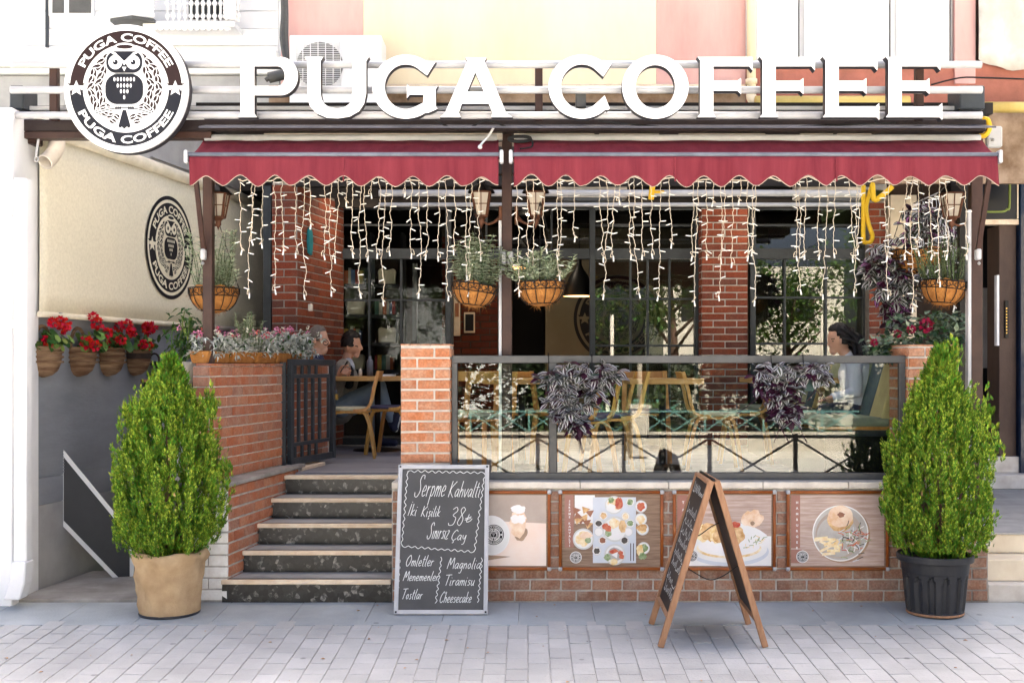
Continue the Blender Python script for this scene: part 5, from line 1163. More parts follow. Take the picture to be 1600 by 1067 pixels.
for (x, y) in ((.014,.014),(BW-.014,.014),(.014,BH-.014),(BW-.014,BH-.014)): bbox(x-.006,x+.006,y-.006,y+.006,.0241,.026,'corner_screw','black',cb,0)
f = Flat()
def b2(px, py): return ((px-50)/610*BW, (1015-py)/985*BH)       # crop pixels of the board -> board metres
def line(txt, x0, y, x1, hpx, slant=.25):
    h = hpx/985*BH; X0, Y0 = b2(x0,y); X1, _ = b2(x1,y); k = (X1-X0)/(twidth(txt)*h); write(f, txt, X0, Y0, h, .0036, 0, 0, slant, .08, k)
line('Serpme', 158, 245, 365, 145); line('Kahvalt\u0131', 385, 248, 600, 108)
line('Iki', 120, 372, 180, 78); line('Ki\u015filik', 208, 378, 335, 70); line('38', 392, 436, 495, 120); line('\u20ba', 498, 416, 550, 66)
line('S\u0131n\u0131rs\u0131z', 250, 525, 395, 105); line('\u00c7ay', 410, 535, 512, 68)
line('Omletler', 115, 705, 300, 72); line('Menemenler', 102, 800, 335, 62); line('Tostlar', 95, 918, 232, 66)
line('Magnolia', 388, 722, 610, 72); line('Tiramisu', 372, 830, 570, 68); line('Cheesecake', 342, 940, 552, 70)
def wavy(p, q, n, amp):
    p, q = Vector(b2(*p)), Vector(b2(*q)); d_ = q-p; s_ = Vector((-d_.y,d_.x)).normalized(); pts = [tuple(p+d_*(i/n)+s_*amp*(1 if i % 2 else -1)*R.uniform(.6,1.2)) for i in range(n+1)]; f.stroke(pts, .0038, 0, 0, 4)
wavy((110,72),(630,84),22,.007); wavy((630,84),(568,610),24,.006); wavy((568,612),(88,575),22,.006); wavy((88,575),(112,76),22,.006)
wavy((78,652),(68,950),14,.006); wavy((352,645),(322,945),16,.006); wavy((618,650),(595,940),16,.006)
m_ = MB(); f.put(m_, b0-bu*(BW/2)+bn*.0126, bu, bv, bn, 1, .0003); m_.build('chalk_writing', M['chalk'], children(cb)[4] if False else cb)
# A-board on the pavement
ab = thing('sandwich_board', 'wooden A-board with chalk writing standing on the pavement', 'sandwich board', (1.08,-.84,gz(-.84)))
Y0, Y1 = -1.09, -.58
def aleg(xf, xt, Y, name, par_, wd=.036, z1=.93):
    m__ = MB(); zf = gz(Y); m__.bar((xf,Y,zf+.003), (xt,Y,z1), .03, wd, (1,0,0)); return m__.build(name, M['wood_board'], par_, bevel=.003)
for s, (xf, xt) in enumerate(((.775,1.072),(1.388,1.104))):
    for Y in (Y0,Y1): aleg(xf,xt,Y,'leg',ab)
    lo, hi = .17, .985; P = lambda t, Y: Vector((xf+(xt-xf)*t, Y, gz(Y)+(.93-gz(Y))*t))
    for t in (lo,hi):
        m__ = MB(); m__.bar(P(t,Y0+.016), P(t,Y1-.016), .036, .024, (1 if s == 0 else -1,0,.3)); m__.build('cross_rail', M['wood_board'], ab, bevel=.003)
    a0, a1, a2, a3 = P(lo,Y0+.01), P(lo,Y1-.01), P(hi,Y1-.01), P(hi,Y0+.01); nn = (a1-a0).cross(a3-a0).normalized()
    if s == 0 and nn.x > 0 or s == 1 and nn.x < 0: nn = -nn
    m__ = MB(); c_ = (a0+a1+a2+a3)/4; m__.obox(c_, (a1-a0)/2, (a3-a0)/2, nn*.005); pn = m__.build('chalk_panel', M['chalk_board_brown'], ab)
    if s == 0:
        f = Flat(); q = random.Random(8); u_ = (a0-a1).normalized(); v_ = (a3-a0).normalized(); Wp = (a0-a1).length; Hp = (a3-a0).length
        rows = [(.88,('.Gunluk','')),(.70,()),(.52,()),(.34,()),(.16,())]
        for r_, yy in enumerate((.87,.71,.55,.38,.19)):
            for kk in range(2 if r_ else 1):
                x = .05+kk*.02; yb_ = yy*Hp-kk*.065; pts = []
                for i in range(16): pts.append((x+i*.024+q.uniform(-.006,.006), yb_+q.choice((0,.022,.03,.05))*(1 if i % 2 else 0)+q.uniform(-.004,.004)))
                f.stroke(pts, .005, 0, 0, 4); f.stroke([(x,yb_+.06),(x+.02,yb_+.03),(x+.015,yb_)], .006, 0, .5, 4)
        m__ = MB(); f.put(m__, a1+nn*.0056, u_, v_, nn, 1, .0003); m__.build('chalk_writing', M['chalk'], pn)
m_ = MB(); m_.tube(smooth_path([(.925,-1.0,.42),(1.0,-1.0,.37),(1.08,-1.0,.335),(1.16,-1.0,.36),(1.245,-1.0,.42)]), .0035, 6); m_.build('stay_cord', M['black'], ab)
m_ = MB(); m_.tube(smooth_path([(.96,-.65,.55),(1.05,-.65,.54),(1.14,-.65,.60),(1.2,-.65,.63)]), .0035, 6); m_.build('stay_cord', M['black'], ab)
m_ = MB(); m_.tube([(1.088,Y0-.01,.935),(1.088,Y1+.01,.935)], .008, 8); m_.build('hinge_rod', M['black'], ab)

# ---------------------------------------------------------------- lanterns
def lantern(px, py, Y, side, label, s=1.0):
    p = at(px,py,Y); t = thing('wall_lantern', label, 'lantern', p)
    rt, rb_, h = .062*s, .037*s, .165*s; cor = [(math.cos(a),math.sin(a)) for a in [math.pi/4+i*math.pi/2 for i in range(4)]]
    top = [p+Vector((x*rt*1.41,y*rt*1.41,h)) for x, y in cor]; bot = [p+Vector((x*rb_*1.41,y*rb_*1.41,0)) for x, y in cor]
    for i in range(4):
        j = (i+1) % 4; m__ = MB(); m__.bar(bot[i],top[i],.012,.012); m__.build('frame_bar', M['copper'], t)
        m__ = MB(); m__.bar(top[i],top[j],.012,.012); m__.bar(bot[i],bot[j],.012,.012); mid = lambda k: (bot[k]*.5+top[k]*.5); m__.bar(mid(i),mid(j),.006,.006); m__.bar((bot[i]+bot[j])/2,(top[i]+top[j])/2,.006,.006); m__.build('frame_bar', M['copper'], t)
        m__ = MB(); c_ = p+Vector((0,0,h/2)); q_ = [v_+(c_-v_)*.05 for v_ in (bot[i],bot[j],top[j],top[i])]; m__.add(q_, [(0,1,2,3)]); m__.build('pane', M['lantern_glass'], t)
    m__ = MB(); m__.lathe([(rt*1.65,h),(rt*1.5,h+.012),(rt*.8,h+.05),(rt*.5,h+.062),(rt*.45,h+.085),(.008,h+.1),(.006,h+.12)], 8, p, sm=False, a0=math.pi/8, a1=math.pi/8+2*math.pi); m__.build('cap', M['black_metal'], t)
    m__ = MB(); m__.lathe([(rb_*1.3,0),(rb_*.7,-.02),(.02,-.03),(.022,-.05),(.008,-.07),(.001,-.09)], 12, p); m__.build('finial', M['copper'], t)
    e = Vector((side*.135*s,0,0)); m__ = MB(); m__.tube(smooth_path([p+Vector((0,0,-.03)),p+e*.35+Vector((0,0,-.055)),p+e*.75+Vector((0,0,-.035)),p+e+Vector((0,0,-.0))]), [.007]*4+[.009]*4+[.013]*5, 8); m__.build('bracket_arm', M['copper'], t)
    m__ = MB(); c_ = p+e; m__.box(c_.x-.012, c_.x+.012, c_.y-.03, c_.y+.03, c_.z-.06, c_.z+.07); m__.build('back_plate', M['copper'], t, bevel=.004)
lantern(341, 340, .24, -.4, 'dark lantern on the right side of the left post')
lantern(752, 338, .25, 1, 'copper lantern on the left side of the middle post')
lantern(837, 338, .25, -1, 'copper lantern on the right side of the middle post')
lantern(1487, 340, .2, 1, 'copper lantern at the right end post')

# ---------------------------------------------------------------- icicle lights
def strand(par_, x, y0, y1, Y, q, cab='cable'):
    n = max(3, int((y1-y0)/9)); pts = []; xo = 0
    for i in range(n+1):
        xo += q.uniform(-1.5,1.5); pts.append(at(x+xo+q.uniform(-1.1,1.1), y0+(y1-y0)*i/n, Y+q.uniform(-.006,.006)))
    pts = smooth_path(pts, 3); tw = []
    for i, p in enumerate(pts): tw.append(p+Vector((.0022*math.sin(i*2.1),.0022*math.cos(i*2.1),0)))
    end = tw[-1]; lp = [end, end+Vector((q.choice((-1,1))*.018,0,-.008)), end+Vector((q.choice((-1,1))*.012,0,.022)), end+Vector((0,0,.03))]
    m__ = MB(); m__.tube(tw+smooth_path(lp,3)[1:], .0021, 5); so_ = m__.build('strand', M[cab], par_)
    m__ = MB(); step = .10; d_ = .03
    tot = [0]
    for i in range(1,len(tw)): tot.append(tot[-1]+(tw[i]-tw[i-1]).length)
    sg = q.choice((-1,1)); i = 0
    while d_ < tot[-1]:
        while tot[i+1] < d_ and i < len(tot)-2: i += 1
        p = tw[i]; a = q.uniform(-.9,.5); dr_ = Vector((sg*math.cos(a),q.uniform(-.4,.4),math.sin(a)*.7)).normalized()
        m__.tube([p, p+dr_*.012, p+dr_*.036, p+dr_*.041], [.0025,.004,.004,.001], 6); sg = -sg if q.random() < .8 else sg; d_ += step*q.uniform(.75,1.2)
    m__.tube([end, end+Vector((q.uniform(-.01,.01),0,-.038))], [.005,.006], 6)
    m__.build('bulbs', M['bulb'], so_, kind='stuff')
def icicles(label, xa, xb, lens, seed):
    q = random.Random(seed); YL = .03; t = thing('icicle_lights', label, 'string lights', at((xa+xb)/2,275,YL))
    for x, l in lens: strand(t, x, 279, l, YL+q.uniform(-.02,.02), q)
    m__ = MB(); n = 60; m__.tube([at(xa+(xb-xa)*i/n, 280+3*math.sin(i*1.1)+1.5*math.sin(i*2.7), YL) for i in range(n+1)], .005, 6); m__.build('main_cable', M['cable'], t)
icicles('cream icicle light string hanging under the left awning', 372, 776, [(375,390),(393,458),(398,375),(410,380),(427,452),(440,390),(462,395),(473,460),(485,350),(508,398),(517,455),(529,403),(542,315),(551,395),(563,458),(570,400),(582,302),(592,396),(603,470),(614,392),(633,300),(641,396),(654,458),(665,398),(686,400),(697,462),(708,390),(727,430),(737,455),(748,400)], 11)
icicles('cream icicle light string hanging under the right awning', 803, 1512, [(808,455),(823,402),(834,440),(846,388),(872,398),(876,430),(897,370),(936,402),(948,460),(960,400),(968,312),(981,398),(990,458),(1001,398),(1016,396),(1033,462),(1045,380),(1083,400),(1090,470),(1103,398),(1114,315),(1124,404),(1133,462),(1145,410),(1158,312),(1170,400),(1175,470),(1180,392),(1244,400),(1250,452),(1262,398),(1281,398),(1290,460),(1305,395),(1325,402),(1338,455),(1345,390),(1381,460),(1386,400),(1416,398),(1425,480),(1433,392),(1454,398),(1467,440),(1479,398),(1508,398)], 12)
q = random.Random(13); t = thing('icicle_lights', 'white light garland running back along the right side of the terrace', 'string lights', at(1470,300,1))
for k in range(16):
    Y = .5+k*.16; strand(t, 1490-k*4+q.uniform(-4,4), 300+k*1.2, 372+q.uniform(0,70)+(60 if k % 4 == 0 else 0), Y, q, 'white_cable')
m__ = MB(); m__.tube([at(1498,292,.4),at(1470,300,1.6),at(1428,318,3.1)], .006, 6); m__.build('main_cable', M['white_cable'], t)

# ---------------------------------------------------------------- hanging baskets
def basket_body(t, c, r, tiltx=0, name_liner='coco_liner'):
    Rt = Matrix.Rotation(tiltx,3,'Y'); T = lambda v: c+Rt@Vector(v); q = random.Random(int(abs(c.x)*1000))
    h = r*1.02; n = 30; prof = [(r*math.sin(a)**.85 if a > 0 else .02, -h*math.cos(a)) for a in [math.pi/2*i/8 for i in range(9)]]
    m__ = MB(); vs_ = []
    for (rr_, z) in prof:
        for j in range(n):
            a = 2*math.pi*j/n; k = 1+q.uniform(-.03,.03); vs_.append(T((rr_*k*math.cos(a), rr_*k*math.sin(a), z+(q.uniform(-.012,.02) if z > -.02 else 0))))
    m__.add(vs_, [(i*n+j,i*n+(j+1) % n,(i+1)*n+(j+1) % n,(i+1)*n+j) for i in range(len(prof)-1) for j in range(n)], 0, True); m__.add([T((r*.95*math.cos(2*math.pi*j/n), r*.95*math.sin(2*math.pi*j/n), -.02)) for j in range(n)], [tuple(range(n))], 1)
    for k in range(120):                   # loose fibres
        a = q.uniform(0,6.283); ph = q.uniform(.1,1.5); p = T((r*math.sin(ph)*math.cos(a)*1.0, r*math.sin(ph)*math.sin(a), -h*math.cos(ph))); d_ = (p-c).normalized()+Vector((q.gauss(0,.6),q.gauss(0,.6),q.gauss(-.2,.5))); m__.tube([p,p+d_*.02], [.0012,.0006], 3, cap=False)
    m__.build(name_liner, [M['coco'],M['soil']], t)
    e = r*1.045
    def ringw(rr_, z, w_=.0035): m2 = MB(); m2.tube([T((rr_*math.cos(2*math.pi*j/40), rr_*math.sin(2*math.pi*j/40), z)) for j in range(40)], w_, 5, closed=True); m2.build('wire_ring', M['black_metal'], t)
    ringw(e,0,.005); ringw(e*.965,-h*.32); ringw(e*.52,-h*.90)
    for k in range(14):
        a = 2*math.pi*k/14; m2 = MB(); m2.tube([T((e*math.sin(ph)**.85*math.cos(a), e*math.sin(ph)**.85*math.sin(a), -h*1.03*math.cos(ph))) for ph in [math.pi/2*(.35+.65*i/7) for i in range(8)]], .003, 5); m2.build('wire_rib', M['black_metal'], t)
    for k in range(10):                    # scrolls round the upper band
        a0 = 2*math.pi*k/10; m2 = MB()
        for sg in (-1,1):
            pts = []
            for i in range(15):
                th = i*.55; rr_ = .032*(1-i/18); a = a0+sg*(.16+(rr_*math.cos(th))/e); pts.append(T((e*1.0*math.cos(a), e*1.0*math.sin(a), -h*.15+rr_*math.sin(th))))
            m2.tube([T((e*.985*math.cos(a0), e*.985*math.sin(a0), -h*.32))]+pts, .0026, 4)
        m2.build('wire_scroll', M['black_metal'], t)
    for k in range(3):
        a = 2*math.pi*k/3+.5; p = T((e*math.cos(a),e*math.sin(a),0)); hk = c+Vector((0,0,r*3.4)); n_ = 26; m2 = MB()
        for i in range(n_):
            s0, s1 = p+(hk-p)*(i/n_), p+(hk-p)*((i+1)/n_); m2.tube([s0,s1], [.004 if i % 2 else .0022,.0022 if i % 2 else .004], 4)
        m2.build('chain', M['black_metal'], t)
def sprigs(t, c, n, hmin, hmax, spread, mat, leafL, leafW, q, per=34, up=1.0, name='plant', stem='rosemary', lean=.6):
    m__ = MB()
    for k in range(n):
        a = q.uniform(0,6.283); d0 = Vector((math.cos(a)*spread*q.random(), math.sin(a)*spread*q.random(), 0)); L_ = q.uniform(hmin,hmax); p = c+d0*.8; tip = p+d0*lean+Vector((q.gauss(0,.025),q.gauss(0,.025),L_))
        mid = (p+tip)/2+Vector((q.gauss(0,.015),q.gauss(0,.015),0)); path = smooth_path([p,mid,tip],6); m__.tube(path, [.003]*(len(path)-1)+[.001], 4, 1)
        for i in range(per):
            s_ = (.12+.88*i/per); b_ = path[min(int(s_*(len(path)-1)),len(path)-1)]; an = i*2.4+q.uniform(-.4,.4); d_ = Vector((math.cos(an),math.sin(an),up*q.uniform(.3,1.1)))
            m__.leaf(b_, d_, (0,0,1), leafL*q.uniform(.6,1.15), leafW*q.uniform(.7,1.2), 0, .2, .15)
    m__.build(name, [M[mat],M[stem]], t)
def basket(px, py, Y, rpx, label, kind, tiltx=0, seed=0):
    c = at(px,py,Y); r = rpx*(D+Y)/F; t = thing('hanging_basket', label, 'hanging basket', c-Vector((0,0,r)), 'coco lined hanging baskets'); basket_body(t, c, r, tiltx); q = random.Random(seed)
    if kind == 'sage': sprigs(t, c-Vector((0,0,.03)), 60, .14, .40, r*.8, 'sage', .06, .025, q, 34, .15)
    if kind == 'sage_low': sprigs(t, c-Vector((0,0,.03)), 70, .08, .26, r*.95, 'sage', .055, .017, q, 28, .8, lean=.9)
    if kind == 'rosemary': sprigs(t, c-Vector((0,0,.03)), 52, .10, .38, r*.95, 'rosemary', .03, .006, q, 44, .9)
    if kind == 'grey': sprigs(t, c-Vector((0,0,.03)), 48, .12, .46, r*.9, 'sage', .05, .012, q, 34, .9)
basket(334.5, 451, .42, 37.5, 'coco hanging basket with fine grey green shrub behind the left post', 'grey', 0, 1)
basket(742.5, 445, .16, 35, 'tilted coco hanging basket with drooping sage left of the middle post', 'sage', .13, 2)
basket(844, 441, .16, 37, 'coco hanging basket with low sage right of the middle post', 'sage_low', -.03, 3)
basket(1475.5, 441, .3, 36, 'coco hanging basket with rosemary near the right post', 'rosemary', .1, 4)

# ---------------------------------------------------------------- striped purple trailing plants
def striped_leaf(m__, p, d, up, L, W, q, kind):
    d = Vector(d).normalized(); sd_ = d.cross(Vector(up)); 
    if sd_.length < 1e-3: sd_ = d.orthogonal()
    sd_.normalize(); n_ = sd_.cross(d)
    def P(s, w): return p+d*(L*s)+sd_*(w*W*.5)+n_*(abs(w)*W*.10-L*.22*s*s)
    prof = ((0,.05),(.22,.75),(.5,1.0),(.78,.66),(1,.02)); cols_ = (-1,-.80,-.28,.28,.80,1); vs_ = [P(s,w_*pw) for s, pw in prof for w_ in cols_]; k = len(cols_)
    mm = {0:(2,0,2,0,2),1:(1,0,2,0,1),2:(2,2,2,2,2),3:(2,3,2,3,2),4:(1,0,1,0,1),5:(1,1,0,1,1)}[kind]
    for i in range(len(prof)-1):
        for j in range(k-1): m__.add([vs_[i*k+j],vs_[i*k+j+1],vs_[(i+1)*k+j+1],vs_[(i+1)*k+j]], [(0,1,2,3)], mm[j], True)
def trailing(t, ells, n, q, name='foliage', sz=.082, kinds=(1,4,1,4,0,2,5,0,4)):
    m__ = MB()
    for k in range(n):
        c, ra = q.choice(ells); d_ = Vector((q.gauss(0,1),q.gauss(-.5,1),q.gauss(0,1))).normalized(); p = c+Vector((d_.x*ra[0],d_.y*ra[1],d_.z*ra[2]))*q.uniform(.55,1.0)
        for j in range(3):
            a = q.uniform(0,6.28); dr_ = Vector((math.cos(a)*.9+d_.x*.5, -.55+d_.y*.4+q.gauss(0,.3), math.sin(a)*.55-.25)); low_ = p.z < ells[-1][0].z+.02
            striped_leaf(m__, p, dr_, (0,-.6,1), sz*q.uniform(.7,1.15), sz*.52*q.uniform(.8,1.2), q, 2 if (low_ and q.random() < .45) else q.choice(kinds))
    m__.build(name, [M['trad_silver'],M['trad_green'],M['trad_purple'],M['trad_pink']], t)
def rail_planter(px, label, ells, potx, seed, n):
    q = random.Random(seed); t = thing('trailing_planter', label, 'planter', at(px,600,.05), 'striped trailing planters on the railing')
    for k in potx:
        c = at(k,588,.05); m__ = MB(); m__.lathe([(.045,-.10),(.062,-.005),(.068,0),(.068,.018),(.058,.018),(.05,-.03)], 4, c, sm=False, a0=math.pi/4, a1=math.pi/4+2*math.pi); m__.build('pot', M['green_plastic'], t)
        m__ = MB(); m__.tube([c+Vector((-.02,.02,.01)), c+Vector((-.02,.06,.16)), c+Vector((-.02,.10,.16))], .004, 6); m__.build('hook', M['black_metal'], t)
    trailing(t, [(at(a,b_,.03),(rx,.07,rz)) for a, b_, rx, rz in ells], n, q)
    m__ = MB()
    for k in range(14):
        a, b_, rx, rz = q.choice(ells); p = at(a+q.uniform(-20,20),b_,.03); m__.tube(smooth_path([p,p+Vector((q.gauss(0,.04),-.05,-.08)),p+Vector((q.gauss(0,.06),-.05,-.2))]), .0025, 4)
    m__.build('stems', M['trad_purple'], t)
rail_planter(905, 'silver and purple striped trailing plant on the left part of the railing', [(900,588,.20,.10),(938,585,.15,.09),(868,592,.11,.09),(905,618,.19,.10),(880,625,.12,.10),(885,645,.09,.08),(905,662,.05,.05)], (862,930), 21, 200)
rail_planter(1225, 'purple striped trailing plant on the right part of the railing', [(1200,580,.14,.08),(1240,585,.18,.08),(1275,580,.10,.07),(1225,615,.12,.09),(1228,645,.09,.08),(1195,600,.07,.07)], (1212,1262), 22, 185)
# big hanging tradescantia on the right
q = random.Random(23); c = at(1432,392,1.3); t = thing('hanging_basket', 'brown hanging pot with a large purple striped trailing plant on the right', 'hanging basket', c, 'coco lined hanging baskets')
basket_body(t, c, .2); trailing(t, [(at(1440,345,1.3),(.24,.16,.12)),(at(1400,400,1.3),(.22,.16,.2)),(at(1480,380,1.3),(.16,.14,.14)),(at(1450,430,1.2),(.26,.14,.13)),(at(1395,450,1.3),(.2,.14,.16)),(at(1375,420,1.3),(.12,.1,.14)),(at(1400,490,1.3),(.08,.08,.14))], 330, q, sz=.10, kinds=(4,1,5,4,5,2,1,3))

# ---------------------------------------------------------------- conifers
def conifer(px, ytop, ybase, Y, wpx, label, seed, lean=0, bumps=()):
    q = random.Random(seed); s = (D+Y)/F; top = at(px+lean,ytop,Y); bot = at(px,ybase,Y); H = top.z-bot.z; Wm = wpx*s/2*.92
    t = thing('conifer', label, 'conifer', bot, 'potted conifers')
    m__ = MB()
    for k in range(7):
        a = k*.9; m__.tube([bot+Vector((.05*math.cos(a),.05*math.sin(a),-.05)), bot+Vector((Wm*.5*math.cos(a),Wm*.5*math.sin(a),H*.35))], [.014,.006], 6)
    m__.tube([bot+Vector((0,0,-.08)), bot+Vector((lean*s*.5,0,H*.6)), top-Vector((0,0,.12))], [.03,.02,.006], 8); m__.build('trunk', M['bark'], t)
    def prof(v):                            # half width over height
        pts = ((0,.42),(.06,.62),(.12,.82),(.22,.95),(.32,1.0),(.44,.95),(.55,.87),(.70,.69),(.84,.45),(.93,.26),(1,.07))
        for (v0,r0),(v1,r1) in zip(pts,pts[1:]):
            if v <= v1: return r0+(r1-r0)*(v-v0)/(v1-v0)
        return .05
    m__ = MB()
    def spray(p, d, L, tipm):
        d = d.normalized(); sd_ = d.cross(Vector((q.gauss(0,1),q.gauss(0,1),.2))); sd_.normalize()
        for k in range(7):
            f_ = k/6; b_ = p+d*(L*.62*f_); sg = -1 if k % 2 else 1; dd = (d*.95+sd_*sg*(.55-.3*f_)+Vector((q.gauss(0,.12),q.gauss(0,.12),q.gauss(0,.12)))).normalized()
            if k == 6: dd = d
            l_ = L*(.50-.12*f_)*q.uniform(.8,1.2); w_ = l_*.32; n_ = dd.cross(sd_); w2 = (dd.cross(n_) if n_.length > .01 else sd_).normalized()*w_*.5
            m__.add([b_, b_+dd*l_*.5+w2, b_+dd*l_, b_+dd*l_*.5-w2], [(0,1,2,3)], tipm if k > 2 else 0, True)
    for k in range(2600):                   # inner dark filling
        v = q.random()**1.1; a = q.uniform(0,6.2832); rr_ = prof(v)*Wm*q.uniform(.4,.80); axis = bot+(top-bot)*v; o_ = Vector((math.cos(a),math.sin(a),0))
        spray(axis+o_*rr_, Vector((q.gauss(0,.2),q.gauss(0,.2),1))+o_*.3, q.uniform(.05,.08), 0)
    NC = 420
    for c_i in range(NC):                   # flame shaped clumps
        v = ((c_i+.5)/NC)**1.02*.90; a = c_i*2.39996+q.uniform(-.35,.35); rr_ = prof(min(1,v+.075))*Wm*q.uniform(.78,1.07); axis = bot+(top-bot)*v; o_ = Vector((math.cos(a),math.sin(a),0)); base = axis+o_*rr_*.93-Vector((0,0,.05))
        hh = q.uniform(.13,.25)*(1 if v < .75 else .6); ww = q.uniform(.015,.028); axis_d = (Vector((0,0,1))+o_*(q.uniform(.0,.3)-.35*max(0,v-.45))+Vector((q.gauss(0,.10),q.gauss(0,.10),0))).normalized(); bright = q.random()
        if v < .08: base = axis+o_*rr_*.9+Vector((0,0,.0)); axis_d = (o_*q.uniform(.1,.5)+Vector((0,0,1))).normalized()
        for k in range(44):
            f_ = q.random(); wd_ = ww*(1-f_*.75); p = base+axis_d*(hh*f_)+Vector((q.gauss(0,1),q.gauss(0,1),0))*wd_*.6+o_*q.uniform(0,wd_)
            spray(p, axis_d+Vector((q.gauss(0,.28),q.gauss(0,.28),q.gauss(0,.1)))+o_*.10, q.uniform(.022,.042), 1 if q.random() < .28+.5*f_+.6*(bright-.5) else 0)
    for (bx, by, n_) in bumps:
        c_ = at(bx,by,Y)
        for k in range(n_): spray(c_+Vector((q.gauss(0,.022),q.gauss(0,.03),q.gauss(0,.05))), Vector((q.gauss(0,.2),q.gauss(0,.2),1)), q.uniform(.04,.075), 1 if q.random() < .6 else 0)
    for k in range(26):                     # dry brown sprays inside
        v = q.uniform(0,.7); a = q.uniform(0,6.2832); axis = bot+(top-bot)*v; o_ = Vector((math.cos(a),math.sin(a),0)); n0 = len(m__.m); spray(axis+o_*prof(v)*Wm*.93, Vector((q.gauss(0,.2),q.gauss(0,.2),1))+o_*.3, q.uniform(.018,.035), 0); m__.m[n0:] = [2]*(len(m__.m)-n0)
    m__.build('crown', [M['thuja'],M['thuja_tip'],M['dry_leaf']], t)
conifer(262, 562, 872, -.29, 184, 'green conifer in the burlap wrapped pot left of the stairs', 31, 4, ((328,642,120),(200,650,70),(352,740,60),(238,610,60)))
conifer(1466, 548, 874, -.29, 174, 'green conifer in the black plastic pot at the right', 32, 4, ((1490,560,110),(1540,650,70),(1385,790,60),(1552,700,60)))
# burlap pot
q = random.Random(5); c = Vector((ax(265,-.29),-.29,gz(-.29)-.0)); bp_ = thing('burlap_pot', 'round pot wrapped in wrinkled burlap under the left conifer', 'pot', c)
m_ = MB(); n = 56; prof = [(.185,0),(.190,.02),(.195,.08),(.200,.16),(.212,.24),(.216,.31),(.228,.345),(.236,.37),(.238,.395),(.225,.41),(.205,.405),(.19,.38),(.185,.33)]; g = []
for i, (r_, z) in enumerate(prof):
    for j in range(n):
        a = 2*math.pi*j/n; wr = .010*math.sin(a*7+z*16)+.007*math.sin(a*15-z*40)+.005*math.sin(a*4+z*55)+.003*math.sin(z*90+a*3)+q.uniform(-.0015,.0015)
        wr *= min(1,z/.06)
        g.append(c+Vector(((r_+wr)*math.cos(a),(r_+wr)*math.sin(a),z+.006*math.sin(a*5)*(z > .3))))
m_.add(g, [(i*n+j,i*n+(j+1) % n,(i+1)*n+(j+1) % n,(i+1)*n+j) for i in range(len(prof)-1) for j in range(n)], 0, True); m_.build('burlap_wrap', M['burlap'], bp_)
m_ = MB(); m_.lathe([(.001,.35),(.19,.35)], 24, c); m_.build('soil', M['soil'], bp_)
m_ = MB(); m_.lathe([(.192,-.004),(.196,.006),(.190,.012)], 40, c); m_.build('pot_base', M['plastic_pot'], bp_)
# black nursery pot with flutes
c = Vector((ax(1461,-.30),-.30,gz(-.30)+.0)); pp = thing('plastic_pot', 'large fluted black plastic pot under the right conifer', 'pot', c)
m_ = MB(); n = 120; prof = [(.178,.0),(.180,.02),(.182,.035),(.19,.10),(.197,.18),(.199,.20),(.2005,.215),(.202,.23),(.203,.24),(.204,.25),(.205,.258),(.206,.268),(.210,.282),(.214,.335),(.216,.345),(.236,.347),(.240,.352),(.242,.385),(.236,.392),(.226,.388),(.222,.35)]; g = []
for (r_, z) in prof:
    for j in range(n):
        a = 2*math.pi*j/n; fl = 0
        if .03 < z < .27:
            s_ = (a*14/(2*math.pi)) % 1; inset = max(0, 1-abs(s_-.5)/.27); topz = .262-.05*(abs(s_-.5)/.27)**2
            if inset > 0 and z < topz: fl = -.018*min(1,inset*3)
        g.append(c+Vector(((r_+fl)*math.cos(a),(r_+fl)*math.sin(a),z)))
m_.add(g, [(i*n+j,i*n+(j+1) % n,(i+1)*n+(j+1) % n,(i+1)*n+j) for i in range(len(prof)-1) for j in range(n)], 0, False); m_.build('pot_body', M['plastic_pot'], pp)
m_ = MB(); m_.lathe([(.001,.345),(.224,.345)], 24, c); m_.build('soil', M['soil'], pp)
m_ = MB(); m_.lathe([(.176,.0005),(.1815,.006),(.1825,.018),(.176,.02)], 48, c); m_.build('foot_ring', M['wood_board'], pp)

# ---------------------------------------------------------------- wall baskets with geraniums
def pompom(m__, c, r, q, mi=0, n=46):
    for k in range(n):
        d_ = Vector((q.gauss(0,1),q.gauss(0,1),q.gauss(0,1))).normalized(); p = c+d_*r*.55; m__.leaf(p, d_+Vector((q.gauss(0,.5),q.gauss(0,.5),q.gauss(0,.5))), (q.gauss(0,1),q.gauss(0,1),1), r*.75, r*.7, mi, .1)
def round_leaf(m__, c, nrm, r, mi):
    nrm = Vector(nrm).normalized(); u = nrm.orthogonal().normalized(); v = nrm.cross(u); m__.add([c]+[c+(u*math.cos(t_)+v*math.sin(t_))*r*(1+.08*math.cos(5*t_))+nrm*r*.18 for t_ in [2*math.pi*i/10 for i in range(10)]], [(0,1+i,1+(i+1) % 10) for i in range(10)], mi, True)
names = ['leftmost wall basket of red geraniums beside the white pipe','second wall basket of red geraniums, orange bottom','third wall basket of red geraniums','rightmost wall basket of red geraniums with a dark band']
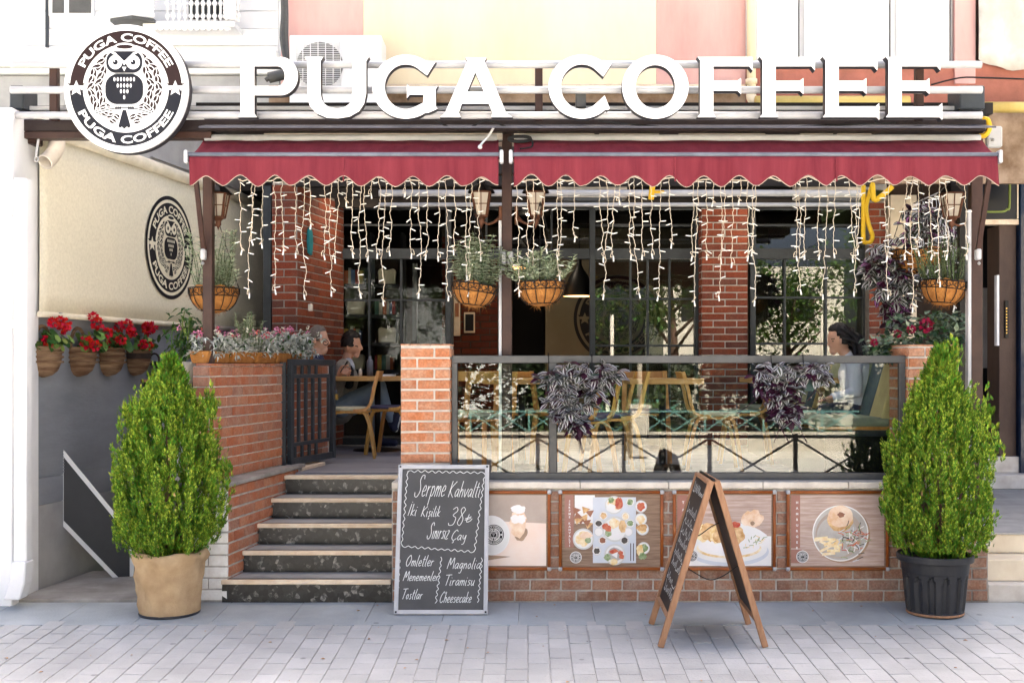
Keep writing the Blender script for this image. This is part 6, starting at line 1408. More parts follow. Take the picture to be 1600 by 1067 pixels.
for k, Y in enumerate((.38,.84,1.26,1.68)):
    q = random.Random(40+k); o = on_wall(Y,1.735,.02); t = thing('wall_basket', names[k], 'wall basket', o, 'geranium baskets on the side wall')
    m__ = MB(); n = 16; h = .215; g = []; prof = [(1,0),(.99,-.3),(.93,-.55),(.78,-.78),(.5,-.93),(.1,-1)]
    for (rr_, z) in prof:
        for j in range(n+1):
            a = math.pi*j/n; g.append(o+WU*(.115*rr_*math.cos(a))+WN*(.14*rr_*math.sin(a))+Vector((0,0,h*z)))
    m__.add(g, [(i*(n+1)+j,i*(n+1)+j+1,(i+1)*(n+1)+j+1,(i+1)*(n+1)+j) for i in range(5) for j in range(n)], 0, True); bo = m__.build('basket_body', M['wicker'], t)
    for z in (0,-.035,-.07,-.105) if k < 3 else (-.005,-.1):
        m__ = MB(); m__.tube([o+WU*(.118*math.cos(math.pi*j/n))+WN*(.143*math.sin(math.pi*j/n))+Vector((0,0,z)) for j in range(n+1)], .009, 6); m__.build('cane_band', M['wicker'], bo)
    if k == 3:
        m__ = MB(); g = []
        for z in (-.03,-.075): g += [o+WU*(.119*math.cos(math.pi*j/n))+WN*(.144*math.sin(math.pi*j/n))+Vector((0,0,z)) for j in range(n+1)]
        m__.add(g, [(j,j+1,n+2+j,n+1+j) for j in range(n)], 0, True); m__.build('dark_band', M['wicker_dark'], bo)
    m__ = MB(); m__.tube([o+WU*(.10*math.cos(math.pi*j/14))+Vector((0,0,.15*math.sin(math.pi*j/14))) for j in range(15)], .014, 6); m__.build('back_hoop', M['wicker'], t)
    m__ = MB()
    for i in range(48):
        p = o+WU*q.uniform(-.12,.12)+WN*q.uniform(.03,.17)+Vector((0,0,q.uniform(-.01,.11))); round_leaf(m__, p, WN*1.2+Vector((0,0,.8))+Vector((q.gauss(0,.6),q.gauss(0,.6),q.gauss(0,.4))), q.uniform(.022,.042), q.choice((0,0,0,1)))
        m__.tube([o+WN*.07,p], .0025, 3, 0, cap=False)
    m__.build('leaves', [M['leaf'],M['leaf_light']], t)
    for i in range(5 if k else 6):
        p = o+WU*(q.uniform(-.03,.03)+(-.10,.02,.11,-.04,.08,-.09)[i])+WN*q.uniform(.06,.18)+Vector((0,0,(.06,.21,.13,.02,.19,.15)[i]+q.uniform(-.03,.03))); m__ = MB(); pompom(m__, p, q.uniform(.034,.055), q); m__.build('flower_head', M['red_petal'], t)
# tap under the screen, small shelf
m_ = MB(); p = on_wall(.50,1.93,.05); m_.tube([p,p+WN*.06,p+WN*.075+Vector((0,0,-.05))], .01, 8); m_.tube([p+WN*.04,p+WN*.04+Vector((0,0,.05))], .006, 6); m_.bar(p+WN*.04+Vector((0,-.03,.05)),p+WN*.04+Vector((0,.03,.05)), .008, .01); m_.build('water_tap', M['alu'], label='small steel tap under the near corner of the fabric screen', cat='tap')
sb = thing('wall_shelf', 'small dark wooden wall shelf behind the left conifer', 'shelf', on_wall(1.95,1.47,.1)); m_ = MB(); wall_box(1.8,2.45,1.465,1.49,.02,.26,m_); m_.build('board', M['wood_board'], sb, bevel=.003); wall_box(1.85,1.88,1.36,1.464,.02,.2,MB()).build('bracket', M['black_metal'], sb); wall_box(2.38,2.41,1.36,1.464,.02,.2,MB()).build('bracket', M['black_metal'], sb)
q = random.Random(61); c = on_wall(2.0,1.492,.14); t = thing('handled_basket', 'small dark wicker basket with round handle on the wall shelf', 'basket', c)
m_ = MB(); m_.lathe([(.001,0),(.075,0),(.095,.15),(.088,.15),(.07,.02)], 20, c); m_.build('basket_body', M['wicker_dark'], t)
m_ = MB(); m_.tube([c+Vector((-.095+.04*math.cos(a),0,.165+.05*math.sin(a))) for a in [2*math.pi*i/16 for i in range(16)]], .009, 6, closed=True); m_.build('handle', M['wicker_dark'], t)
# pepper plant in pale pot
q = random.Random(62); c = Vector((ax(283,1.0),1.0,az(606,1.0))); t = thing('potted_plant', 'leafy green pepper plant in a pale pot left of the left post', 'potted plant', c)
m_ = MB(); m_.lathe([(.001,0),(.075,0),(.105,.19),(.108,.20),(.095,.20),(.09,.15)], 28, c); m_.build('pot', M['cap'], t); m_ = MB(); m_.box(c.x-.12,c.x+.12,.88,1.12,.05,c.z-.001); m_.build('stand', M['gray_plaster'], t)
m_ = MB(); ml = MB()
for k in range(7):
    a = q.uniform(0,6.28); b_ = c+Vector((.03*math.cos(a),.03*math.sin(a),.17)); tip = b_+Vector((q.gauss(0,.06),q.gauss(0,.06),q.uniform(.22,.42))); pa = smooth_path([b_,(b_+tip)/2+Vector((q.gauss(0,.02),0,0)),tip],5); m_.tube(pa, .004, 5)
    for i in range(26): p = pa[q.randrange(3,len(pa))]+Vector((q.gauss(0,.035),q.gauss(0,.035),q.gauss(0,.03))); ml.leaf(p, (q.gauss(0,1),q.gauss(0,1),q.uniform(-1.2,.1)), (0,0,1), q.uniform(.05,.085), q.uniform(.022,.034), 1 if q.random() < .12 else 0, .2, .3)
m_.build('stems', M['leaf_light'], t); ml.build('leaves', [M['leaf'],M['leaf_light']], t)

# ---------------------------------------------------------------- flowers on the brick planter wall
def planter(Yc, label, seed, kind):
    q = random.Random(seed); c = Vector((UX(Yc),Yc,ZT+.02))-WN*.09; t = thing('flower_planter', label, 'planter', c, 'planters on the brick wall'); m__ = MB(); L_ = .19 if kind != 'mass' else .42
    m__.prism([(-.05,0),(.05,0),(.075,.085),(-.075,.085)], c-WU*L_, WN, (0,0,1), WU*(2*L_)); m__.build('coco_box', M['coco'], t, bevel=.006)
    m__ = MB(); mf = MB(); top = c+Vector((0,0,.08)); N = 120 if kind != 'mass' else 330
    for k in range(N):
        p = top+WU*q.uniform(-L_,L_)+WN*q.gauss(0,.055)+Vector((0,0,q.uniform(-.03,.11 if kind != 'mass' else .16)))
        for j in range(5): m__.leaf(p, (q.gauss(0,1),q.gauss(-.3,1),q.gauss(.2,.7)), (0,0,1), q.uniform(.035,.06), q.uniform(.012,.02) if kind != 'mass' else q.uniform(.02,.034), 0 if q.random() < .85 else 1, .2, .3)
    for k in range(14 if kind != 'mass' else 46):
        hgt = q.uniform(.08,.17) if kind != 'mass' else q.uniform(.09,.24); p = top+WU*q.uniform(-L_,L_)+WN*q.gauss(0,.05)+Vector((0,0,hgt)); pompom(mf, p, q.uniform(.014,.026), q, q.choice((0,1,0,2) if kind != 'mass' else (0,1,2,2,3,3)), 14)
        m__.tube([top+(p-top)*.3+Vector((0,0,-.02)),p], .002, 3, 1, cap=False)
    m__.build('foliage', [M['silver_leaf'] if kind != 'dark' else M['sage'],M['leaf']], t); mf.build('blossoms', [M['pink_petal'],M['coral_petal'],M['white_petal'],M['pink_petal']], t)
planter(.24, 'coco box of silver foliage and pink flowers beside the left post', 71, 'silver')
planter(.68, 'second coco box with pink and cream flowers on the brick wall', 72, 'silver')
planter(1.12, 'third coco box with silver leaves on the brick wall', 73, 'silver')
planter(1.75, 'large mass of silver leaves and pink and red flowers above the gate', 74, 'mass')
q = random.Random(75); c = Vector((UX(1.0)-.12,1.0,ZT+.06)); t = thing('potted_plant', 'upright silvery olive sprigs growing among the planter flowers', 'potted plant', c); sprigs(t, c, 26, .14, .42, .13, 'sage', .04, .010, q, 30, .8, 'foliage')
# rose bush on the right pillar
q = random.Random(76); c = at(1440,545,.6); t = thing('rose_bush', 'variegated leafy bush with dark pink roses on the right parapet', 'bush', c); m_ = MB(); mf = MB()
for k in range(900):
    e = q.choice(((1440,515,.24,.20,.11),(1400,540,.16,.25,.08),(1480,515,.16,.18,.12),(1385,550,.10,.2,.05))); p = at(e[0],e[1],.62)+Vector((q.uniform(-1,1)*e[2],q.uniform(-1,1)*e[3],q.uniform(-1,1)*e[4])); m_.leaf(p, (q.gauss(0,1),q.gauss(-.5,.8),q.gauss(0,.7)), (0,-.4,1), q.uniform(.045,.075), q.uniform(.03,.05), q.choice((0,0,0,1,2)), .12, .1)
for (x, y, r) in ((1447,508,.05),(1424,515,.03),(1402,522,.028),(1366,535,.025)): mf = MB(); pompom(mf, at(x,y,.42), r, q, 0, 50); mf.build('rose', M['crimson_petal'], t)
m_.build('foliage', [M['leaf_dark'],M['leaf'],M['leaf_variegated']], t)
# ---------------------------------------------------------------- furniture
def chair(seatm):
    t = thing('chair', 'x', 'chair'); h = .45
    m__ = MB(); n = 18; pts = []
    for i in range(n):
        a = 2*math.pi*i/n; k = (abs(math.cos(a))**2.6+abs(math.sin(a))**2.6)**(-1/2.6); pts.append((.20*k*math.cos(a), .20*k*math.sin(a)))
    m__.prism(pts, (0,0,h-.012), (1,0,0), (0,1,0), (0,0,.03)); m__.build('seat', M[seatm], t, bevel=.008)
    m__ = MB(); m__.prism([(p[0]*1.01,p[1]*1.01) for p in pts], (0,0,h-.03), (1,0,0), (0,1,0), (0,0,.017)); m__.build('seat_frame', M['wood'], t)
    def bent(pts_, name, w=.04, th=.026, ax_=(1,0,0)):
        path = smooth_path(pts_, 6); m2 = MB(); vs_ = []; a_ = Vector(ax_)
        for i, p in enumerate(path):
            tn = (path[min(i+1,len(path)-1)]-path[max(i-1,0)]).normalized(); nn = tn.cross(a_).normalized(); vs_ += [p-a_*w/2-nn*th/2, p+a_*w/2-nn*th/2, p+a_*w/2+nn*th/2, p-a_*w/2+nn*th/2]
        k = len(path); m2.add(vs_, [(4*i+j,4*i+(j+1) % 4,4*i+4+(j+1) % 4,4*i+4+j) for i in range(k-1) for j in range(4)]+[(3,2,1,0),(4*k-4,4*k-3,4*k-2,4*k-1)], 0, False); m2.build(name, M['wood'], t)
    for s in (-1,1):
        bent([(s*.17,.20,0),(s*.165,.165,.25),(s*.16,.13,.40),(s*.155,.06,.425),(s*.15,-.08,.428)], 'leg')
        bent([(s*.17,-.24,0),(s*.165,-.205,.25),(s*.165,-.16,.40),(s*.15,-.10,.424),(s*.145,0,.426)], 'leg')
        bent([(s*.19,-.05,.44),(s*.19,-.15,.45),(s*.19,-.20,.50),(s*.185,-.235,.65),(s*.18,-.275,.80)], 'back_post')
    m2 = MB(); vs_ = []
    for i in range(9):
        u_ = -1+2*i/8; y = -.272-.03*(1-u_*u_); 
        for (dy, z) in ((-.009,.715),(.009,.715),(.009,.80),(-.009,.80)): vs_.append((u_*.195, y+dy-(z-.76)*.25+.0, z))
    m2.add(vs_, [(4*i+j,4*i+(j+1) % 4,4*i+4+(j+1) % 4,4*i+4+j) for i in range(8) for j in range(4)]+[(3,2,1,0),(32,33,34,35)]); m2.build('backrest', M['wood'], t, bevel=.003)
    return t
FZ = .754
protos = {k: chair(k) for k in ('cream_seat','purple_seat','green_seat')}; used = set()
def put_chair(kind, X, Y, rz, label):
    o = protos[kind] if kind not in used else copy_tree(protos[kind]); used.add(kind); o.location = (X,Y,FZ); o.rotation_euler = (0,0,rad(rz)); o['label'] = label; o['group'] = 'bentwood chairs on the terrace'
put_chair('cream_seat', ax(545,2.85), 2.85, 96, 'bentwood chair with cream seat in front of the seated man')
put_chair('purple_seat', ax(612,3.3), 3.3, 76, 'bentwood chair with dark purple seat beside the brick pillar')
put_chair('green_seat', ax(752,1.15), 1.2, 20, 'bentwood chair just behind the left glass pane')
put_chair('cream_seat', ax(735,2.2), 2.1, 170, 'bentwood chair at the far side of the table behind the left glass pane')
put_chair('green_seat', ax(826,2.3), 2.3, -30, 'green seated bentwood chair right of the middle post')
put_chair('purple_seat', ax(905,.85), .85, 65, 'dark seated bentwood chair under the left trailing plant')
put_chair('purple_seat', ax(952,1.3), 1.35, 100, 'dark seated bentwood chair right of the left trailing plant')
put_chair('purple_seat', ax(1012,2.3), 2.3, 180, 'bentwood chair seen from behind in the middle of the right pane')
put_chair('cream_seat', ax(1118,1.6), 1.65, -92, 'bentwood chair seen edge on before the brick column')
put_chair('green_seat', ax(1160,2.3), 2.3, 84, 'bentwood chair left of the right trailing plant')
def table(X, Y, label, wx_=.62, wy=.62, light=True):
    t = thing('table', label, 'table', (X,Y,FZ), 'terrace tables'); m__ = MB(); m__.box(X-wx_/2,X+wx_/2,Y-wy/2,Y+wy/2,FZ+.70,FZ+.745); m__.build('table_top', M['wood_table'], t, bevel=.004)
    m__ = MB(); m__.tube([(X,Y,FZ+.03),(X,Y,FZ+.70)], .03, 12); m__.build('pedestal', M['black_metal'], t); m__ = MB(); m__.lathe([(.001,.035),(.05,.035),(.24,.012),(.25,0)], 28, (X,Y,FZ)); m__.build('base', M['black_metal'], t)
table(ax(590,3.75), 3.75, 'long wooden table in front of the man with the phone', 1.0, .62)
table(ax(815,1.75), 1.75, 'wooden table behind the middle post', .62)
table(ax(1035,1.75), 1.75, 'wooden table behind the middle of the right glass pane', .6)
table(ax(1232,2.3), 2.3, 'wooden table behind the right trailing plant in front of the woman', .75)
def cyl(name, px, Y, r, h, mat, label, cat, z=FZ+.746):
    m__ = MB(); m__.lathe([(.001,0),(r,0),(r,h*.75),(r*.75,h*.82),(r*.5,h*.86),(r*.5,h),(.001,h)], 18, (ax(px,Y),Y,z)); m__.build(name, M[mat], label=label, cat=cat)
cyl('bottle', 578, 3.75, .032, .20, 'alu', 'silver bottle standing on the long wooden table', 'bottle'); cyl('salt_shaker', 563, 3.6, .018, .08, 'cap', 'small cream salt shaker on the long wooden table', 'shaker')
m_ = MB(); p = Vector((ax(610,3.7),3.7,FZ+.746)); m_.box(p.x-.08,p.x+.05,p.y-.05,p.y+.05,p.z,p.z+.018); m_.build('paper_pad', M['print_white'], label='white paper pad on the long wooden table by the brick pillar', cat='paper', bevel=.002)
m_ = MB(); p = Vector((ax(617,3.65),3.65,FZ+.7645)); m_.box(p.x-.03,p.x+.03,p.y-.02,p.y+.02,p.z,p.z+.012); m_.build('small_box', M['blue_wall'], label='small blue box lying on the paper pad', cat='box', bevel=.002)
# bench along the right side
bn_ = thing('bench', 'upholstered bench with tan, olive and slate striped back at the right', 'bench', (2.62,1.6,FZ))
BX = 2.60; Yb0, Yb1 = .62, 3.6
m_ = MB(); m_.box(BX-.42,BX+.12,Yb0+.02,Yb1,FZ,FZ+.33); m_.build('base_box', M['black'], bn_)
m_ = MB(); m_.box(BX-.48,BX+.14,Yb0,Yb1,FZ+.332,FZ+.375); m_.build('seat_rail', M['dark_metal'], bn_)
for k in range(10): m_ = MB(); m_.box(BX-.46+.0,BX+.10,Yb0+.03+k*.29,Yb0+.19+k*.29,FZ+.376,FZ+.40); m_.build('slat', M['wood'], bn_)
for k in range(2):
    m_ = MB(); x0_, x1_ = BX-.50, BX+.06; y0 = Yb0+k*1.5; m_.box(x0_,x1_,y0+.005,y0+1.49,FZ+.401,FZ+.47); m_.build('seat_cushion', M['green_seat'], bn_, bevel=.025, seg=3)
ms = ('tan_stripe','slate_stripe','olive_stripe','tan_stripe','slate_stripe','olive_stripe','tan_stripe','slate_stripe','olive_stripe','tan_stripe')
for k in range(10):
    y0 = Yb0+.01+k*.295; m_ = MB(); m_.prism([(-.02,.44),(.07,.44),(.20,.90),(.12,.93)], (BX,y0,FZ), (1,0,0), (0,0,1), (0,.289,0)); bs = m_.build('back_cushion', M[ms[k]], bn_, bevel=.018, seg=3)
m_ = MB(); m_.prism([(.075,.35),(.10,.35),(.235,.88),(.21,.88)], (BX,Yb0+.01,FZ), (1,0,0), (0,0,1), (0,2.93,0)); m_.build('back_board', M['wood'], bn_)
# air conditioners
def ac_indoor(a, b_, c, d_, Y, label):
    t = thing('air_conditioner', label, 'air conditioner', at(a,d_,Y), 'indoor air conditioners'); m__ = MB(); m__.box(ax(a,Y),ax(b_,Y),Y,Y+.22,az(d_,Y),az(c,Y)); m__.build('casing', M['cap'], t, bevel=.015, seg=2); m__ = MB(); m__.box(ax(a+8,Y),ax(b_-8,Y),Y-.012,Y+.12,az(d_+5,Y),az(d_,Y)-.002); m__.build('outlet_flap', M['gray_metal'], t)
ac_indoor(872, 980, 281, 309, 3.0, 'cream indoor air conditioner above the open doorway'); ac_indoor(1246, 1350, 281, 309, 3.0, 'cream indoor air conditioner above the right window')
oc = thing('air_conditioner', 'white outdoor air conditioner on the pink wall behind the letter U', 'air conditioner', at(452,160,2.3)); OY = 2.35
m_ = MB(); m_.box(ax(452,OY),ax(596,OY),OY,OY+.35,az(163,OY),az(55,OY)); cs = m_.build('casing', M['white_trim'], oc, bevel=.015, seg=2)
m_ = MB(); m_.lathe([(.001,0),(.20,0),(.205,.01)], 32, (0,0,0)); o = m_.build('fan_opening', M['gray_metal'], oc); o.matrix_basis = Matrix.Translation(at(500,103,OY)-Vector((0,.004,0))) @ Matrix.Rotation(rad(90),4,'X')
for k in range(26): m_ = MB(); zz = az(138,OY)+k*(az(66,OY)-az(138,OY))/25; m_.tube([(ax(462,OY),OY-.014,zz),(ax(533,OY),OY-.014,zz)], .0035, 5); m_.build('grille_wire', M['white_trim'], oc)
for k in range(7): m_ = MB(); xx = ax(462+k*11.8,OY); m_.tube([(xx,OY-.018,az(138,OY)),(xx,OY-.018,az(66,OY))], .004, 5); m_.build('grille_wire', M['white_trim'], oc)
for k in range(2): m_ = MB(); m_.bar(at(470+k*100,164,OY+.05),at(470+k*100,164,OY+.6),.03,.03); m_.build('wall_bracket', M['gray_metal'], oc)
# cables up the wall
m_ = MB()
for k in range(3): m_.tube(smooth_path([at(440+k*3,-30,2.75),at(442+k*3,20,2.75),at(440+k*4,60,2.75),at(446+k*2,95,2.75)]), [.02,.012,.016][k], 7)
m_.build('cable_bundle', M['gray_metal'], label='bundle of grey cables running down the wall left of the air conditioner', cat='cable')
m_ = MB(); m_.tube([at(420,122,1.8),at(446,116,1.8)], .045, 14); m_.tube([at(415,126,1.8),at(422,121,1.8)], .02, 8); m_.build('flood_lamp', M['gray_metal'], label='small grey cylindrical flood lamp seen through the letter P', cat='lamp')
for k, (pts, r_, lab) in enumerate((([(680,188),(700,198),(725,201),(742,196),(760,188),(790,198)],.006,'thin black cable drooping below the letters G and A'),([(935,189),(1000,196),(1100,201),(1250,198),(1400,192)],.006,'long thin black cable under the letters C to E'),([(1455,133),(1500,122),(1540,122),(1600,124)],.008,'thin black cable sagging across the pink band at the right'))):
    m_ = MB(); m_.tube(smooth_path([at(a,b_,-.08 if k < 2 else 2.7) for a, b_ in pts]), r_, 6); m_.build('cable', M['black'], label=lab, cat='cable')
m_ = MB()
for k in range(4): m_.tube([at(812+18*math.cos(a),216+4*math.sin(a)+k,-.02) for a in [2*math.pi*i/20 for i in range(20)]], .005, 5, closed=True)
m_.tube(smooth_path([at(828,214,-.05),at(832,222,-.14),at(830,230,-.16),at(812,233,-.17)]), .006, 6); m_.build('cable_coil', M['black'], label='coil of black cable with a plug lying on the right awning beside the middle post', cat='cable')
# white roller tubes and yellow hoses under the roof
for (yy, r_, lab) in ((302,.03,'upper white roller tube under the terrace roof'),(320,.018,'lower thin white rail under the terrace roof')):
    m_ = MB(); m_.tube([at(592,yy,2.6),at(1350,yy,2.6)], r_, 12); m_.build('roller_tube', M['white_metal'], label=lab, cat='tube')
m_ = MB(); m_.tube(smooth_path([at(1349,290,1.5),at(1349,330,1.5),at(1349,372,1.5),at(1352,379,1.5),at(1360,378,1.5),at(1363,368,1.5),at(1357,350,1.5),at(1353,325,1.5),at(1358,305,1.5),at(1364,286,1.5)],5), .018, 10); m_.build('gas_hose', M['yellow'], label='bright yellow gas hose looping down beside the right hanging plant', cat='hose')
m_ = MB(); m_.tube(smooth_path([at(1363,288,1.4),at(1366,312,1.4),at(1378,306,1.4),at(1394,292,1.4)],5), .022, 10); m_.build('gas_pipe', M['yellow'], label='short bright yellow gas pipe bend under the right awning', cat='pipe')
m_ = MB(); m_.bar(at(1020,286,.6),at(1017,312,.6),.035,.04); m_.tube([at(1020,300,.6),at(1038,300,.6)], .012, 8); m_.build('gas_valve', M['yellow'], label='yellow valve handle under the middle of the right awning', cat='valve', bevel=.004)
m_ = MB(); m_.tube(smooth_path([at(1536,186,.1),at(1543,188,.08),at(1546,200,.08),at(1540,211,.1),at(1530,213,.12)],5), .018, 10); m_.build('hose_end', M['yellow'], label='yellow green hose end hooked round the right end of the beam', cat='hose')
m_ = MB(); m_.box(ax(1543,.12),ax(1567,.12),.12,.17,az(230,.12),az(197,.12)); m_.ball(at(1551,219,.11), .008); m_.build('junction_box', M['gray_plaster'], label='grey junction plate right of the right awning', cat='box', bevel=.01)
# left edge: white cabinet, down pipe, drain spout, crank
m_ = MB(); m_.box(ax(-40,-.12),ax(19,-.12),-.12,.3,gz(-.12)-.05,az(168,-.12)); m_.build('white_pilaster', M['white_trim'], label='tall white painted pilaster at the left edge', cat='pilaster', bevel=.006)
t = thing('downpipe', 'square white downpipe with a flared foot at the left edge', 'pipe', (ax(31,-.2),-.2,0))
m_ = MB(); m_.box(ax(20.5,-.2),ax(41,-.2),-.2,-.11,az(878,-.2),az(278,-.2)); m_.build('pipe', M['white_trim'], t, bevel=.008)
m_ = MB(); m_.prism([(ax(20,-.21),az(877,-.2)),(ax(42,-.21),az(877,-.2)),(ax(40,-.21),az(910,-.2)),(ax(32,-.21),az(936,-.2)),(ax(6,-.21),az(936,-.2)),(ax(17,-.21),az(905,-.2))], (0,-.23,0), (1,0,0), (0,0,1), (0,.13,0)); m_.build('spout', M['white_trim'], t, bevel=.008)
for zz in (345,505,): m_ = MB(); m_.box(ax(14,-.2),ax(24,-.2),-.215,-.19,az(zz+8,-.2),az(zz-5,-.2)); m_.build('clip', M['white_trim'], t, bevel=.003)
m_ = MB(); m_.tube(smooth_path([at(88,200,.3),at(89,218,.3),at(88,232,.25),at(80,245,.18),at(70,254,.12)],5), .055, 12, cap=False); m_.build('drain_spout', M['cap'], label='cream bent drain spout under the beam at the upper left', cat='pipe')
sp = [o for o in bpy.data.objects if o.name == 'drain_spout'][0]; s_ = sp.modifiers.new('s','SOLIDIFY'); s_.thickness = .006
t = thing('crank_box', 'dark gearbox with a white hanging crank hook at the upper left', 'crank', at(50,222,.15)); m_ = MB(); m_.box(ax(32,.15),ax(58,.15),.12,.25,az(226,.15),az(206,.15)); m_.build('gear_case', M['brown_metal'], t, bevel=.008)
m_ = MB(); m_.tube(smooth_path([at(56,213,.1),at(60,216,.1),at(58,232,.1),at(56,246,.1)]), .009, 8); m_.tube([at(57+3*math.cos(a),249+4*math.sin(a),.1) for a in [2*math.pi*i/12 for i in range(12)]], .005, 6, closed=True); m_.build('crank_hook', M['white_metal'], t)
m_ = MB(); wall_box(2.0,4.6,3.38,3.39,.0,.03,m_); m_.build('wall_cable', M['gray_plaster'], label='thin conduit along the top of the side wall', cat='conduit')
# framed dark panel low on the left
fp = thing('framed_panel', 'slanted dark panel in a white aluminium frame low on the left', 'panel', (-3.3,.68,0)); A0 = Vector((ax(96,.66),.66,0)); A1 = Vector((ax(206,.82),.82,0)); uu = (A1-A0); PLn = uu.length; uu.normalize(); nn_ = Vector((uu.y,-uu.x,0))
cr = [(0,az(814,.66)),(PLn*.80,az(905,.80)),(PLn,az(905,.82)),(PLn,az(838,.82)),(0,az(704,.66))]
m_ = MB(); m_.prism(cr, A0+nn_*-.008, uu, (0,0,1), nn_*.012); m_.build('panel_sheet', M['panel_grey'], fp)
for i in range(5):
    p, q_ = cr[i], cr[(i+1) % 5]; m_ = MB(); m_.bar(A0+uu*p[0]+Vector((0,0,p[1])), A0+uu*q_[0]+Vector((0,0,q_[1])), .030, .026, nn_); m_.build('frame_bar', M['letter'], fp)
m_ = MB(); m_.box(ax(400,2.9)-.02, ax(400,2.9)+.02, 2.85, 2.9, az(484,2.9), az(473,2.9)); m_.build('switch_box', M['cap'], label='small cream switch box on the left brick column edge', cat='switch', bevel=.004).location = (.46,.28,-.0)
# oven seen through the right window
t = thing('coffee_machine', 'pale steel counter machine behind the right window', 'machine', at(1240,560,5.6)); m_ = MB(); m_.box(ax(1240,5.6),ax(1283,5.6),5.6,6.0,FZ,az(520,5.6)); m_.build('body', M['marble_white'], t, bevel=.01); m_ = MB(); m_.lathe([(.001,0),(.03,0)],16); o = m_.build('knob', M['black'], t); o.matrix_basis = Matrix.Translation(at(1256,548,5.58)) @ Matrix.Rotation(rad(90),4,'X')
m_ = MB(); m_.box(.9,2.9,6.2,6.5,FZ,FZ+1.0); m_.build('counter', M['room'], label='dark counter inside the cafe behind the right windows', cat='counter')

# ---------------------------------------------------------------- people
def sstep(a, b_, x):
    t_ = max(0, min(1, (x-a)/(b_-a))); return t_*t_*(3-2*t_)
def seg_d(p, a, b_):
    ab = b_-a; t_ = max(0, min(1, (p-a).dot(ab)/max(ab.length_squared,1e-9))); return t_, (p-(a+ab*t_)).length
def person(label, caps, balls, mats, vox, loc):
    """caps: (p0, r0, p1, r1, material); all volumes are fused into one continuous skin"""
    t = thing('person', label, 'person', loc); m__ = MB()
    for (a, ra, b_, rb_, mi) in caps:
        a, b_ = Vector(a), Vector(b_); n_ = 6; d_ = (b_-a)
        if d_.length < 1e-6: d_ = Vector((0,0,.001))
        u = d_.normalized(); pts, rr_ = [], []
        for k in range(4): th = math.pi/2*k/4; pts.append(a-u*ra*math.cos(th)); rr_.append(max(ra*math.sin(th),ra*.05))
        for k in range(n_+1): pts.append(a+d_*k/n_); rr_.append(ra+(rb_-ra)*k/n_)
        for k in range(1,5): th = math.pi/2*k/4; pts.append(b_+u*rb_*math.sin(th)); rr_.append(max(rb_*math.cos(th),rb_*.05))
        m__.tube(pts, rr_, 14)
    for (c_, r_, sq, mi) in balls: m__.ball(c_, r_, 0, 18, sq)
    me = m__.mesh('body', [M['skin']]); o = bpy.data.objects.new('tmp', me); col.objects.link(o); r_ = o.modifiers.new('r','REMESH'); r_.mode = 'VOXEL'; r_.voxel_size = vox
    s_ = o.modifiers.new('s','SMOOTH'); s_.iterations = 3; s_.factor = .5
    dg = bpy.context.evaluated_depsgraph_get(); me2 = bpy.data.meshes.new_from_object(o.evaluated_get(dg)); bpy.data.objects.remove(o)
    me2.materials.clear()
    for k in mats: me2.materials.append(M[k])
    CC = [(Vector(a),ra,Vector(b_),rb_,mi) for a,ra,b_,rb_,mi in caps]; BB = [(Vector(c_),r_,sq,mi) for c_,r_,sq,mi in balls]; idx = []
    for p in me2.polygons:
        c_ = p.center; best, bi = 9, 0
        for (a,ra,b_,rb_,mi) in CC:
            t_, d_ = seg_d(c_,a,b_); d_ -= ra+(rb_-ra)*t_
            if d_ < best: best, bi = d_, mi
        for (q_,r_,sq,mi) in BB:
            v = c_-q_; d_ = (Vector((v.x/sq[0],v.y/sq[1],v.z/sq[2])).length-r_)*min(sq)
            if d_ < best: best, bi = d_, mi
        idx.append(bi)
    me2.polygons.foreach_set('material_index', idx); me2.polygons.foreach_set('use_smooth', [True]*len(idx)); me2.name = 'body'
    mesh_obj('body', me2, t); return t
def hand(caps, wrist, palm, dirs, mi, cl=None):
    """palm block and five bent fingers"""
    w, p = Vector(wrist), Vector(palm); caps.append((w,.026,p,.030,mi))
    for k, (off, d1, d2, L_) in enumerate(dirs):
        a = p+Vector(off); b_ = a+Vector(d1).normalized()*L_*.55; c_ = b_+Vector(d2).normalized()*L_*.5; caps.append((a,.0105,b_,.0095,mi)); caps.append((b_,.0095,c_,.008,mi))
# man with the phone: sits sideways to us, facing right, legs crossed
mx, my = ax(531,4.1), 4.1
def Q(px, py, dy=0): return at(px, py, my+dy)
caps, balls = [], []
SK, JK, JE, SD, SB, WS, SN_ = range(7)
hip = Q(530,640,.05); che = Q(537,592,.0); neck = Q(541,560,0); head = Q(549,536,-.02)
caps += [(hip,.155,Q(533,612),.15,JK),(Q(533,612),.15,che,.155,JK),(che,.155,Q(540,574),.10,JK),(Q(536,572,-.15),.075,Q(538,572,.15),.075,JK),(Q(541,566),.055,Q(545,552),.052,SK)]
caps += [(Q(547,575,-.09),.04,Q(545,600,-.12),.05,SD),(Q(545,567,-.05),.05,Q(549,574,-.08),.04,SB)]
balls += [(head,.098,(.98,.80,1.18),SK),(Q(555,543,-.02),.062,(1,.85,1.1),SK)]
caps += [(Q(562.5,537,-.02),.010,Q(565,545,-.02),.016,SK),(Q(559,551,-.02),.026,Q(557,555,-.02),.030,SK),(Q(543,538,-.10),.014,Q(543,544,-.10),.012,SK),(Q(543,538,.06),.014,Q(543,544,.06),.012,SK)]
caps += [(Q(561,546.8,-.045),.010,Q(561,546.8,.01),.010,SK)]
caps += [(Q(534,574,-.17),.070,Q(527,612,-.20),.058,JK),(Q(527,612,-.20),.056,Q(535,588,-.38),.042,JK),(Q(534,574,.16),.070,Q(530,612,.18),.058,JK),(Q(530,612,.18),.055,Q(540,590,-.10),.042,JK)]
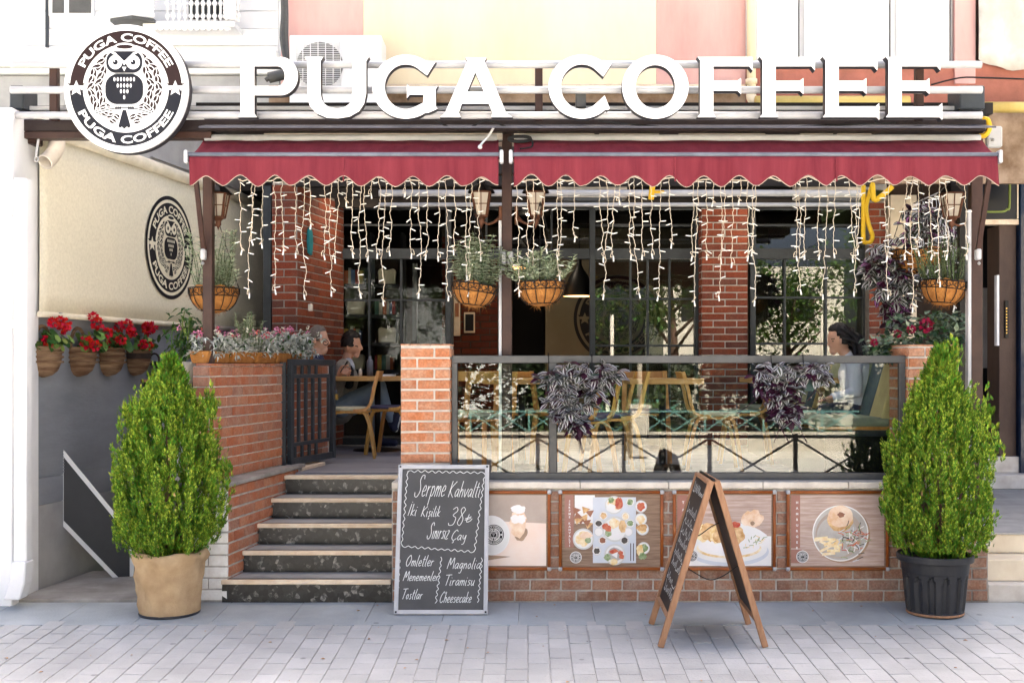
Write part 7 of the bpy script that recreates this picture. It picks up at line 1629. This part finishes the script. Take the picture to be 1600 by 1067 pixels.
hand(caps, Q(530,585,-.42), Q(533,579,-.44), [((.02,-.01,.02),(.5,.1,.8),(.9,.2,-.1),.07),((.025,-.01,.0),(.9,.1,.4),(.6,.3,-.5),.075),((.025,-.01,-.018),(.95,.1,.2),(.5,.3,-.6),.07),((.02,-.01,-.034),(.95,.1,0),(.4,.3,-.6),.058),((-.01,-.025,.02),(.6,-.4,.7),(.9,.1,.3),.06)], SK)
hand(caps, Q(538,584,-.22), Q(541,579,-.28), [((.015,-.02,.01),(.6,-.5,.4),(.2,-.9,.1),.065),((.02,-.02,-.006),(.6,-.5,.2),(.2,-.9,-.1),.07),((.018,-.02,-.022),(.6,-.5,0),(.2,-.9,-.2),.066),((.012,-.02,-.036),(.6,-.5,-.1),(.2,-.9,-.3),.055),((-.01,-.02,.025),(.4,-.4,.8),(.6,-.6,.2),.06)], SK)
kn1 = Q(592,604,-.16); an1 = Q(613,664,-.20)
caps += [(Q(534,636,-.08),.105,kn1,.078,JE),(kn1,.076,Q(604,640,-.19),.060,JE),(Q(604,640,-.19),.058,Q(612,655,-.2),.048,JE)]
kn2 = Q(588,622,.10); an2 = Q(590,678,.02)
caps += [(Q(534,640,.10),.105,kn2,.08,JE),(kn2,.078,Q(589,655,.05),.062,JE),(Q(589,655,.05),.060,an2,.05,JE)]
caps += [(Q(611,660,-.2),.036,Q(616,668,-.2),.045,SN_),(Q(616,664,-.2),.045,Q(620,650,-.22),.036,SN_),(Q(587,686,.02),.045,Q(596,689,.0),.047,SN_),(Q(596,690,0),.044,Q(617,692,-.02),.034,SN_)]
caps += [(Q(588,694.5,.02),.020,Q(618,695.5,-.02),.018,WS),(Q(619,672,-.2),.020,Q(624.5,652,-.22),.016,WS)]
man = person('dark haired man in grey jacket and jeans sitting cross legged looking at a phone', caps, balls, ['skin','jacket','jeans','shirt_dark','shirt_blue','print_white','navy'], .0075, hip)
m_ = MB(); hc = head; q = random.Random(81); g = []; n = 48
for i in range(24):
    th = math.pi*.60*i/23
    for j in range(n):
        a = 2*math.pi*j/n; d_ = Vector((math.sin(th)*math.cos(a)*.98, math.sin(th)*math.sin(a)*.86, math.cos(th)*1.17)); r_ = .112+.006*math.sin(a*7+i)+q.uniform(-.003,.003)
        r_ -= .034*sstep(.22,.46,d_.x)*sstep(.66,.44,d_.z)
        g.append(hc+d_*r_)
m_.add(g, [(i*n+j,i*n+(j+1) % n,(i+1)*n+(j+1) % n,(i+1)*n+j) for i in range(23) for j in range(n)], 0, True); m_.build('hair', M['hair_black'], man)
m_ = MB(); m_.obox(Q(556.5,540.5,-.10), (.014,0,0), (0,.003,0), (0,0,.004)); m_.build('eyebrow', M['hair_black'], man)
m_ = MB(); m_.ball(Q(558.5,541.5,-.088), .009, 0, 8, (1,.5,.5)); m_.build('eye', M['hair_black'], man)
m_ = MB(); m_.obox(Q(538,573,-.44), (.035,.0,.055), (.0,.036,0), (.004,0,-.003)); m_.build('phone', M['black'], label='dark phone held in the hands of the seated man', cat='phone', bevel=.002)
# older man behind the flowers
ox, oy = ax(497,3.0), 3.0
def Q(px, py, dy=0): return at(px, py, oy+dy)
caps, balls = [], []; head = Q(497,527); hip = Q(486,650)
caps += [(hip,.15,Q(489,610),.16,1),(Q(489,610),.16,Q(491,585),.15,1),(Q(491,585),.15,Q(493,565),.09,1),(Q(489,572,-.16),.075,Q(491,572,.15),.075,1),(Q(494,562),.055,Q(495,548),.052,0),(Q(488,575,-.18),.068,Q(492,625,-.2),.055,1),(Q(492,625,-.2),.052,Q(504,640,-.22),.04,1),(Q(488,575,.17),.068,Q(494,625,.2),.055,1),(Q(494,625,.2),.052,Q(506,638,.1),.04,1)]
hand(caps, Q(505,641,-.22), Q(510,644,-.22), [((.03,-.02+.013*k,0),(1,0,-.1),(.8,0,-.6),.06+.006*(k in (1,2))) for k in range(4)]+[((0,-.03,.01),(.8,-.6,.1),(.9,-.1,-.2),.055)], 0); hand(caps, Q(507,639,.1), Q(511,643,.1), [((.03,-.02+.013*k,0),(1,0,-.1),(.8,0,-.6),.06+.006*(k in (1,2))) for k in range(4)]+[((0,.03,.01),(.8,.6,.1),(.9,.1,-.2),.055)], 0)
for sy in (-.1,.1): caps += [(Q(488,648,sy),.10,Q(514,642,sy),.075,2),(Q(514,642,sy),.074,Q(508,708,sy),.05,2),(Q(507,710,sy),.045,Q(517,712,sy),.036,3)]
balls += [(head,.095,(.95,.8,1.15),0),(Q(502,536),.064,(1,.85,1.1),0)]; caps += [(Q(511,528),.011,Q(513.5,536),.017,0),(Q(508,546),.028,Q(506,549),.03,0),(Q(492,530,-.1),.015,Q(492,536,-.1),.013,0)]
om = person('older man with thin grey hair and glasses half hidden behind the flowers', caps, balls, ['skin','navy','jacket','black'], .0085, hip)
m_ = MB(); g = []; n = 20
for i in range(9):
    th = math.pi*.58*i/8
    for j in range(n):
        a = 2*math.pi*j/n; d_ = Vector((math.sin(th)*math.cos(a)*.95, math.sin(th)*math.sin(a)*.85, math.cos(th)*1.13)); r_ = .103+q.uniform(-.003,.003)
        r_ -= .030*sstep(.2,.45,d_.x)*sstep(.6,.4,d_.z)
        g.append(head+d_*r_)
m_.add(g, [(i*n+j,i*n+(j+1) % n,(i+1)*n+(j+1) % n,(i+1)*n+j) for i in range(8) for j in range(n)], 0, True); m_.build('hair', M['hair_gray'], om)
m_ = MB(); m_.tube([Q(493,531,-.105),Q(503,533,-.10),Q(510,534,-.075)], .004, 5); m_.tube([Q(509+4*math.cos(a),535+4*math.sin(a),-.075) for a in [2*math.pi*i/12 for i in range(12)]], .003, 5, closed=True); m_.build('glasses', M['black'], om)
# woman on the bench, facing left
wy_ = 1.35
def Q(px, py, dy=0): return at(px, py, wy_+dy)
caps, balls = [], []; head = Q(1311,529); hip = Q(1345,645)
caps += [(hip,.155,Q(1343,612),.13,1),(Q(1343,612),.13,Q(1337,585),.14,1),(Q(1337,585),.14,Q(1330,565),.09,1),(Q(1334,570,-.14),.066,Q(1334,570,.14),.066,1),(Q(1326,562),.047,Q(1318,548),.045,0)]
caps += [(Q(1334,572,-.15),.062,Q(1338,612,-.18),.05,1),(Q(1338,612,-.18),.048,Q(1305,622,-.16),.036,1),(Q(1334,572,.15),.062,Q(1338,612,.18),.05,1),(Q(1338,612,.18),.048,Q(1303,620,.1),.036,1)]
for dy in (-.16,.1): hand(caps, Q(1303,622,dy), Q(1296,624,dy), [((-.03,-.02+.013*k,0),(-1,0,-.1),(-.8,0,-.6),.058+.006*(k in (1,2))) for k in range(4)]+[((0,-.03,.01),(-.8,-.6,.1),(-.9,-.1,-.2),.052)], 0)
for sy in (-.09,.09): caps += [(Q(1342,648,sy),.105,Q(1290,644,sy),.075,2),(Q(1290,644,sy),.073,Q(1292,700,sy),.048,2),(Q(1294,716,sy),.042,Q(1280,718,sy),.034,3),(Q(1292,700,sy),.046,Q(1294,714,sy),.042,2)]
caps += [(Q(1340,640),.165,Q(1335,652),.16,1)]
balls += [(head,.098,(.95,.8,1.16),0),(Q(1306,537),.060,(1,.85,1.1),0)]; caps += [(Q(1297.5,532),.009,Q(1295,539),.014,0),(Q(1300,547),.024,Q(1302,550),.026,0),(Q(1313,530,-.085),.013,Q(1313,537,-.085),.011,0),(Q(1299,541.5,-.03),.011,Q(1299,541.5,.03),.011,0)]
wo_ = person('woman with long black hair and pale top sitting on the striped bench', caps, balls, ['skin','shirt_white','navy','black'], .008, hip)
m_ = MB(); g = []; n = 48
for i in range(24):
    th = math.pi*.62*i/23
    for j in range(n):
        a = 2*math.pi*j/n; d_ = Vector((math.sin(th)*math.cos(a)*.97, math.sin(th)*math.sin(a)*.88, math.cos(th)*1.15)); r_ = .110+.004*math.sin(a*9)
        r_ -= .036*max(sstep(-.30,-.50,d_.x)*sstep(.7,.5,d_.z), sstep(.0,-.22,d_.x)*sstep(.32,.12,d_.z))
        g.append(head+d_*r_)
m_.add(g, [(i*n+j,i*n+(j+1) % n,(i+1)*n+(j+1) % n,(i+1)*n+j) for i in range(23) for j in range(n)], 0, True)
q = random.Random(83)
for k in range(150):
    s0 = head+Vector((q.uniform(-.03,.085),q.uniform(-.092,.085),q.uniform(-.06,.09))); e_ = Q(1346+q.uniform(-12,9),556+q.uniform(-6,8),q.uniform(-.14,.14)); md = (s0+e_)/2+Vector((.05,q.uniform(-.02,.02),.03)); m_.tube(smooth_path([s0,md,e_],5), [.012]*8+[.010,.007,.003], 6)
m_.build('hair', M['hair_black'], wo_)
m_ = MB(); m_.ball(Q(1301.5,533,-.070), .009, 0, 8, (1,.5,.5)); m_.build('eye', M['hair_black'], wo_)
m_ = MB(); m_.obox(Q(1301.5,529.5,-.074), (.014,0,.002), (0,.004,0), (0,0,.0035)); m_.build('eyebrow', M['hair_black'], wo_)
